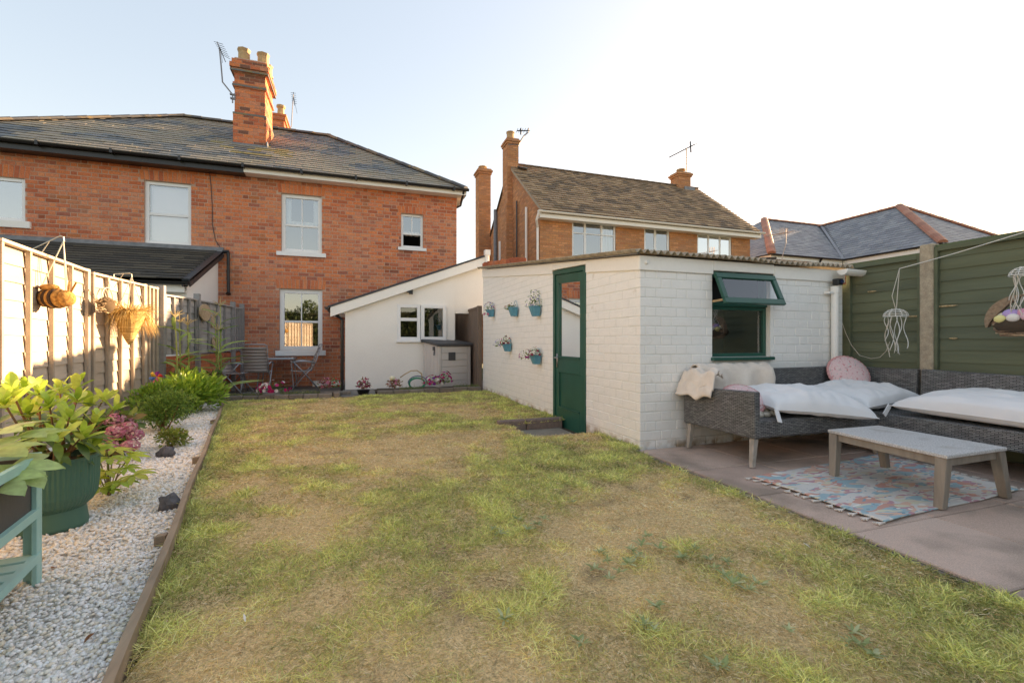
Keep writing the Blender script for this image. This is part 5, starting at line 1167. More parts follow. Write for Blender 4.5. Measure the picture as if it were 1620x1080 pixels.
# ================================================================ PATIO DECORATIONS ON THE GREEN FENCE
m_wire = mat('white_wire', (.72, .71, .68), rough=.5)
m_cord = mat('pale_cord', (.62, .56, .48), rough=.8)
def jelly(label, c, r_, seed):
    root = thing('jellyfish_ornament', label, 'ornament', c); mb = MB(); c = Vector(c)
    for k in range(12):
        a = math.pi*2*k/12; mb.tube([c+Vector((r_*math.cos(a)*math.sin(t_), r_*math.sin(a)*math.sin(t_), r_*.72*math.cos(t_))) for t_ in [math.pi/2*i/6 for i in range(7)]], .0028, 4)
    for t_ in (.35, .7, 1.0, 1.3, 1.57):
        mb.tube([c+Vector((r_*math.cos(a)*math.sin(t_), r_*math.sin(a)*math.sin(t_), r_*.72*math.cos(t_)+.004*math.sin(3*a))) for a in [math.pi*2*i/24 for i in range(25)]], .0028 if t_ < 1.5 else .004, 4)
    mb.part('dome', m_wire, root); rj = random.Random(seed)
    for k in range(9):
        a = rj.uniform(0, 6.28); p = c+Vector((r_*.8*math.cos(a), r_*.8*math.sin(a), 0)); pts = [p]; l = rj.uniform(.25, .42); ph = rj.uniform(0, 6)
        for i in range(1, 15): f = i/14; pts.append(p+Vector((.035*math.sin(ph+f*7)*f**.5-.02*f*math.cos(a), .035*math.cos(ph+f*6)*f**.5, -l*f)))
        pts[-1] += Vector((.02, .01, .015)); mb = MB(); mb.tube(pts, .0034, 5); mb.part('tentacle', m_wire if k % 3 else m_cord, root)
    return root
jc = atX(1417, 500, 5.02); j1 = jelly('white wire jellyfish ornament hanging left of the concrete fence post', jc, .098, 3)
hk = atX(1423, 425, 5.14)
mb = MB(); mb.tube([jc+Vector((0, 0, .07)), jc+Vector((-.02, .02, .2)), hk], .003, 4); mb.tube([jc+Vector((.01, 0, .07)), hk], .0035, 4); mb.part('hanger', m_cord, j1)
jc2 = atX(1622, 435, 4.9); j2 = jelly('white wire jellyfish ornament at the right edge above the crescent basket', jc2, .09, 8)
mb = MB(); mb.tube([jc2+Vector((0, 0, .06)), jc2+Vector((.1, -.05, .45))], .003, 4); mb.part('hanger', m_cord, j2)
L0 = atX(1622, 367, 5.1)
mb = MB(); mb.tube([hk, hk.lerp(L0, .5)+Vector((-.01, 0, -.01)), L0, L0+(L0-hk)*.6], .004, 5); tl_ = solo('washing_line', mb, m_wire, 'thin white line stretched along the top of the green fence', 'line', loc=hk)
pts = [atX(x, y, 5.19) for x, y in ((1328, 485), (1331, 507), (1338, 527), (1347, 546), (1360, 562), (1378, 567), (1392, 565), (1402, 555), (1408, 540))]
mb = MB(); mb.tube(pts, .0028, 5); solo('loose_cable', mb, m_cord, 'thin pale cable looping from the downpipe to below the jellyfish', 'cable', loc=pts[0])
# crescent basket with eggs
bc = atX(1612, 507, 4.97); bk = thing('crescent_basket', 'crescent-shaped twig basket holding pastel eggs on the green fence', 'basket', bc)
m_twig = mat('dark_twigs', tint=True, rough=.9, bump=.4); rb = random.Random(15)
S_ = Vector((.10, -.99, 0)).normalized(); Up = Vector((0, 0, 1)); Nn = Vector((-1, -.1, 0))
def tw_tube(mb_, fn, n, r_, tint): mb_.tube([fn(i/n) for i in range(n+1)], r_, 4, tint)
mb = MB()
for k in range(170):
    z0 = rb.uniform(-.12, .0); rad = math.sqrt(max(.0004, .21**2-(z0-.03)**2))*rb.uniform(.9, 1.02)*(.75+.0); a0 = rb.uniform(math.pi*.9, math.pi*2.1); da = rb.uniform(.6, 1.5); dz = rb.uniform(-.02, .03)
    t = rb.choice([(.20, .13, .09), (.30, .20, .13), (.46, .35, .24), (.24, .16, .11), (.12, .08, .05)])
    fn = lambda f: bc+S_*(rad*1.0*math.cos(a0+da*f))+Nn*(-rad*.62*math.sin(a0+da*f))+Up*(z0+dz*f)
    tw_tube(mb, fn, 7, rb.uniform(.003, .006), t)
mb.part('twigs', m_twig, bk, stuff=True)
mb = MB(); mb.ball(bc+Vector((0, 0, -.03)), 1, 16, 8, (.12, .15, .09)); mb.part('liner', mat('dark_liner', (.07, .05, .035), rough=1), bk, True)
mb = MB(); pts_o = []; 
for i in range(17):
    a = math.pi*1.08-math.pi*.60*i/16; ro, ri = .215, .215-.07*math.sin(math.pi*min(1, i/16*.9+.06)); pts_o.append((a, ro, ri))
vs_ = []
for a, ro, ri in pts_o:
    for r_, k in ((ro, 0), (ri, 0), (ri, .05), (ro, .05)): vs_.append(bc+S_*(r_*math.cos(a)+.03)+Up*(r_*math.sin(a)*.95-.0)+Nn*k)
fs = []
for i in range(16):
    a = 4*i
    for q_ in range(4): fs.append((a+q_, a+(q_+1) % 4, a+4+(q_+1) % 4, a+4+q_))
fs += [(3, 2, 1, 0), (64, 65, 66, 67)]
mb.add(vs_, fs); mb.part('bark_crescent', mat('bark', (.22, .15, .10), (.32, .23, .16), scale=40, rough=.9, bump=.6, bscale=80), bk)
for (d, col, s_) in (((-.03, .075, .015), (.75, .72, .60), .035), ((-.06, .02, .03), (.45, .32, .62), .042), ((-.04, -.05, .03), (.68, .32, .42), .045), ((-.09, .07, -.005), (.75, .68, .30), .032), ((-.10, -.01, .0), (.75, .70, .66), .033), ((-.09, -.09, .01), (.70, .45, .50), .036)):
    mb = MB(); mb.ball(bc+Vector(d)*1.0+Vector((0, 0, .02)), s_, 14, 9, (1, 1.25, 1)); e_ = solo('egg', mb, mat('egg_paint', col, rough=.6), {0: '', 1: ''}.get(9, '') or {(.75, .72, .60): 'cream egg at the left of the crescent basket', (.45, .32, .62): 'large lilac egg in the middle of the crescent basket', (.68, .32, .42): 'large deep pink egg in the crescent basket', (.75, .68, .30): 'yellow egg at the front left of the crescent basket', (.75, .70, .66): 'off-white egg at the front of the crescent basket', (.70, .45, .50): 'pale pink egg at the right of the crescent basket'}[col], 'egg', True, loc=bc+Vector(d))

# ================================================================ BIN STORE, HOSE
bs = thing('storage_box', 'pale grey plastic bin store with dark sloping lid in front of the gate', 'bin store', (1.60, 9.50, 0), R(20))
m_resin = mat('grey_resin', (.60, .56, .54), rough=.6, bump=.15, bscale=40, world=False); m_resind = mat('dark_grey_resin', (.07, .07, .075), rough=.55)
mb = MB(); W_, D_, H_ = .80, .64, .93
mb.hexa([(0, 0, 0), (W_, 0, 0), (W_, D_, 0), (0, D_, 0), (0, 0, H_-.02), (W_, 0, H_-.02), (W_, D_, H_+.06), (0, D_, H_+.06)]); mb.part('body', m_resin, bs, local=True, bevel=.01)
for k in range(6):
    mb = MB(); mb.box(.07, W_-.07, -.018, -.001, .03+.145*k, .03+.145*k+.137); mb.part('board', m_resin, bs, local=True, bevel=.004)
mb = MB(); mb.box(0, .06, -.024, -.001, 0, H_-.02); mb.part('corner_post', m_resin, bs, local=True, bevel=.004); mb = MB(); mb.box(W_-.06, W_, -.024, -.001, 0, H_-.02); mb.part('corner_post', m_resin, bs, local=True, bevel=.004)
for k in range(4): mb = MB(); mb.box(-.012, -.001, .02+.15*k, .02+.15*k+.14, .02, H_-.02); mb.part('side_board', m_resin, bs, local=True, bevel=.004)
mb = MB(); mb.hexa([(-.05, -.06, H_-.03), (W_+.04, -.06, H_-.03), (W_+.04, D_+.03, H_+.06), (-.05, D_+.03, H_+.06), (-.05, -.06, H_+.03), (W_+.04, -.06, H_+.03), (W_+.04, D_+.03, H_+.12), (-.05, D_+.03, H_+.12)]); mb.part('lid', m_resind, bs, local=True, bevel=.012)
mb = MB(); mb.box(.24, .41, -.035, -.018, .60, .77); mb.part('handle', m_resind, bs, local=True, bevel=.006)
mb = MB(); mb.box(-.04, -.012, .10, .16, H_-.12, H_-.04); mb.tube([(-.03, .1, H_-.1), (-.06, .06, H_-.22)], .014, 5); mb.part('latch', m_resind, bs, local=True)
hs = thing('hose_reel', 'green garden hose reel with a beige hose looping over it, left of the bin store', 'hose', (1.15, 9.6, 0))
mb = MB()
for k in range(5): mb.tube([(1.18+.16*math.cos(a), 9.55+.03*k, .13+.11*math.sin(a)) for a in [math.pi*2*i/20 for i in range(21)]], .014, 5)
mb.part('coil', mat('green_plastic', (.03, .30, .16), rough=.4), hs, True)
mb = MB(); mb.tube([(1.18+.19*math.cos(a), 9.5, .15+.14*math.sin(a)) for a in [math.pi*i/10 for i in range(11)]], .012, 5); mb.part('frame', mat('blue_grey_plastic', (.12, .18, .25), rough=.4), hs)
mb = MB(); mb.tube([atY(633, 597, 9.5), atY(640, 592, 9.5), atY(650, 586.5, 9.5), atY(660, 586, 9.5), atY(667, 591, 9.5), atY(668, 601, 9.5)], .012, 6); mb.part('hose', mat('beige_hose', (.50, .36, .20), rough=.5), hs, True)

# ================================================================ GARDEN FURNITURE ON THE REAR PAVING
m_frame = mat('silver_grey_frame', (.42, .44, .48), rough=.35, metal=.5); m_sling = mat('taupe_sling', (.42, .37, .35), rough=.8, bump=.2, bscale=400, world=False)
def garden_chair(label, x, y, rz, first=None):
    root = thing('garden_chair', label, 'chair', (x, y, -.07), rz, 'folding chairs round the garden table')
    w2 = .26
    for s_ in (-1, 1):      # front of chair = -Y
        mb = MB(); mb.tube([(s_*w2, .30, 0), (s_*w2, -.02, .40), (s_*w2, -.22, .62)], .012, 6); mb.part('leg', m_frame, root, True, local=True)
        mb = MB(); mb.tube([(s_*w2*.92, -.26, 0), (s_*w2*.92, .05, .36), (s_*w2*.92, .16, .46)], .012, 6); mb.part('leg', m_frame, root, True, local=True)
        mb = MB(); mb.tube([(s_*w2, -.26, .615), (s_*w2, 0, .63), (s_*w2, .24, .60)], .016, 6); mb.part('armrest', m_frame, root, True, local=True)
    mb = MB(); mb.tube([(-.24, .14, .40), (-.24, .24, .62), (-.24, .36, .98), (-.20, .375, 1.01), (.20, .375, 1.01), (.24, .36, .98), (.24, .24, .62), (.24, .14, .40)], .012, 6); mb.tube([(-.24, .34, .93), (.24, .34, .93)], .01, 6); mb.part('back_frame', m_frame, root, True, local=True)
    mb = MB(); n = 8
    for i in range(n):
        f0, f1 = i/n, (i+1)/n; P = lambda f: (.15+.20*f-.02*math.sin(math.pi*f), .42+.53*f)
        a, b = P(f0), P(f1); mb.quad((-.22, a[0], a[1]), (.22, a[0], a[1]), (.22, b[0], b[1]), (-.22, b[0], b[1]))
    o = mb.part('backrest', m_sling, root, True, local=True); m = o.modifiers.new('s', 'SOLIDIFY'); m.thickness = .006
    mb = MB()
    for i in range(n):
        f0, f1 = i/n, (i+1)/n; P = lambda f: (-.25+.40*f, .42-.02*math.sin(math.pi*f)+.0*f)
        a, b = P(f0), P(f1); mb.quad((-.22, a[0], a[1]), (.22, a[0], a[1]), (.22, b[0], b[1]), (-.22, b[0], b[1]))
    o = mb.part('seat', m_sling, root, True, local=True); m = o.modifiers.new('s', 'SOLIDIFY'); m.thickness = .006
    mb = MB(); mb.tube([(-.24, -.25, .42), (.24, -.25, .42)], .012, 6); mb.tube([(-.24, .29, .0), (.24, .29, .0)], .01, 6); mb.tube([(-.24, -.25, 0.0), (.24, -.25, .0)], .01, 6); mb.part('crossbar', m_frame, root, True, local=True)
    return root
garden_chair('folding garden chair with its taupe back turned to the lawn', -2.02, 11.0, R(180))
garden_chair('folding garden chair seen from the side at the right of the table, facing left', -1.16, 11.35, R(-80))
garden_chair('folding garden chair at the left of the table beside the grey fence', -2.42, 10.9, R(75))
gt_ = thing('garden_table', 'small glass-topped folding table between the garden chairs', 'table', (-1.72, 11.5, -.07))
mb = MB(); mb.hexa([(-2.08, 11.25, .62), (-1.35, 11.25, .62), (-1.35, 11.85, .62), (-2.08, 11.85, .62), (-2.08, 11.25, .632), (-1.35, 11.25, .632), (-1.35, 11.85, .632), (-2.08, 11.85, .632)]); mb.part('glass_top', mat('frosted_glass_top', (.45, .50, .52), rough=.15), gt_)
mb = MB(); P_ = [(-2.08, 11.25, .61), (-1.35, 11.25, .61), (-1.35, 11.85, .61), (-2.08, 11.85, .61), (-2.08, 11.25, .61)]; mb.tube(P_, .014, 6); mb.part('rim', m_frame, gt_)
for i in range(4):
    x, y = P_[i][:2]; mb = MB(); mb.tube([(x*.9-.172+.0, y, .60) if False else (x+(-1.72-x)*.15, y+(11.55-y)*.15, .60), (x, y, -.06)], .013, 6); mb.part('leg', m_frame, gt_)
mb = MB(); mb.box(-1.0, -.3, 11.75, 11.93, -.07, .05); solo('timber_plank', mb, m_greywood, 'grey timber plank lying against the foot of the brick wall', 'plank', loc=(-.6, 11.8, 0))
# wooden slices on the grey fence, pinwheel
m_slice = mat('bare_wood_slice', (.55, .42, .28), (.42, .30, .19), scale=30, rough=.8)
def slice_(px, py, rw, rh, label, Y, dy=-.05):
    c = atY(px, py, Y); mb = MB(); n = 20; A = []
    for k in (0, .02):
        for i in range(n): a = 2*math.pi*i/n; A.append(c+Vector((k+.045, rh*0+rw*math.cos(a)*1.0, rh*math.sin(a)*(1+.06*math.sin(3*a)))))
    mb.add(A, [tuple(range(n-1, -1, -1)), tuple(range(n, 2*n))]+[(i, (i+1) % n, n+(i+1) % n, n+i) for i in range(n)])
    solo('wooden_slice', mb, m_slice, label, 'ornament', loc=c)
slice_(319, 494, .32, .155, 'large leaf-shaped wooden slice high on the grey fence post', 9.75); slice_(331, 508, .10, .11, 'narrow wooden slice right of the large one on the grey fence', 10.2); slice_(334, 541, .14, .11, 'round wooden slice low on the grey fence behind the maize', 10.25)
pw = thing('pinwheel', 'small multicoloured toy pinwheel standing among the plants by the fence', 'pinwheel', atX(248, 596, -2.62))
c = atX(248, 596, -2.62)
for i, col in enumerate([(.55, .03, .04), (.30, .05, .35), (.60, .35, .03), (.05, .15, .4), (.6, .08, .2), (.5, .4, .05)]):
    a = i*math.pi/3; b = a+.9; mb = MB(); d1 = Vector((math.cos(a), -.2, math.sin(a)))*.085; d2_ = Vector((math.cos(b), -.2, math.sin(b)))*.06
    mb.add([c, c+d1, c+(d1+d2_)*.6+Vector((0, -.02, 0)), c+d2_], [(0, 1, 2, 3), (3, 2, 1, 0)]); mb.part('vane', mat('vane_paint', col, rough=.4), pw)
mb = MB(); mb.tube([c, Vector((c.x, c.y+.01, -.03))], .006, 5); mb.part('stick', m_cord, pw)

# ================================================================ HANGING THINGS ON THE LEFT FENCE
m_coir = mat('coir_fibre', (.55, .30, .09), (.30, .14, .04), scale=40, rough=1, bump=.9, bscale=160)
m_blackband = mat('dark_band', (.05, .03, .02), rough=1, bump=.6, bscale=160)
m_chain = mat('pale_chain', (.6, .55, .45), rough=.5, metal=.5)
def bracket(root, p, q_, drop):
    p = Vector(p); q_ = Vector(q_); mb = MB(); mb.tube([p, p+Vector((0, 0, .07)), q_+Vector((0, 0, .03)), q_+Vector((.02, 0, .02)), q_+Vector((.025, 0, -.02))], .005, 5); mb.tube([p+Vector((0, 0, -.10)), p.lerp(q_, .6)+Vector((0, 0, .04))], .004, 5); mb.part('bracket', m_chain, root)
bc_ = atX(84, 472, -2.62); bee = thing('bee_basket', 'bee-shaped coir hanging basket on the sunny left fence', 'hanging basket', bc_)
D = Vector((CY, -SY, 0)); rings = [(-.17, .008), (-.15, .03), (-.12, .055), (-.08, .075), (-.04, .085), (-.035, .085), (0, .09), (.005, .09), (.05, .085), (.055, .085), (.10, .08), (.105, .07), (.12, .08), (.15, .065), (.175, .03), (.18, .004)]
def lathe_dir(mb_, c_, d_, prof, n=18, up=Vector((0, 0, 1)), tint=None, flat=1.0):
    s_ = d_.cross(up).normalized(); A = []
    for l, r_ in prof:
        for j in range(n): a = 2*math.pi*j/n; A.append(c_+d_*l+s_*(r_*math.cos(a))+up*(r_*flat*math.sin(a)))
    k = len(prof); mb_.add(A, [(i*n+j, i*n+(j+1) % n, (i+1)*n+(j+1) % n, (i+1)*n+j) for i in range(k-1) for j in range(n)]+[tuple(range(n-1, -1, -1)), tuple(range((k-1)*n, k*n))], tint)
mb = MB(); lathe_dir(mb, bc_, D, rings, flat=.95); mb.part('body', m_coir, bee, True)
for l0, r_ in ((-.085, .079), (-.025, .091), (.03, .092)):
    mb = MB(); lathe_dir(mb, bc_, D, [(l0, r_), (l0+.006, r_+.003), (l0+.022, r_+.003), (l0+.028, r_)], flat=.97); mb.part('stripe', m_blackband, bee, True)
mb = MB(); mb.ball(bc_+D*(-.02)+Vector((0, -.02, .095)), 1, 16, 6, (.085, .05, .035), M=Matrix.Rotation(-YAW, 3, 'Z')); mb.part('wing', m_coir, bee, True)
for k in (-1, 1): mb = MB(); mb.tube([bc_+D*.15+Vector((0, k*.02, .06)), bc_+D*(.18+.02*k)+Vector((0, k*.02, .15))], .008, 5); mb.part('antenna', m_coir, bee)
hk_ = atX(96, 378, -2.62); bracket(bee, (-2.86, hk_.y+.05, 1.78), hk_, .1)
mb = MB()
for d in (-.13, .12): mb.tube([hk_+Vector((0.02, 0, -.02)), bc_+D*d+Vector((0, 0, .05))], .005, 4)
mb.tube([hk_+Vector((.02, 0, -.02)), bc_+D*.1+Vector((0, .06, .05))], .005, 4); mb.part('chain', m_chain, bee)
# cables and leaf litter on the posts: twig bundle
wb = atX(163, 478, -2.78); wbk = thing('wire_basket', 'half-round wicker wall basket with a wire hoop, between the bee and the straw cone', 'hanging basket', wb)
mb = MB(); rw_ = random.Random(3)
for k in range(60):
    z0 = rw_.uniform(-.12, .02); rad = .155*math.sqrt(max(.05, 1-((z0-.03)/.18)**2)); a0 = rw_.uniform(-1.8, 1.2); da = rw_.uniform(.4, 1.2); t = rw_.choice([(.16, .10, .05), (.30, .20, .11), (.10, .06, .03), (.42, .32, .2)])
    mb.tube([wb+Vector((rad*.6*math.cos(a0+da*i/5), rad*math.sin(a0+da*i/5), z0+.01*math.sin(i+k))) for i in range(6)], .006, 4, t)
mb.part('wicker', m_twig, wbk, stuff=True)
mb = MB(); mb.ball(wb+Vector((.03, 0, -.03)), 1, 14, 8, (.075, .12, .095)); mb.part('liner', mat('basket_liner', (.10, .065, .035), rough=1), wbk, True)
mb = MB()
for e in (0, .02): mb.tube([wb+Vector((e*2, .13*math.cos(a), .02+.15*math.sin(a))) for a in [math.pi*i/14 for i in range(15)]], .006, 5)
for dy_ in (-.05, .04): mb.tube([wb+Vector((.03, dy_, .0)), wb+Vector((.0, dy_*.3, .15))], .004, 4)
mb.part('hoop', m_chain, wbk, True)
cb_ = atX(205, 492, -2.70); cone = thing('straw_basket', 'cone-shaped wicker hanging basket overflowing with dry golden grass', 'hanging basket', cb_)
mb = MB()
for k in range(34):
    f = k/33; rad = .155*(1-f)**.85+.012; mb.tube([cb_+Vector((rad*math.cos(a), rad*math.sin(a), -.01-.40*f+.004*math.sin(4*a+k))) for a in [2*math.pi*i/18 for i in range(19)]], .0075, 4, rw_.choice([(.52, .33, .12), (.62, .42, .17), (.42, .26, .09)]))
mb.part('wicker', mat('golden_wicker', tint=True, rough=.8), cone, stuff=True)
mb = MB(); mb.lathe([(.012, -.40), (.14, -.03)], 16, cb_); mb.part('liner', m_coir, cone, True)
hk2 = atX(205, 436, -2.70); bracket(cone, (-2.9, hk2.y+.1, 1.78), hk2, .1)
mb = MB()
for a in (0, 2.1, 4.2): mb.tube([hk2+Vector((.02, 0, -.02)), cb_+Vector((.15*math.cos(a), .15*math.sin(a), 0))], .005, 4)
mb.part('chain', m_chain, cone)
# ================================================================ PLANTS
def leafy(name, rough=.5, transl=.35, spec=.4): return mat(name, tint=True, rough=rough, transl=transl, spec=spec, var=.18, vscale=35)
m_leaf = leafy('leaf'); m_leafgloss = leafy('glossy_leaf', .32, .28, .5); m_petal = leafy('petal', .7, .35); m_straw = leafy('dry_grass', .8, .4, .2)
m_stem = mat('green_stem', (.14, .18, .05), (.20, .15, .07), scale=20, rough=.7); m_brownstem = mat('red_brown_stem', (.30, .14, .06), (.2, .12, .06), scale=20, rough=.8)
def leaf_mesh(name, L_, W_, mt, tint, prof=None, bend=.2, fold=.15, n=6, serr=0):
    mb = MB(); prof = prof or [0.12, .62, .95, 1.0, .82, .45, .02]; A = []
    for i in range(n+1):
        f = i/n; w_ = W_/2*prof[int(round(f*(len(prof)-1)))]; y = L_*f; z = -bend*L_*f*f
        A += [(-w_, y, z+fold*w_), (0, y, z), (w_, y, z+fold*w_)]
    fs = []
    for i in range(n): a = 3*i; fs += [(a, a+1, a+4, a+3), (a+1, a+2, a+5, a+4)]
    mb.add(A, fs, tint); return mb.mesh(name, mt, True)
def put_leaf(root, me, p, d, up=(0, 0, 1), s=1.0, roll=0.0):
    d = Vector(d).normalized(); x = d.cross(Vector(up)); x = x.normalized() if x.length > 1e-4 else Vector((1, 0, 0)); z = x.cross(d)
    if roll: q_ = Matrix.Rotation(roll, 3, d); x = q_ @ x; z = q_ @ z
    o = bpy.data.objects.new(me.name.split('.')[0], me); link(o, root); M_ = Matrix((x*s, d*s, z*s)).transposed().to_4x4(); o.matrix_local = Matrix.Translation(Vector(p)-rootloc(root)) @ M_; return o
def leaf_field(P, D, Nn, L_, W_, T, droop=.15):
    """vectorised folded leaves -> V, F, T"""
    P, D, Nn = (np.asarray(a, np.float64) for a in (P, D, Nn)); D /= np.linalg.norm(D, axis=1, keepdims=True)
    S = np.cross(D, Nn); S /= np.linalg.norm(S, axis=1, keepdims=True)+1e-9; N2 = np.cross(S, D); L_ = np.asarray(L_)[:, None]; W_ = np.asarray(W_)[:, None]
    dn = np.array([0, 0, -1.0])[None, :]
    base = P; tip = P+D*L_+dn*L_*droop; m1 = P+D*L_*.38+dn*L_*droop*.15; m2 = P+D*L_*.72+dn*L_*droop*.5; u = N2*W_*.12
    V_ = np.stack([base, tip, m1+S*W_*.5+u, m2+S*W_*.38+u, m1-S*W_*.5+u, m2-S*W_*.38+u], 1).reshape(-1, 3)
    k = np.arange(len(P))[:, None]*6; F_ = np.concatenate([k+np.array([[0, 2, 3, 1]]), k+np.array([[1, 5, 4, 0]])], 0)
    return V_, F_, np.repeat(np.asarray(T, np.float32), 6, 0)
rg_ = np.random.default_rng(5)
def unit(n, zb=0.0):
    v = rg_.normal(size=(n, 3)); v[:, 2] += zb; return v/np.linalg.norm(v, axis=1, keepdims=True)
def bush(name, label, c, rad, h, n, L_, W_, pal, mt, cat='shrub', lumps=7, up=.5, stem=True, group=None, tipbright=.0):
    c = np.array(c, float); root = thing(name, label, cat, tuple(c), group=group)
    cen = [c+np.array([rg_.uniform(-.5, .5)*rad, rg_.uniform(-.5, .5)*rad, h*rg_.uniform(.35, .72)]) for _ in range(lumps)]; rr_ = [rad*rg_.uniform(.42, .62) for _ in cen]
    P = []; D = []
    for i in range(n):
        k = rg_.integers(lumps); d = unit(1, .25)[0]; q_ = cen[k]+d*rr_[k]*(rg_.uniform(.35, 1.05))*np.array([1, 1, h/rad*.62])
        if q_[2] < c[2]+.02: q_[2] = c[2]+rg_.uniform(.02, .1)
        P.append(q_); D.append(d*1.0+np.array([0, 0, up])+rg_.normal(size=3)*.35)
    N_ = unit(n, 1.2); L2 = L_*rg_.uniform(.7, 1.25, n); T = np.array(pal)[rg_.integers(len(pal), size=n)]*rg_.uniform(.8, 1.2, (n, 1))
    V_, F_, T_ = leaf_field(np.array(P), np.array(D), N_, L2, L2*W_/L_, T); me = np_mesh('foliage', V_-c, F_, T_, mt, False); o = bpy.data.objects.new('foliage', me); link(o, root); o['kind'] = 'stuff'
    if stem:
        for k in range(lumps):
            mb = MB(); q_ = Vector(cen[k]); mb.tube([Vector(c)+Vector((rnd.uniform(-.03, .03), rnd.uniform(-.03, .03), -.02)), Vector(c).lerp(q_, .5)+Vector((rnd.uniform(-.03, .03), rnd.uniform(-.03, .03), 0)), q_], [.009, .007, .004], 5); mb.part('stem', m_brownstem, root)
    return root
G1 = [(.24, .42, .06), (.18, .34, .05), (.34, .50, .08), (.13, .25, .04)]
bush('leafy_shrub', 'bright green glossy shrub in front of the maize at the far end of the gravel', (-2.32, 7.62, -.03), .50, .62, 2600, .105, .034, [(.30, .48, .06), (.36, .55, .08), (.20, .36, .05), (.44, .60, .10)], m_leafgloss, up=.8, lumps=10)
bush('leafy_shrub', 'bright green bush beside the end of the fence, left of the glossy shrub', (-2.55, 7.1, -.03), .33, .50, 900, .08, .028, G1, m_leafgloss, up=.7)
bush('small_leaved_shrub', 'rounded dark green small-leaved shrub in front of the glossy shrub on the gravel', (-2.08, 6.18, -.03), .33, .50, 4200, .036, .014, [(.14, .26, .05), (.18, .32, .06), (.11, .20, .04), (.25, .38, .08)], m_leaf, up=.4, lumps=9)
bush('low_shrub', 'low yellow-green shrub between the rounded shrub and the upright grey rock', (-1.72, 5.22, -.03), .17, .18, 800, .035, .017, [(.26, .34, .06), (.20, .28, .05), (.33, .40, .09), (.30, .27, .08)], m_leaf, up=.5, lumps=5)
# hydrangea
hy_c = Vector((-2.02, 4.98, -.03))
hyd = bush('hydrangea', 'hydrangea with dusty pink flower heads behind the green pot', hy_c, .30, .40, 260, .10, .06, [(.13, .22, .05), (.18, .27, .06), (.10, .17, .04), (.20, .16, .06)], m_leaf, up=.1, lumps=6)
for i, (px, py, Y_, r_) in enumerate(((182, 664, 4.9, .062), (165, 672, 5.1, .05), (176, 690, 4.8, .062), (203, 676, 4.75, .05), (155, 679, 5.0, .055), (186, 681, 4.7, .06), (214, 688, 4.75, .048), (196, 667, 5.0, .055), (206, 705, 4.65, .052), (174, 706, 4.6, .045))):
    c = atY(px, py, Y_); n = 150; d = unit(n, .3); P = np.array(c)+d*r_*np.array([1.25, 1.25, .85]); Dt = np.cross(d, unit(n)); T = np.array([(.62, .24, .33), (.70, .36, .42), (.52, .17, .27), (.66, .46, .42)])[rg_.integers(4, size=n)]
    V_, F_, T_ = leaf_field(P, Dt, d, np.full(n, .026), np.full(n, .022), T, 0); me = np_mesh('flower_head', V_-np.array(hy_c), F_, T_, m_petal); o = bpy.data.objects.new('flower_head', me); link(o, hyd)
# potted rhododendron
PC = Vector((-1.60, 3.22, -.03))
pot = thing('ribbed_pot', 'large dark green ribbed planter bowl with flared foot on the white gravel', 'plant pot', PC)
mb = MB(); n = 120; prof = [(.150, 0), (.148, .02), (.138, .085), (.135, .105)]
mb.lathe(prof, 48, PC); mb.part('foot', mat('dark_green_pot', (.065, .165, .12), rough=.5), pot, True)
mb = MB(); mb.lathe([(.135, .106), (.165, .135), (.185, .18), (.192, .25), (.194, .375)], n, PC, rib=.010, capb=False); mb.lathe([(.194, .375), (.190, .39), (.178, .39), (.174, .34)], 48, PC, capb=False); mb.part('bowl', bpy.data.materials['dark_green_pot'], pot)
mb = MB(); mb.lathe([(.0, .352), (.175, .35)], 24, PC, capb=False); mb.part('compost', m_soil, pot)
RC_ = PC+Vector((0, 0, .35))
rh = thing('rhododendron', 'broad-leaved shrub with upright yellow-green leaf whorls growing in the ribbed green pot', 'shrub', RC_)
lv = [leaf_mesh('leaf', .12, .044, m_leafgloss, tuple(x*1.35 for x in t), prof=[.12, .6, .92, 1, .95, .75, .2], bend=b_, fold=.2, n=8) for t, b_ in (((.34, .46, .06), .08), ((.42, .52, .09), .12), ((.26, .38, .05), .15), ((.48, .55, .12), .05))]  # whorl leaves tinted brighter and yellower to look sunlit
ld = [leaf_mesh('leaf', .14, .05, m_leafgloss, t, bend=b_, fold=.2) for t, b_ in (((.12, .20, .045), .3), ((.09, .16, .04), .22), ((.15, .24, .05), .35))]
rr_ = random.Random(44); nl_ = 0
tips = []
for px, py, Y_ in ((182, 645, 3.55), (140, 640, 3.6), (122, 632, 3.3), (95, 618, 3.2), (62, 622, 3.0), (78, 640, 2.95), (20, 622, 2.75), (8, 640, 2.7), (110, 660, 3.0), (150, 665, 3.4), (45, 655, 2.9), (130, 690, 3.1), (90, 690, 2.9), (165, 630, 3.7), (60, 680, 3.3), (30, 640, 3.2), (100, 640, 3.6), (75, 660, 3.5), (120, 612, 3.6), (40, 615, 3.3), (138, 712, 3.2), (100, 672, 3.25)):
    tips.append(atY(px, py, Y_))
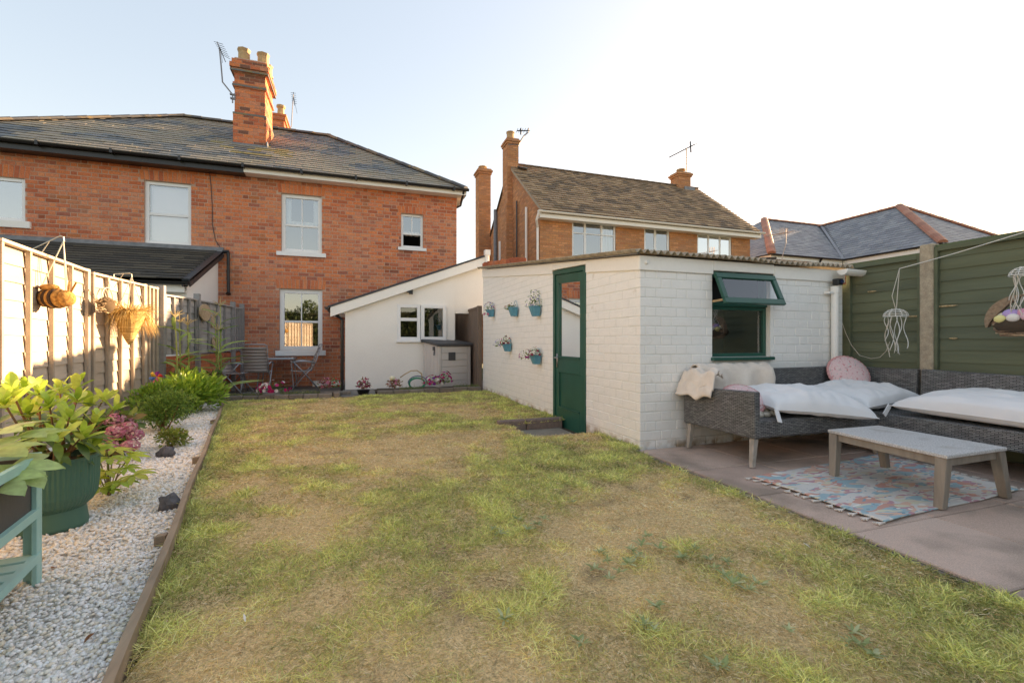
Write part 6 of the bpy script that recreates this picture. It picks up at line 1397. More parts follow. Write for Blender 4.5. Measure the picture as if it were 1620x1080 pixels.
for t_ in tips:
    st = RC_+Vector((rr_.uniform(-.06, .06), rr_.uniform(-.06, .06), 0)); md = st.lerp(t_, .5)+Vector((0, 0, -.04)); mb = MB(); mb.tube([st, md, t_], [.008, .006, .004], 5); mb.part('stem', m_brownstem, rh, True)
    axis = ((t_-md).normalized()+Vector((0, 0, .7))).normalized(); s1_ = axis.orthogonal().normalized(); s2_ = axis.cross(s1_); k = rr_.randrange(7, 10); ph = rr_.uniform(0, 6)
    for i in range(k):
        a = ph+2*math.pi*i/k; inner = i % 2; spread = .45 if inner else 1.15
        d = axis+(s1_*math.cos(a)+s2_*math.sin(a))*spread*rr_.uniform(.8, 1.2)
        put_leaf(rh, lv[rr_.randrange(4)], t_-axis*(.0 if inner else .02), d, axis, rr_.uniform(.7, 1.05)*(.8 if inner else 1.05)); nl_ += 1
    for i in range(3):
        a = rr_.uniform(0, 6.28); p = md.lerp(t_, rr_.uniform(.2, .8)); put_leaf(rh, ld[rr_.randrange(3)], p, (s1_*math.cos(a)+s2_*math.sin(a))+Vector((0, 0, rr_.uniform(-.2, .4))), (0, 0, 1), rr_.uniform(.8, 1.1)); nl_ += 1
for i in range(36):
    a = rr_.uniform(0, 6.28); r_ = rr_.uniform(.03, .16); p = RC_+Vector((r_*math.cos(a), r_*math.sin(a), rr_.uniform(.03, .2))); put_leaf(rh, ld[rr_.randrange(3)], p, (math.cos(a), math.sin(a), rr_.uniform(-.3, .5)), (0, 0, 1), rr_.uniform(.75, 1.1))
# fatsia and fig: lobed leaves
def lobed(name, R_, lobes, mt, tint, wd=.30, cup=.12, spread=R(230)):
    mb = MB()
    for k in range(lobes):
        a = -spread/2+spread*k/(lobes-1); l = R_*(1-.28*abs(k-(lobes-1)/2)/(lobes/2)); d = Vector((math.sin(a), math.cos(a), 0)); s_ = Vector((d.y, -d.x, 0)); w_ = l*wd; A = []
        for f, ww in ((.0, .30), (.3, .62), (.58, 1.0), (.82, .62), (1.0, .02)):
            z = cup*R_*(f*(1-f)*2-f*f*.9); A += [s_*(-ww*w_/2)+d*l*f+Vector((0, 0, z+.02*R_)), d*l*f+Vector((0, 0, z-.01*R_)), s_*(ww*w_/2)+d*l*f+Vector((0, 0, z+.02*R_))]
        fs = []
        for i in range(4): b = 3*i; fs += [(b, b+1, b+4, b+3), (b+1, b+2, b+5, b+4)]
        mb.add([p+Vector((0, 0, .0006*k)) for p in A], fs, tuple(x*rr_.uniform(.92, 1.08) for x in tint))
    return mb.mesh(name, mt, True)
FC = Vector((-1.56, 3.72, -.03)); fa = thing('fatsia', 'lime-green lobed-leaf plant on the gravel right of the ribbed pot', 'plant', FC)
fl = [lobed('leaf', .14, 7, m_leaf, t, .34) for t in ((.42, .52, .05), (.50, .58, .08), (.34, .46, .05))]
for px, py, Y_, s_ in ((150, 708, 3.75, 1.1), (180, 712, 3.85, 1.0), (205, 722, 3.8, .9), (212, 752, 3.6, 1.0), (190, 762, 3.55, .9), (165, 745, 3.65, 1.0), (158, 772, 3.5, .8), (190, 735, 3.9, .8), (172, 725, 3.6, .9), (140, 735, 3.85, .9), (200, 740, 3.7, .7), (175, 775, 3.5, .6), (150, 758, 3.6, .8), (168, 700, 3.95, .9)):
    p = atY(px, py, Y_); mb = MB(); mb.tube([FC, FC.lerp(p, .5)+Vector((0, 0, .04)), p], .004, 5); mb.part('stem', m_stem, fa)
    o_ = (p-FC); put_leaf(fa, fl[rr_.randrange(3)], p, Vector((o_.x+rr_.uniform(-.05, .1), o_.y-.08, -.03+rr_.uniform(-.03, .03))), (rr_.uniform(-.3, .3), -.25, 1), s_)
# planter table (turquoise)
m_turq = mat('turquoise_paint', (.34, .60, .56), (.30, .54, .50), scale=8, rough=.55, bump=.15, bscale=60, world=False); m_liner = mat('grey_liner', (.085, .082, .08), rough=.6, bump=.3, bscale=30, world=False)
PA = Vector((-1.285, 2.51, -.03)); ang = math.atan2(.19, .98)      # long axis towards the camera
pl = thing('raised_planter', 'turquoise wooden planter table with dark grey lining and slatted shelf at the left edge', 'planter', PA, -ang*-1)
# local: -Y runs towards the camera, -X to the fence
Lp, Wp = .95, .42
for x, y in ((0, 0), (-Wp, 0), (0, -Lp), (-Wp, -Lp)):
    mb = MB(); sx = -1 if x == 0 else 1; sy = -1 if y == 0 else 1
    mb.box(min(x, x+sx*.055), max(x, x+sx*.055), min(y, y+sy*.018), max(y, y+sy*.018), 0, .555); mb.box(min(x, x+sx*.018), max(x, x+sx*.018), min(y+sy*.0185, y+sy*.055), max(y+sy*.0185, y+sy*.055), 0, .555); mb.part('leg', m_turq, pl, local=True, bevel=.002)
for z0, z1 in ((.515, .55), (.29, .325)):
    mb = MB(); mb.box(-.016, .004, -Lp+.02, -.02, z0, z1); mb.box(-Wp-.004, -Wp+.016, -Lp+.02, -.02, z0, z1); mb.box(-Wp+.02, -.02, -.016, .004, z0, z1); mb.box(-Wp+.02, -.02, -Lp-.004, -Lp+.016, z0, z1); mb.part('rail', m_turq, pl, local=True, stuff=False)
mb = MB(); mb.box(-.030, -.018, -Lp+.02, -.02, .3, .535); mb.box(-Wp+.018, -Wp+.03, -Lp+.02, -.02, .3, .535); mb.box(-Wp+.03, -.03, -.03, -.018, .3, .535); mb.box(-Wp+.03, -.03, -Lp+.018, -Lp+.03, .3, .535); mb.box(-Wp+.03, -.03, -Lp+.03, -.03, .3, .31); mb.part('lining', m_liner, pl, local=True)
mb = MB(); mb.box(-Wp+.031, -.031, -Lp+.031, -.031, .31, .49); mb.part('compost', m_soil, pl, local=True)
mb = MB(); mb.box(-.016, .004, -Lp+.02, -.02, .10, .135); mb.box(-Wp-.004, -Wp+.016, -Lp+.02, -.02, .10, .135); mb.part('shelf_rail', m_turq, pl, local=True)
for k in range(10): mb = MB(); y0 = -.03-.093*k; mb.box(-Wp+.0, -.017, y0-.07, y0, .118, .132); mb.part('slat', m_turq, pl, local=True, bevel=.002)
fg = thing('fig_plant', 'large pale green lobed leaves growing over the edge of the turquoise planter', 'plant', PA+Vector((-.25, -.1, .45)))
fgl = [lobed('leaf', .17, 5, m_leaf, t, .52, .10, R(200)) for t in ((.50, .62, .24), (.58, .68, .30), (.42, .56, .18))]
fb = PA+Vector((-.28, -.15, .45))
for px, py, Y_, s_, dz in ((22, 738, 2.35, 1.0, -.10), (-15, 760, 2.25, 1.0, -.05), (30, 690, 2.6, .9, .02), (55, 692, 2.7, .8, .0), (-10, 715, 2.4, 1.0, .0), (10, 680, 2.6, .9, .05), (-20, 690, 2.3, 1.0, .05)):
    p = atY(px, py, Y_); mb = MB(); mb.tube([fb, fb.lerp(p, .6)+Vector((0, 0, .03)), p], .005, 5); mb.part('stem', m_stem, fg); put_leaf(fg, fgl[rr_.randrange(3)], p, Vector((.6, -.35, dz*3)), (rr_.uniform(-.2, .2), -.3, 1), s_)
# maize
def maize(label, stalks, seed):
    r_ = random.Random(seed); b0 = Vector(stalks[0][0]); root = thing('maize_plant', label, 'plant', b0)
    lm = [leaf_mesh('leaf', .60, .10, m_leaf, t, prof=[.7, .9, 1, .95, .8, .5, .05], bend=b_, fold=.25, n=12) for t, b_ in (((.34, .48, .14), 1.7), ((.42, .56, .18), 2.2), ((.26, .40, .12), 1.3))]
    for (bp, tp_) in stalks:
        bp = Vector(bp); tp_ = Vector(tp_); mb = MB(); mb.tube([bp, bp.lerp(tp_, .5)+Vector((r_.uniform(-.02, .02), 0, 0)), tp_], [.017, .013, .006], 6); mb.part('stalk', mat('maize_stalk', (.32, .36, .10), rough=.6) if 'maize_stalk' not in bpy.data.materials else bpy.data.materials['maize_stalk'], root, True)
        for i in range(10):
            f = .10+.085*i; a = i*2.5+r_.uniform(-.5, .5); p = bp.lerp(tp_, f); put_leaf(root, lm[r_.randrange(3)], p, (math.cos(a)*.75, math.sin(a)*.75, 1.5+r_.uniform(-.2, .5)), (0, 0, 1), r_.uniform(.42, .68)*(1-.3*f), roll=r_.choice((-1, 1))*r_.uniform(.5, 1.2))
        mb = MB()
        for k in range(9):
            a = k*.7; d = Vector((math.cos(a)*r_.uniform(.5, 1), math.sin(a)*r_.uniform(.5, 1), r_.uniform(.1, .9))).normalized(); mb.tube([tp_+Vector((0, 0, -.02)), tp_+d*.08, tp_+d*r_.uniform(.12, .16)+Vector((0, 0, -.015))], [.004, .006, .003], 4, (.62, .52, .30))
        mb.tube([tp_, tp_+Vector((0, 0, .15))], [.006, .003], 4, (.66, .55, .32)); mb.part('tassel', m_straw, root)
    return root
def stk(px, pyt, X, Yb): t_ = Vector((X, Yb, 0)); q_ = proj(t_); top_ = atY(px, pyt, Yb); return ((top_.x+.02, Yb, -.03), tuple(top_))
maize('pale maize plant with two tassels in front of the grey fence, nearer the sunny fence', [stk(277, 500, -2.6, 8.3), stk(284, 508, -2.6, 8.5), stk(297, 512, -2.5, 8.45)], 2)
maize('tallest maize plant beside the patio chairs, with a star-shaped tassel', [stk(349, 482, -2.3, 9.5), stk(340, 500, -2.4, 9.4), stk(345, 520, -2.3, 9.35)], 3)
# dark leafy stuff between
bush('leafy_plant', 'dark green and purple leafy plant at the foot of the left maize', (-2.5, 8.25, -.03), .3, .55, 300, .13, .05, [(.08, .15, .03), (.13, .20, .04), (.10, .05, .06)], m_leaf, cat='plant', up=.3)
bush('leafy_plant', 'small pink-tinged bush between the two maize plants beside the low brick wall', (-2.35, 9.0, -.03), .25, .5, 300, .09, .04, [(.12, .22, .05), (.30, .10, .14), (.18, .26, .06)], m_leaf, cat='plant', up=.3)
# flowers
def flowers(root, c, rad, h, n, size, cols_, fol=None, nf=200, fl_l=.035):
    c = np.array(c, float)
    if nf:
        d = unit(nf, .5); P = c+d*np.array([rad, rad, h])*rg_.uniform(.2, 1, (nf, 1)); P[:, 2] = np.maximum(P[:, 2], c[2]); T = np.array(fol)[rg_.integers(len(fol), size=nf)]; V_, F_, T_ = leaf_field(P, d+unit(nf)*.5, unit(nf, 1), np.full(nf, fl_l), np.full(nf, fl_l*.45), T)
        me = np_mesh('foliage', V_-np.array(rootloc(root)), F_, T_, m_leaf); o = bpy.data.objects.new('foliage', me); link(o, root); o['kind'] = 'stuff'
    Vs_, Fs_, Ts_ = [], [], []
    off_ = 0
    for i in range(n):
        d = unit(1, .6)[0]; d[1] -= .5; d /= np.linalg.norm(d); p = c+d*np.array([rad, rad, h])*1.03; p[2] = max(p[2], c[2]+.01); a = np.cross(d, [0, 0, 1.0]); a /= np.linalg.norm(a)+1e-6; b = np.cross(d, a); t = cols_[rg_.integers(len(cols_))]
        k = 5; ang_ = np.arange(k)*2*math.pi/k; Dd = np.cos(ang_)[:, None]*a+np.sin(ang_)[:, None]*b+d*.25; V_, F_, T_ = leaf_field(np.repeat(p[None], k, 0), Dd, np.repeat(d[None], k, 0), np.full(k, size), np.full(k, size*1.2), np.array([t]*k), 0)
        Vs_.append(V_); Fs_.append(F_+off_); Ts_.append(T_); off_ += len(V_)
    if n:
        me = np_mesh('flowers', np.concatenate(Vs_)-np.array(rootloc(root)), np.concatenate(Fs_), np.concatenate(Ts_), m_petal); o = bpy.data.objects.new('flowers', me); link(o, root); o['kind'] = 'stuff'
MG, WHT, PUR, RED, PNK, LIL = (.50, .02, .14), (.75, .72, .72), (.22, .03, .28), (.55, .03, .04), (.62, .22, .33), (.38, .34, .60)
FG = [(.14, .24, .05), (.20, .30, .07), (.10, .18, .04)]
def fplant(label, px, py, Y, rad, h, n, size, cols_, fol=FG, nf=160, name='petunia', fl_l=.035, cat='flowers'):
    c = atY(px, py, Y); root = thing(name, label, cat, c); flowers(root, c, rad, h, n, size, cols_, fol, nf, fl_l); return root
fplant('magenta and white petunias in the strip before the patio chairs', 433, 617, 8.98, .27, .17, 34, .035, [MG, MG, (.6, .05, .2), WHT])
fplant('pink-leaved coleus at the right of the strip before the patio', 514, 610, 8.98, .12, .15, 8, .03, [PNK], [(.45, .14, .18), (.55, .25, .25), (.30, .10, .12), (.2, .25, .08)], 170, 'coleus', .05)
fplant('red flowers beside the pink coleus, near the drainpipe', 530, 610, 9.05, .10, .17, 16, .022, [RED, (.65, .06, .05)])
cpot = thing('plant_pot', 'small black pot standing on the slab in front of the white extension', 'plant pot', atY(575, 620, 9.15)); pc_ = atY(575, 621, 9.15); pc_.z = -.01
mb = MB(); mb.lathe([(.09, 0), (.12, .09), (.125, .09), (.11, .085), (.10, .06)], 20, pc_); mb.part('bowl', m_blackplastic, cpot, True)
fplant('dark red coleus growing in the small black pot', 575, 611, 9.15, .12, .17, 6, .03, [(.5, .08, .15)], [(.35, .05, .09), (.25, .04, .06), (.15, .25, .05), (.45, .12, .15)], 180, 'coleus', .05)
fplant('red-leaved coleus with a pale cream flower head left of the hose reel', 624, 609, 9.05, .14, .13, 3, .03, [PNK], [(.40, .14, .12), (.30, .12, .08), (.45, .25, .18), (.2, .2, .07)], 170, 'coleus', .055)
cf_ = atY(620.5, 598, 9.0); mb = MB(); mb.ball(cf_, .055, 12, 7, (1, 1, .8)); solo('begonia', mb, mat('cream_petals', (.72, .68, .50), rough=.9, bump=.8, bscale=60, world=False), 'cream flower head above the red-leaved coleus', 'flower', True, loc=cf_)
fplant('purple and white petunias in front of the grey bin store', 686, 606, 9.1, .22, .15, 30, .034, [PUR, PUR, MG, WHT, (.6, .12, .2)])
fplant('magenta petunias with taller stems at the right of the purple ones', 705, 603, 9.15, .14, .2, 18, .03, [MG, (.4, .03, .25)])
for lab, px, Y, w_ in (('low grey-green mat plant at the left end of the strip before the patio', 375, 8.98, .40), ('low grey-green mat plant between the petunias and the coleus', 475, 8.98, .33), ('low green mat plant beside the hose reel', 650, 9.1, .22), ('low grey-green mat plant at the right below the bin store', 738, 9.2, .26)):
    c = atY(px, 618, Y); c.z = .05; n = 900; root = thing('mat_plant', lab, 'plant', c); P = np.array(c)+rg_.uniform(-1, 1, (n, 3))*np.array([w_, .11, .0])+np.abs(rg_.normal(size=(n, 1)))*np.array([[0, 0, .025]]); V_, F_, T_ = leaf_field(P, unit(n, 1.2), unit(n), np.full(n, .03), np.full(n, .008), np.array([(.20, .24, .09), (.26, .28, .12), (.14, .19, .06)])[rg_.integers(3, size=n)])
    me = np_mesh('foliage', V_-np.array(c), F_, T_, m_leaf); o = bpy.data.objects.new('foliage', me); link(o, root); o['kind'] = 'stuff'
# wall planters
m_bluepot = mat('turquoise_metal_pot', (.09, .32, .45), (.08, .28, .40), scale=10, rough=.4, spec=.5, world=False); WX = 2.475
def wall_pot(label, px, py, wd, hg, seed):
    c = atX(px, py, WX-.06); root = thing('wall_planter', label, 'wall planter', (WX-.005, c.y, c.z), group=None); mb = MB()
    w2 = wd/2; w3 = w2*.66; d_ = .125; zt2, zb2 = hg/2, -hg/2; x0 = WX-.005; A = []
    for z_, ww, dd in ((zt2, w2, d_), (zb2, w3, d_*.62)):
        A += [(x0, c.y-ww, c.z+z_), (x0-dd*.78, c.y-ww*.86, c.z+z_), (x0-dd, c.y-ww*.45, c.z+z_), (x0-dd, c.y+ww*.45, c.z+z_), (x0-dd*.78, c.y+ww*.86, c.z+z_), (x0, c.y+ww, c.z+z_)]
    mb.add(A, [(i, i+1, 7+i, 6+i) for i in range(5)]+[(5, 0, 6, 11), (6, 7, 8, 9, 10, 11)]); mb.part('bucket', m_bluepot, root)
    mb = MB(); mb.add([(a[0]*1.0+(.006 if i % 6 not in (0, 5) else 0), a[1], a[2]-.02) for i, a in enumerate(A[:6])], [(0, 1, 2, 3, 4, 5)]); mb.part('compost', m_soil, root)
    mb = MB(); mb.tube([(x0-.004, c.y-w2*.8*math.cos(a), c.z+zt2+hg*.75*math.sin(a)) for a in [math.pi*i/12 for i in range(13)]], .004, 5); mb.part('handle', m_bluepot, root, True)
    return Vector((x0-.06, c.y, c.z+zt2))
def wp_plant(label, c, rad, h, n, size, cols_, fol=FG, nf=110, off_=(0, 0, 0)):
    c = c+Vector(off_); root = thing('trailing_flowers', label, 'flowers', c); flowers(root, c, rad, h, n, size, cols_, fol, nf, .03)
a1 = wall_pot('turquoise wall planter at the far left of the top row, with pink flowers', 775, 495.5, .205, .135, 1)
a2 = wall_pot('turquoise wall planter in the middle of the top row, its wire hoop showing', 811, 493, .215, .145, 2)
a3 = wall_pot('turquoise wall planter of the top row nearest the green door', 845, 492, .225, .145, 3)
a4 = wall_pot('turquoise wall planter of the lower row with dark red and lilac flowers', 801, 549.5, .205, .13, 4)
a5 = wall_pot('lowest turquoise wall planter, beside the door handle, with magenta flowers', 846, 568.5, .215, .13, 5)
wp_plant('pink and lilac flowers in the top left wall planter', a1, .11, .14, 16, .022, [PNK, (.5, .2, .45), LIL])
wp_plant('trailing pink bloom over the front of the top left wall planter', a1, .05, .02, 3, .03, [PNK], nf=8, off_=(-.08, -.05, -.10))
wp_plant('short green seedlings in the middle wall planter of the top row', a2, .11, .075, 3, .015, [(.5, .2, .1)], off_=(-.02, .03, -.02))
wp_plant('tall pale lilac airy flowers in the top wall planter nearest the door', a3, .13, .23, 26, .014, [LIL, WHT], nf=190)
wp_plant('dark red flowers in the lower left wall planter', a4, .10, .13, 14, .02, [RED, (.25, .02, .05), PNK])
wp_plant('lilac trailing flowers spilling left of the lower wall planter', a4, .11, .10, 22, .014, [LIL, WHT], nf=60, off_=(-.07, .14, -.03))
wp_plant('green tuft with dark flowers in the lowest wall planter', a5, .10, .11, 6, .02, [(.4, .05, .12)], off_=(.01, -.04, 0))
wp_plant('magenta flowers hanging from the left side of the lowest wall planter', a5, .11, .11, 26, .02, [(.45, .05, .28), MG, WHT], nf=60, off_=(-.07, .13, -.04))
# rocks
def rock(label, p, s_, seed, sc3=(1, .8, 1)):
    mb = MB(); r_ = random.Random(seed); bm = bmesh.new(); bmesh.ops.create_icosphere(bm, subdivisions=2, radius=1)
    for v in bm.verts:
        n_ = mnoise.noise(v.co*1.3+Vector((seed, 0, 0)))*.5+mnoise.noise(v.co*3+Vector((0, seed, 0)))*.2; v.co *= (1+n_); v.co = Vector((v.co.x*sc3[0], v.co.y*sc3[1], v.co.z*sc3[2]))*s_+Vector(p)
    mb.add([v.co for v in bm.verts], [[v.index for v in f.verts] for f in bm.faces]); bm.free()
    return solo('rock', mb, m_rock, label, 'rock', loc=p)
m_rock = mat('dark_slate_rock', (.075, .075, .08), (.13, .13, .14), scale=20, rough=.85, bump=.6, bscale=50, world=False)
rock('angular dark rock alone on the gravel by the edging board', (-1.09, 3.33, .01), .062, 3, (1, .8, .9))
rock('dark grey round-faced rock beside the low yellow-green shrub', (-1.62, 4.84, .01), .07, 8, (1, .8, .75))

# ================================================================ DRY GRASS SPILL in the cone basket
def blades(P, D, L_, W_, T, curve=None, seg=2):
    """thin bent blades. P base, D direction (n,3)"""
    n = len(P); D = D/np.linalg.norm(D, axis=1, keepdims=True); S = np.cross(D, rg_.normal(size=(n, 3))); S /= np.linalg.norm(S, axis=1, keepdims=True)+1e-9
    if curve is None: curve = np.zeros((n, 3))
    L_ = L_[:, None]; W_ = W_[:, None]
    m = P+D*L_*.5+curve*.3; t = P+D*L_*.92+curve
    V_ = np.stack([P-S*W_*.5, P+S*W_*.5, m+S*W_*.42, m-S*W_*.42, t+S*W_*.1, t-S*W_*.1], 1).reshape(-1, 3); k = np.arange(n)[:, None]*6
    return V_, np.concatenate([k+np.array([[0, 1, 2, 3]]), k+np.array([[3, 2, 4, 5]])], 0), np.repeat(T.astype(np.float32), 6, 0)
def straw(root, c, n, rad, Lr, spread, cols_, dropr, bias=(0, 0, 0), w_=.003, name='dry_grass'):
    c = np.array(c); a = rg_.uniform(0, 6.28, n); r_ = rad*np.sqrt(rg_.uniform(0, 1, n)); P = c+np.stack([r_*np.cos(a), r_*np.sin(a), np.zeros(n)], 1)
    D = np.stack([np.cos(a)*spread, np.sin(a)*spread, np.ones(n)], 1)+rg_.normal(size=(n, 3))*.3+np.array(bias); L_ = rg_.uniform(*Lr, n); cv = np.stack([np.cos(a)*.05, np.sin(a)*.05, -rg_.uniform(*dropr, n)], 1)+np.array(bias)*.05
    V_, F_, T_ = blades(P, D, L_, np.full(n, w_), np.array(cols_)[rg_.integers(len(cols_), size=n)]*rg_.uniform(.8, 1.2, (n, 1)), cv); me = np_mesh(name, V_-np.array(rootloc(root)), F_, T_, m_straw); o = bpy.data.objects.new(name, me); link(o, root); o['kind'] = 'stuff'
SC = [(.62, .40, .12), (.72, .50, .18), (.42, .24, .06), (.80, .64, .32), (.30, .18, .05)]
straw(cone, cb_, 420, .15, (.12, .26), .9, SC, (.03, .20), w_=.006); straw(cone, cb_+Vector((0, .18, -.0)), 330, .10, (.08, .18), 1.0, SC+[(.55, .25, .15)], (.25, .45), (0, .6, 0), w_=.006); straw(cone, cb_+Vector((0, -.08, 0)), 160, .1, (.08, .16), 1.0, SC, (.15, .38), (0, -.3, 0), w_=.006)
straw(wbk, wb+Vector((.02, .03, .0)), 120, .06, (.05, .10), 1.0, [(.4, .28, .12), (.5, .36, .16)], (.0, .06))

# ================================================================ GRAVEL
def ico():
    bm = bmesh.new(); bmesh.ops.create_icosphere(bm, subdivisions=1, radius=1); v = np.array([q_.co for q_ in bm.verts]); f = np.array([[q_.index for q_ in g_.verts] for g_ in bm.faces]); bm.free(); return v, f
IV, IF = ico()
def pebbles(nm, pts, size, cols_):
    n = len(pts); V_ = np.repeat(IV[None], n, 0)*(1+rg_.normal(size=(n, len(IV), 1))*.13); sc3 = size[:, None, None]*np.stack([rg_.uniform(.75, 1.35, n), rg_.uniform(.7, 1.0, n), rg_.uniform(.42, .75, n)], 1)[:, None, :]; V_ = V_*sc3
    a = rg_.uniform(0, 6.28, n); b = rg_.normal(size=n)*.35; ca, sa, cb2, sb2 = np.cos(a), np.sin(a), np.cos(b), np.sin(b); x, y, z_ = V_[..., 0], V_[..., 1], V_[..., 2]; x2 = x*cb2[:, None]+z_*sb2[:, None]; z2_ = -x*sb2[:, None]+z_*cb2[:, None]
    V_ = np.stack([x2*ca[:, None]-y*sa[:, None], x2*sa[:, None]+y*ca[:, None], z2_], -1)+pts[:, None, :]; F_ = (IF[None]+(np.arange(n)*len(IV))[:, None, None]).reshape(-1, 3); T = np.repeat(np.array(cols_)[rg_.integers(len(cols_), size=n)]*rg_.uniform(.9, 1.08, (n, 1)), len(IV), 0)
    return np_mesh(nm, V_.reshape(-1, 3), F_, np.clip(T, 0, .9), m_peb, True)
m_peb = mat('white_marble_gravel', tint=True, rough=.6, var=.05, vscale=90)
def fence_x(y):
    ys_ = [p.y for p in Fp]; xs_ = [p.x for p in Fp]; return np.interp(y, ys_, xs_)
N0 = 105000; Y_ = .95+7.6*rg_.uniform(0, 1, N0)**1.9; X_ = rg_.uniform(-2.95, -.55, N0); lim = -.64-.2*(Y_-1.556)-.036
ok = (X_ < lim-.008) & (X_ > fence_x(Y_)+.05)
d_ = np.sqrt(X_**2+Y_**2); s_ = SY*X_+CY*Y_; l_ = CY*X_-SY*Y_; ok &= (np.abs(l_/np.maximum(s_, .1)) < 1.22); X_, Y_ = X_[ok], Y_[ok]; d_ = d_[ok]
Z_ = -.035+.010*np.array([mnoise.noise(Vector((x*3, y*3, 1))) for x, y in zip(X_, Y_)])+rg_.uniform(0, .016, len(X_))
size = rg_.uniform(.0060, .0105, len(X_))*np.clip(.75+d_*.14, 1, 1.9); print('pebbles', len(X_))
GC = [(.94, .91, .86), (.84, .82, .80), (.84, .80, .74), (.85, .79, .69), (.76, .73, .70), (.93, .92, .90), (.80, .70, .56)]
me = pebbles('gravel', np.stack([X_, Y_, Z_], 1), size, GC); o = bpy.data.objects.new('gravel', me); link(o); o['kind'] = 'stuff'; o['label'] = 'white marble pebbles covering the bed between fence and lawn'; o['category'] = 'gravel'

# ================================================================ GRASS
m_grass = mat('grass_blades', tint=True, rough=.75, transl=.10, spec=.2)
def fbm(x, y, s, o_): return np.array([mnoise.noise(Vector((a*s, b*s, o_))) for a, b in zip(x, y)])
NG = 515000
u = rg_.uniform(0, 1, NG); Yg = .70+8.5*u**1.9; Xg = rg_.uniform(-2.3, 2.5, NG)
s_ = SY*Xg+CY*Yg; l_ = CY*Xg-SY*Yg
ok = (Xg > -.64-.2*(Yg-1.556)+.002) & (np.abs(l_/np.maximum(s_, .1)) < 1.2) & (Yg < 8.80+np.maximum(0, Xg+2.27)*.045)
ok &= np.where(Yg < 3.62, Xg < 2.41, Xg < 2.49) & ~((Yg > 4.42) & (Yg < 5.25) & (Xg > 1.73))
Xg, Yg = Xg[ok], Yg[ok]; n = len(Xg)
# coarse lookup of noise fields
gx = np.linspace(-3, 3, 121); gy = np.linspace(0, 10, 201)
def field(s, o_, oct_=1):
    F_ = np.array([[sum(mnoise.noise(Vector((x*s*2**k, y*s*2**k, o_+k)))/(1.6**k) for k in range(oct_)) for x in gx] for y in gy]); ix = np.clip(((Xg+3)/6*120), 0, 119.99); iy = np.clip(Yg/10*200, 0, 199.99); i0 = ix.astype(int); j0 = iy.astype(int); fx_ = ix-i0; fy_ = iy-j0
    return F_[j0, i0]*(1-fx_)*(1-fy_)+F_[j0, i0+1]*fx_*(1-fy_)+F_[j0+1, i0]*(1-fx_)*fy_+F_[j0+1, i0+1]*fx_*fy_
lush = field(.8, 3, 4); bare = field(4.2, 20, 2); tuft = field(4.5, 31, 2); zg_ = np.array([lawn_z(a, b) for a, b in zip(gx.repeat(1), gx)]) if False else None
edge_d = Xg-(-.64-.2*(Yg-1.556)); nearwall = np.where(Yg > 3.62, 2.5-Xg, 2.42-Xg)
lush += .55*np.exp(-edge_d/.22)+.5*np.exp(-nearwall/.28)+.22*np.exp(-((Xg-1.2)**2/.6+(Yg-3.9)**2/.5))+.15*np.exp(-((Yg-8.7)/.5)**2)-.55*np.exp(-((Xg-2.1)**2+(Yg-3.75)**2)/.05)
green = np.clip(.42+(lush+.02)*1.6+tuft*.65+rg_.normal(size=n)*.24, 0, 1)
keep = rg_.uniform(0, 1, n) < np.clip(1.05-np.clip((bare-.46)*3.5, 0, 1)*.85, .15, 1); keep |= edge_d < .06
Xg, Yg, green, lush, tuft, edge_d, nearwall = (a[keep] for a in (Xg, Yg, green, lush, tuft, edge_d, nearwall)); n = len(Xg)
Zf = np.array([[lawn_z(x, y) for x in gx] for y in gy]); ix = np.clip(((Xg+3)/6*120), 0, 119.99).astype(int); iy = np.clip(Yg/10*200, 0, 199.99).astype(int); Zg = Zf[iy, ix]-.014
dist = np.sqrt(Xg**2+Yg**2)
C0 = np.array([(.86, .58, .27), (.92, .68, .36), (.66, .42, .18), (.88, .62, .31), (.95, .80, .52)])[rg_.integers(5, size=n)]; C1 = np.array([(.58, .60, .20), (.66, .66, .24), (.44, .50, .16), (.74, .70, .28)])[rg_.integers(4, size=n)]
T = C0*(1-green[:, None])+C1*green[:, None]; clump = np.clip(1+tuft*.8, .45, 1.4); T *= rg_.uniform(.55, 1.25, (n, 1))*clump[:, None]
hgt = (.010+.017*green*np.clip(1+tuft*1.4, .4, 2))*rg_.uniform(.6, 1.4, n); hgt += .030*np.exp(-edge_d/.05)*rg_.uniform(.2, 1, n)+.022*np.exp(-np.abs(nearwall)/.05)*rg_.uniform(0, 1, n)
lean = rg_.normal(size=(n, 3))*(.85+.9*(1-green))[:, None]; lean[:, 2] = 1.0
wdt = (.0020+.0010*green)*np.clip(dist/2.2, .8, 3.2)
cv = np.stack([lean[:, 0]*.3*hgt, lean[:, 1]*.3*hgt, -hgt*.25], 1)
V_, F_, T_ = blades(np.stack([Xg, Yg, Zg], 1), lean, hgt*1.5, wdt, T, cv)
me = np_mesh('grass', V_, F_, np.clip(T_, 0, 1), m_grass); o = bpy.data.objects.new('grass', me); link(o); o['kind'] = 'stuff'; o['label'] = 'patchy half-dried lawn grass'; o['category'] = 'grass'
print('blades', n)
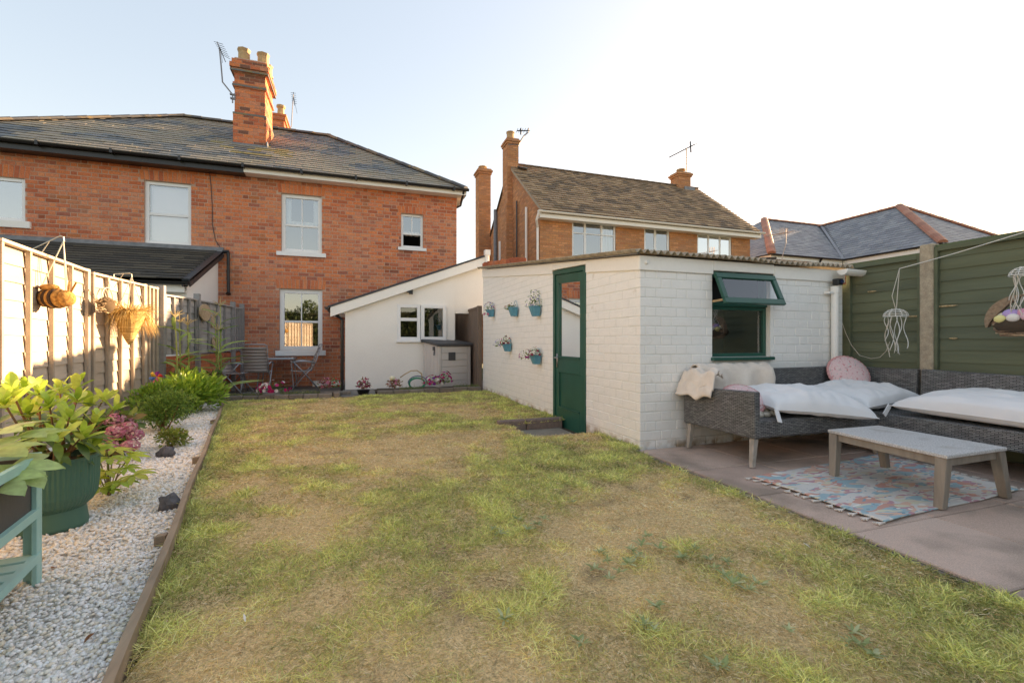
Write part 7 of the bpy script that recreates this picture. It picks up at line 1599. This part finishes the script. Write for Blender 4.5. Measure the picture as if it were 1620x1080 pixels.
# thatch: dead straw lying flat
n = 95000; Yt = .70+7.8*rg_.uniform(0, 1, n)**1.7; Xt = rg_.uniform(-2.0, 2.4, n); ok = (Xt > -.64-.2*(Yt-1.556)+.01) & np.where(Yt > 3.6, Xt < 2.45, Xt < 2.38) & ~((Yt > 4.42) & (Yt < 5.25) & (Xt > 1.73)) & (Yt < 8.75); Xt, Yt = Xt[ok], Yt[ok]; n = len(Xt)
ix = np.clip(((Xt+3)/6*120), 0, 119.99).astype(int); iy = np.clip(Yt/10*200, 0, 199.99).astype(int); a = rg_.uniform(0, 6.28, n); D = np.stack([np.cos(a), np.sin(a), rg_.uniform(-.05, .3, n)], 1)
V_, F_, T_ = blades(np.stack([Xt, Yt, Zf[iy, ix]-.004+rg_.uniform(0, .012, n)], 1), D, rg_.uniform(.012, .032, n), np.clip(np.sqrt(Xt**2+Yt**2)/2.2, .8, 3)*.0016, np.array([(.88, .66, .38), (.70, .48, .25), (.92, .78, .54), (.50, .33, .16), (.62, .58, .24)])[rg_.integers(5, size=n)])
me = np_mesh('thatch', V_, F_, T_, m_grass); o = bpy.data.objects.new('thatch', me); link(o); o['kind'] = 'stuff'; o['label'] = 'dead straw lying flat in the lawn'; o['category'] = 'grass'
# weeds
wl = [leaf_mesh('leaf', .07, .020, m_leaf, t, bend=.15, fold=.2) for t in ((.40, .45, .22), (.30, .38, .16), (.50, .54, .31))]
WEEDS = [('grey-green flat weed rosette in the dry grass near the patio edge', ((1130, 900), (1160, 925), (1185, 935), (1100, 870), (1080, 885), (1145, 912), (1120, 885), (1172, 915), (1200, 925), (1150, 890))),
 ('grey-green flat weed rosette in the middle of the right half of the lawn', ((1010, 880), (1000, 870), (960, 890), (980, 905), (1040, 960), (940, 900), (1025, 850), (965, 915), (1045, 870), (995, 893), (950, 875), (1015, 862))),
 ('grey-green flat weed rosette close to the bottom of the photograph', ((800, 985), (1020, 990), (920, 1020), (1360, 1020), (1140, 1055), (1250, 1000), (1350, 1000), (1380, 1035), (1035, 1000), (1340, 1015))),
 ('small grey-green weed rosette in the lawn level with the outbuilding corner', ((850, 830), (790, 845), (820, 825), (905, 795), (835, 838), (862, 822), (780, 838)))]
k = 0
for lab, pp in WEEDS:
    for px, py in pp:
        k += 1; p = atZ(px, py, 0); p.z = lawn_z(p.x, p.y)-.002; root = thing('lawn_weed', lab, 'weed', p, group='weed rosettes in the lawn'); r_ = random.Random(k); sz = r_.uniform(.55, 1.0)
        for i in range(r_.randrange(9, 15)): a = i*2.4+r_.uniform(-.3, .3); put_leaf(root, wl[r_.randrange(3)], p+Vector((r_.uniform(-.01, .01), r_.uniform(-.01, .01), .008)), (math.cos(a), math.sin(a), r_.uniform(.1, .9)), (0, 0, 1), r_.uniform(.4, .85)*sz)
for k, (px, py) in enumerate(((1282, 866), (1253 if False else 388, 983))):
    p = atZ(px, py, .03); me = leaf_mesh('feather', .035, .008, m_petal, (.78, .78, .78), bend=.3); o = bpy.data.objects.new('feather', me); link(o); o.location = p; o.rotation_euler = (R(40), 0, R(20)); tag(o, 'small white feather lying on the grass ' + ('near the patio edge' if k == 0 else 'in the lower left of the lawn'), 'feather')
for k, (px, py) in enumerate(((82, 898), (214, 951), (150, 1000))):
    p = atZ(px, py, -.01); me = leaf_mesh('fallen_leaf', .035, .022, m_petal, (.30, .12, .05), bend=.5); o = bpy.data.objects.new('fallen_leaf', me); link(o); o.location = p; o.rotation_euler = (.1, .2, k*1.3); tag(o, 'brown fallen leaf on the gravel ' + ('by the planter leg', 'near the edging board', 'in the lower left corner')[k], 'leaf')

# ================================================================ BEHIND THE CAMERA: hedge added unseen as a dark backdrop for the windows to mirror
bush_c = []
hg = thing('hedge', 'tall dark hedge added unseen behind the camera, mirrored in the house windows', 'hedge', (0, -14, 0))
n = 26000; P = np.stack([rg_.uniform(-14, 14, n), rg_.uniform(-15.2, -14.0, n), rg_.uniform(0, 1, n)**.8*(3.5)], 1); P[:, 2] *= 1+.12*np.sin(P[:, 0]*1.3)+.08*np.sin(P[:, 0]*3.1)
V_, F_, T_ = leaf_field(P, unit(n, .3), unit(n), np.full(n, .22), np.full(n, .12), np.array([(.08, .12, .04), (.11, .15, .05), (.06, .09, .03)])[rg_.integers(3, size=n)]); me = np_mesh('foliage', V_-np.array([0, -14, 0]), F_, T_, m_leaf); o = bpy.data.objects.new('foliage', me); link(o, hg); o['kind'] = 'stuff'
mb = MB(); mb.box(-14, 14, -15.0, -14.3, -.1, 3.2); mb.part('branches', mat('hedge_core', (.04, .045, .02), rough=1), hg)
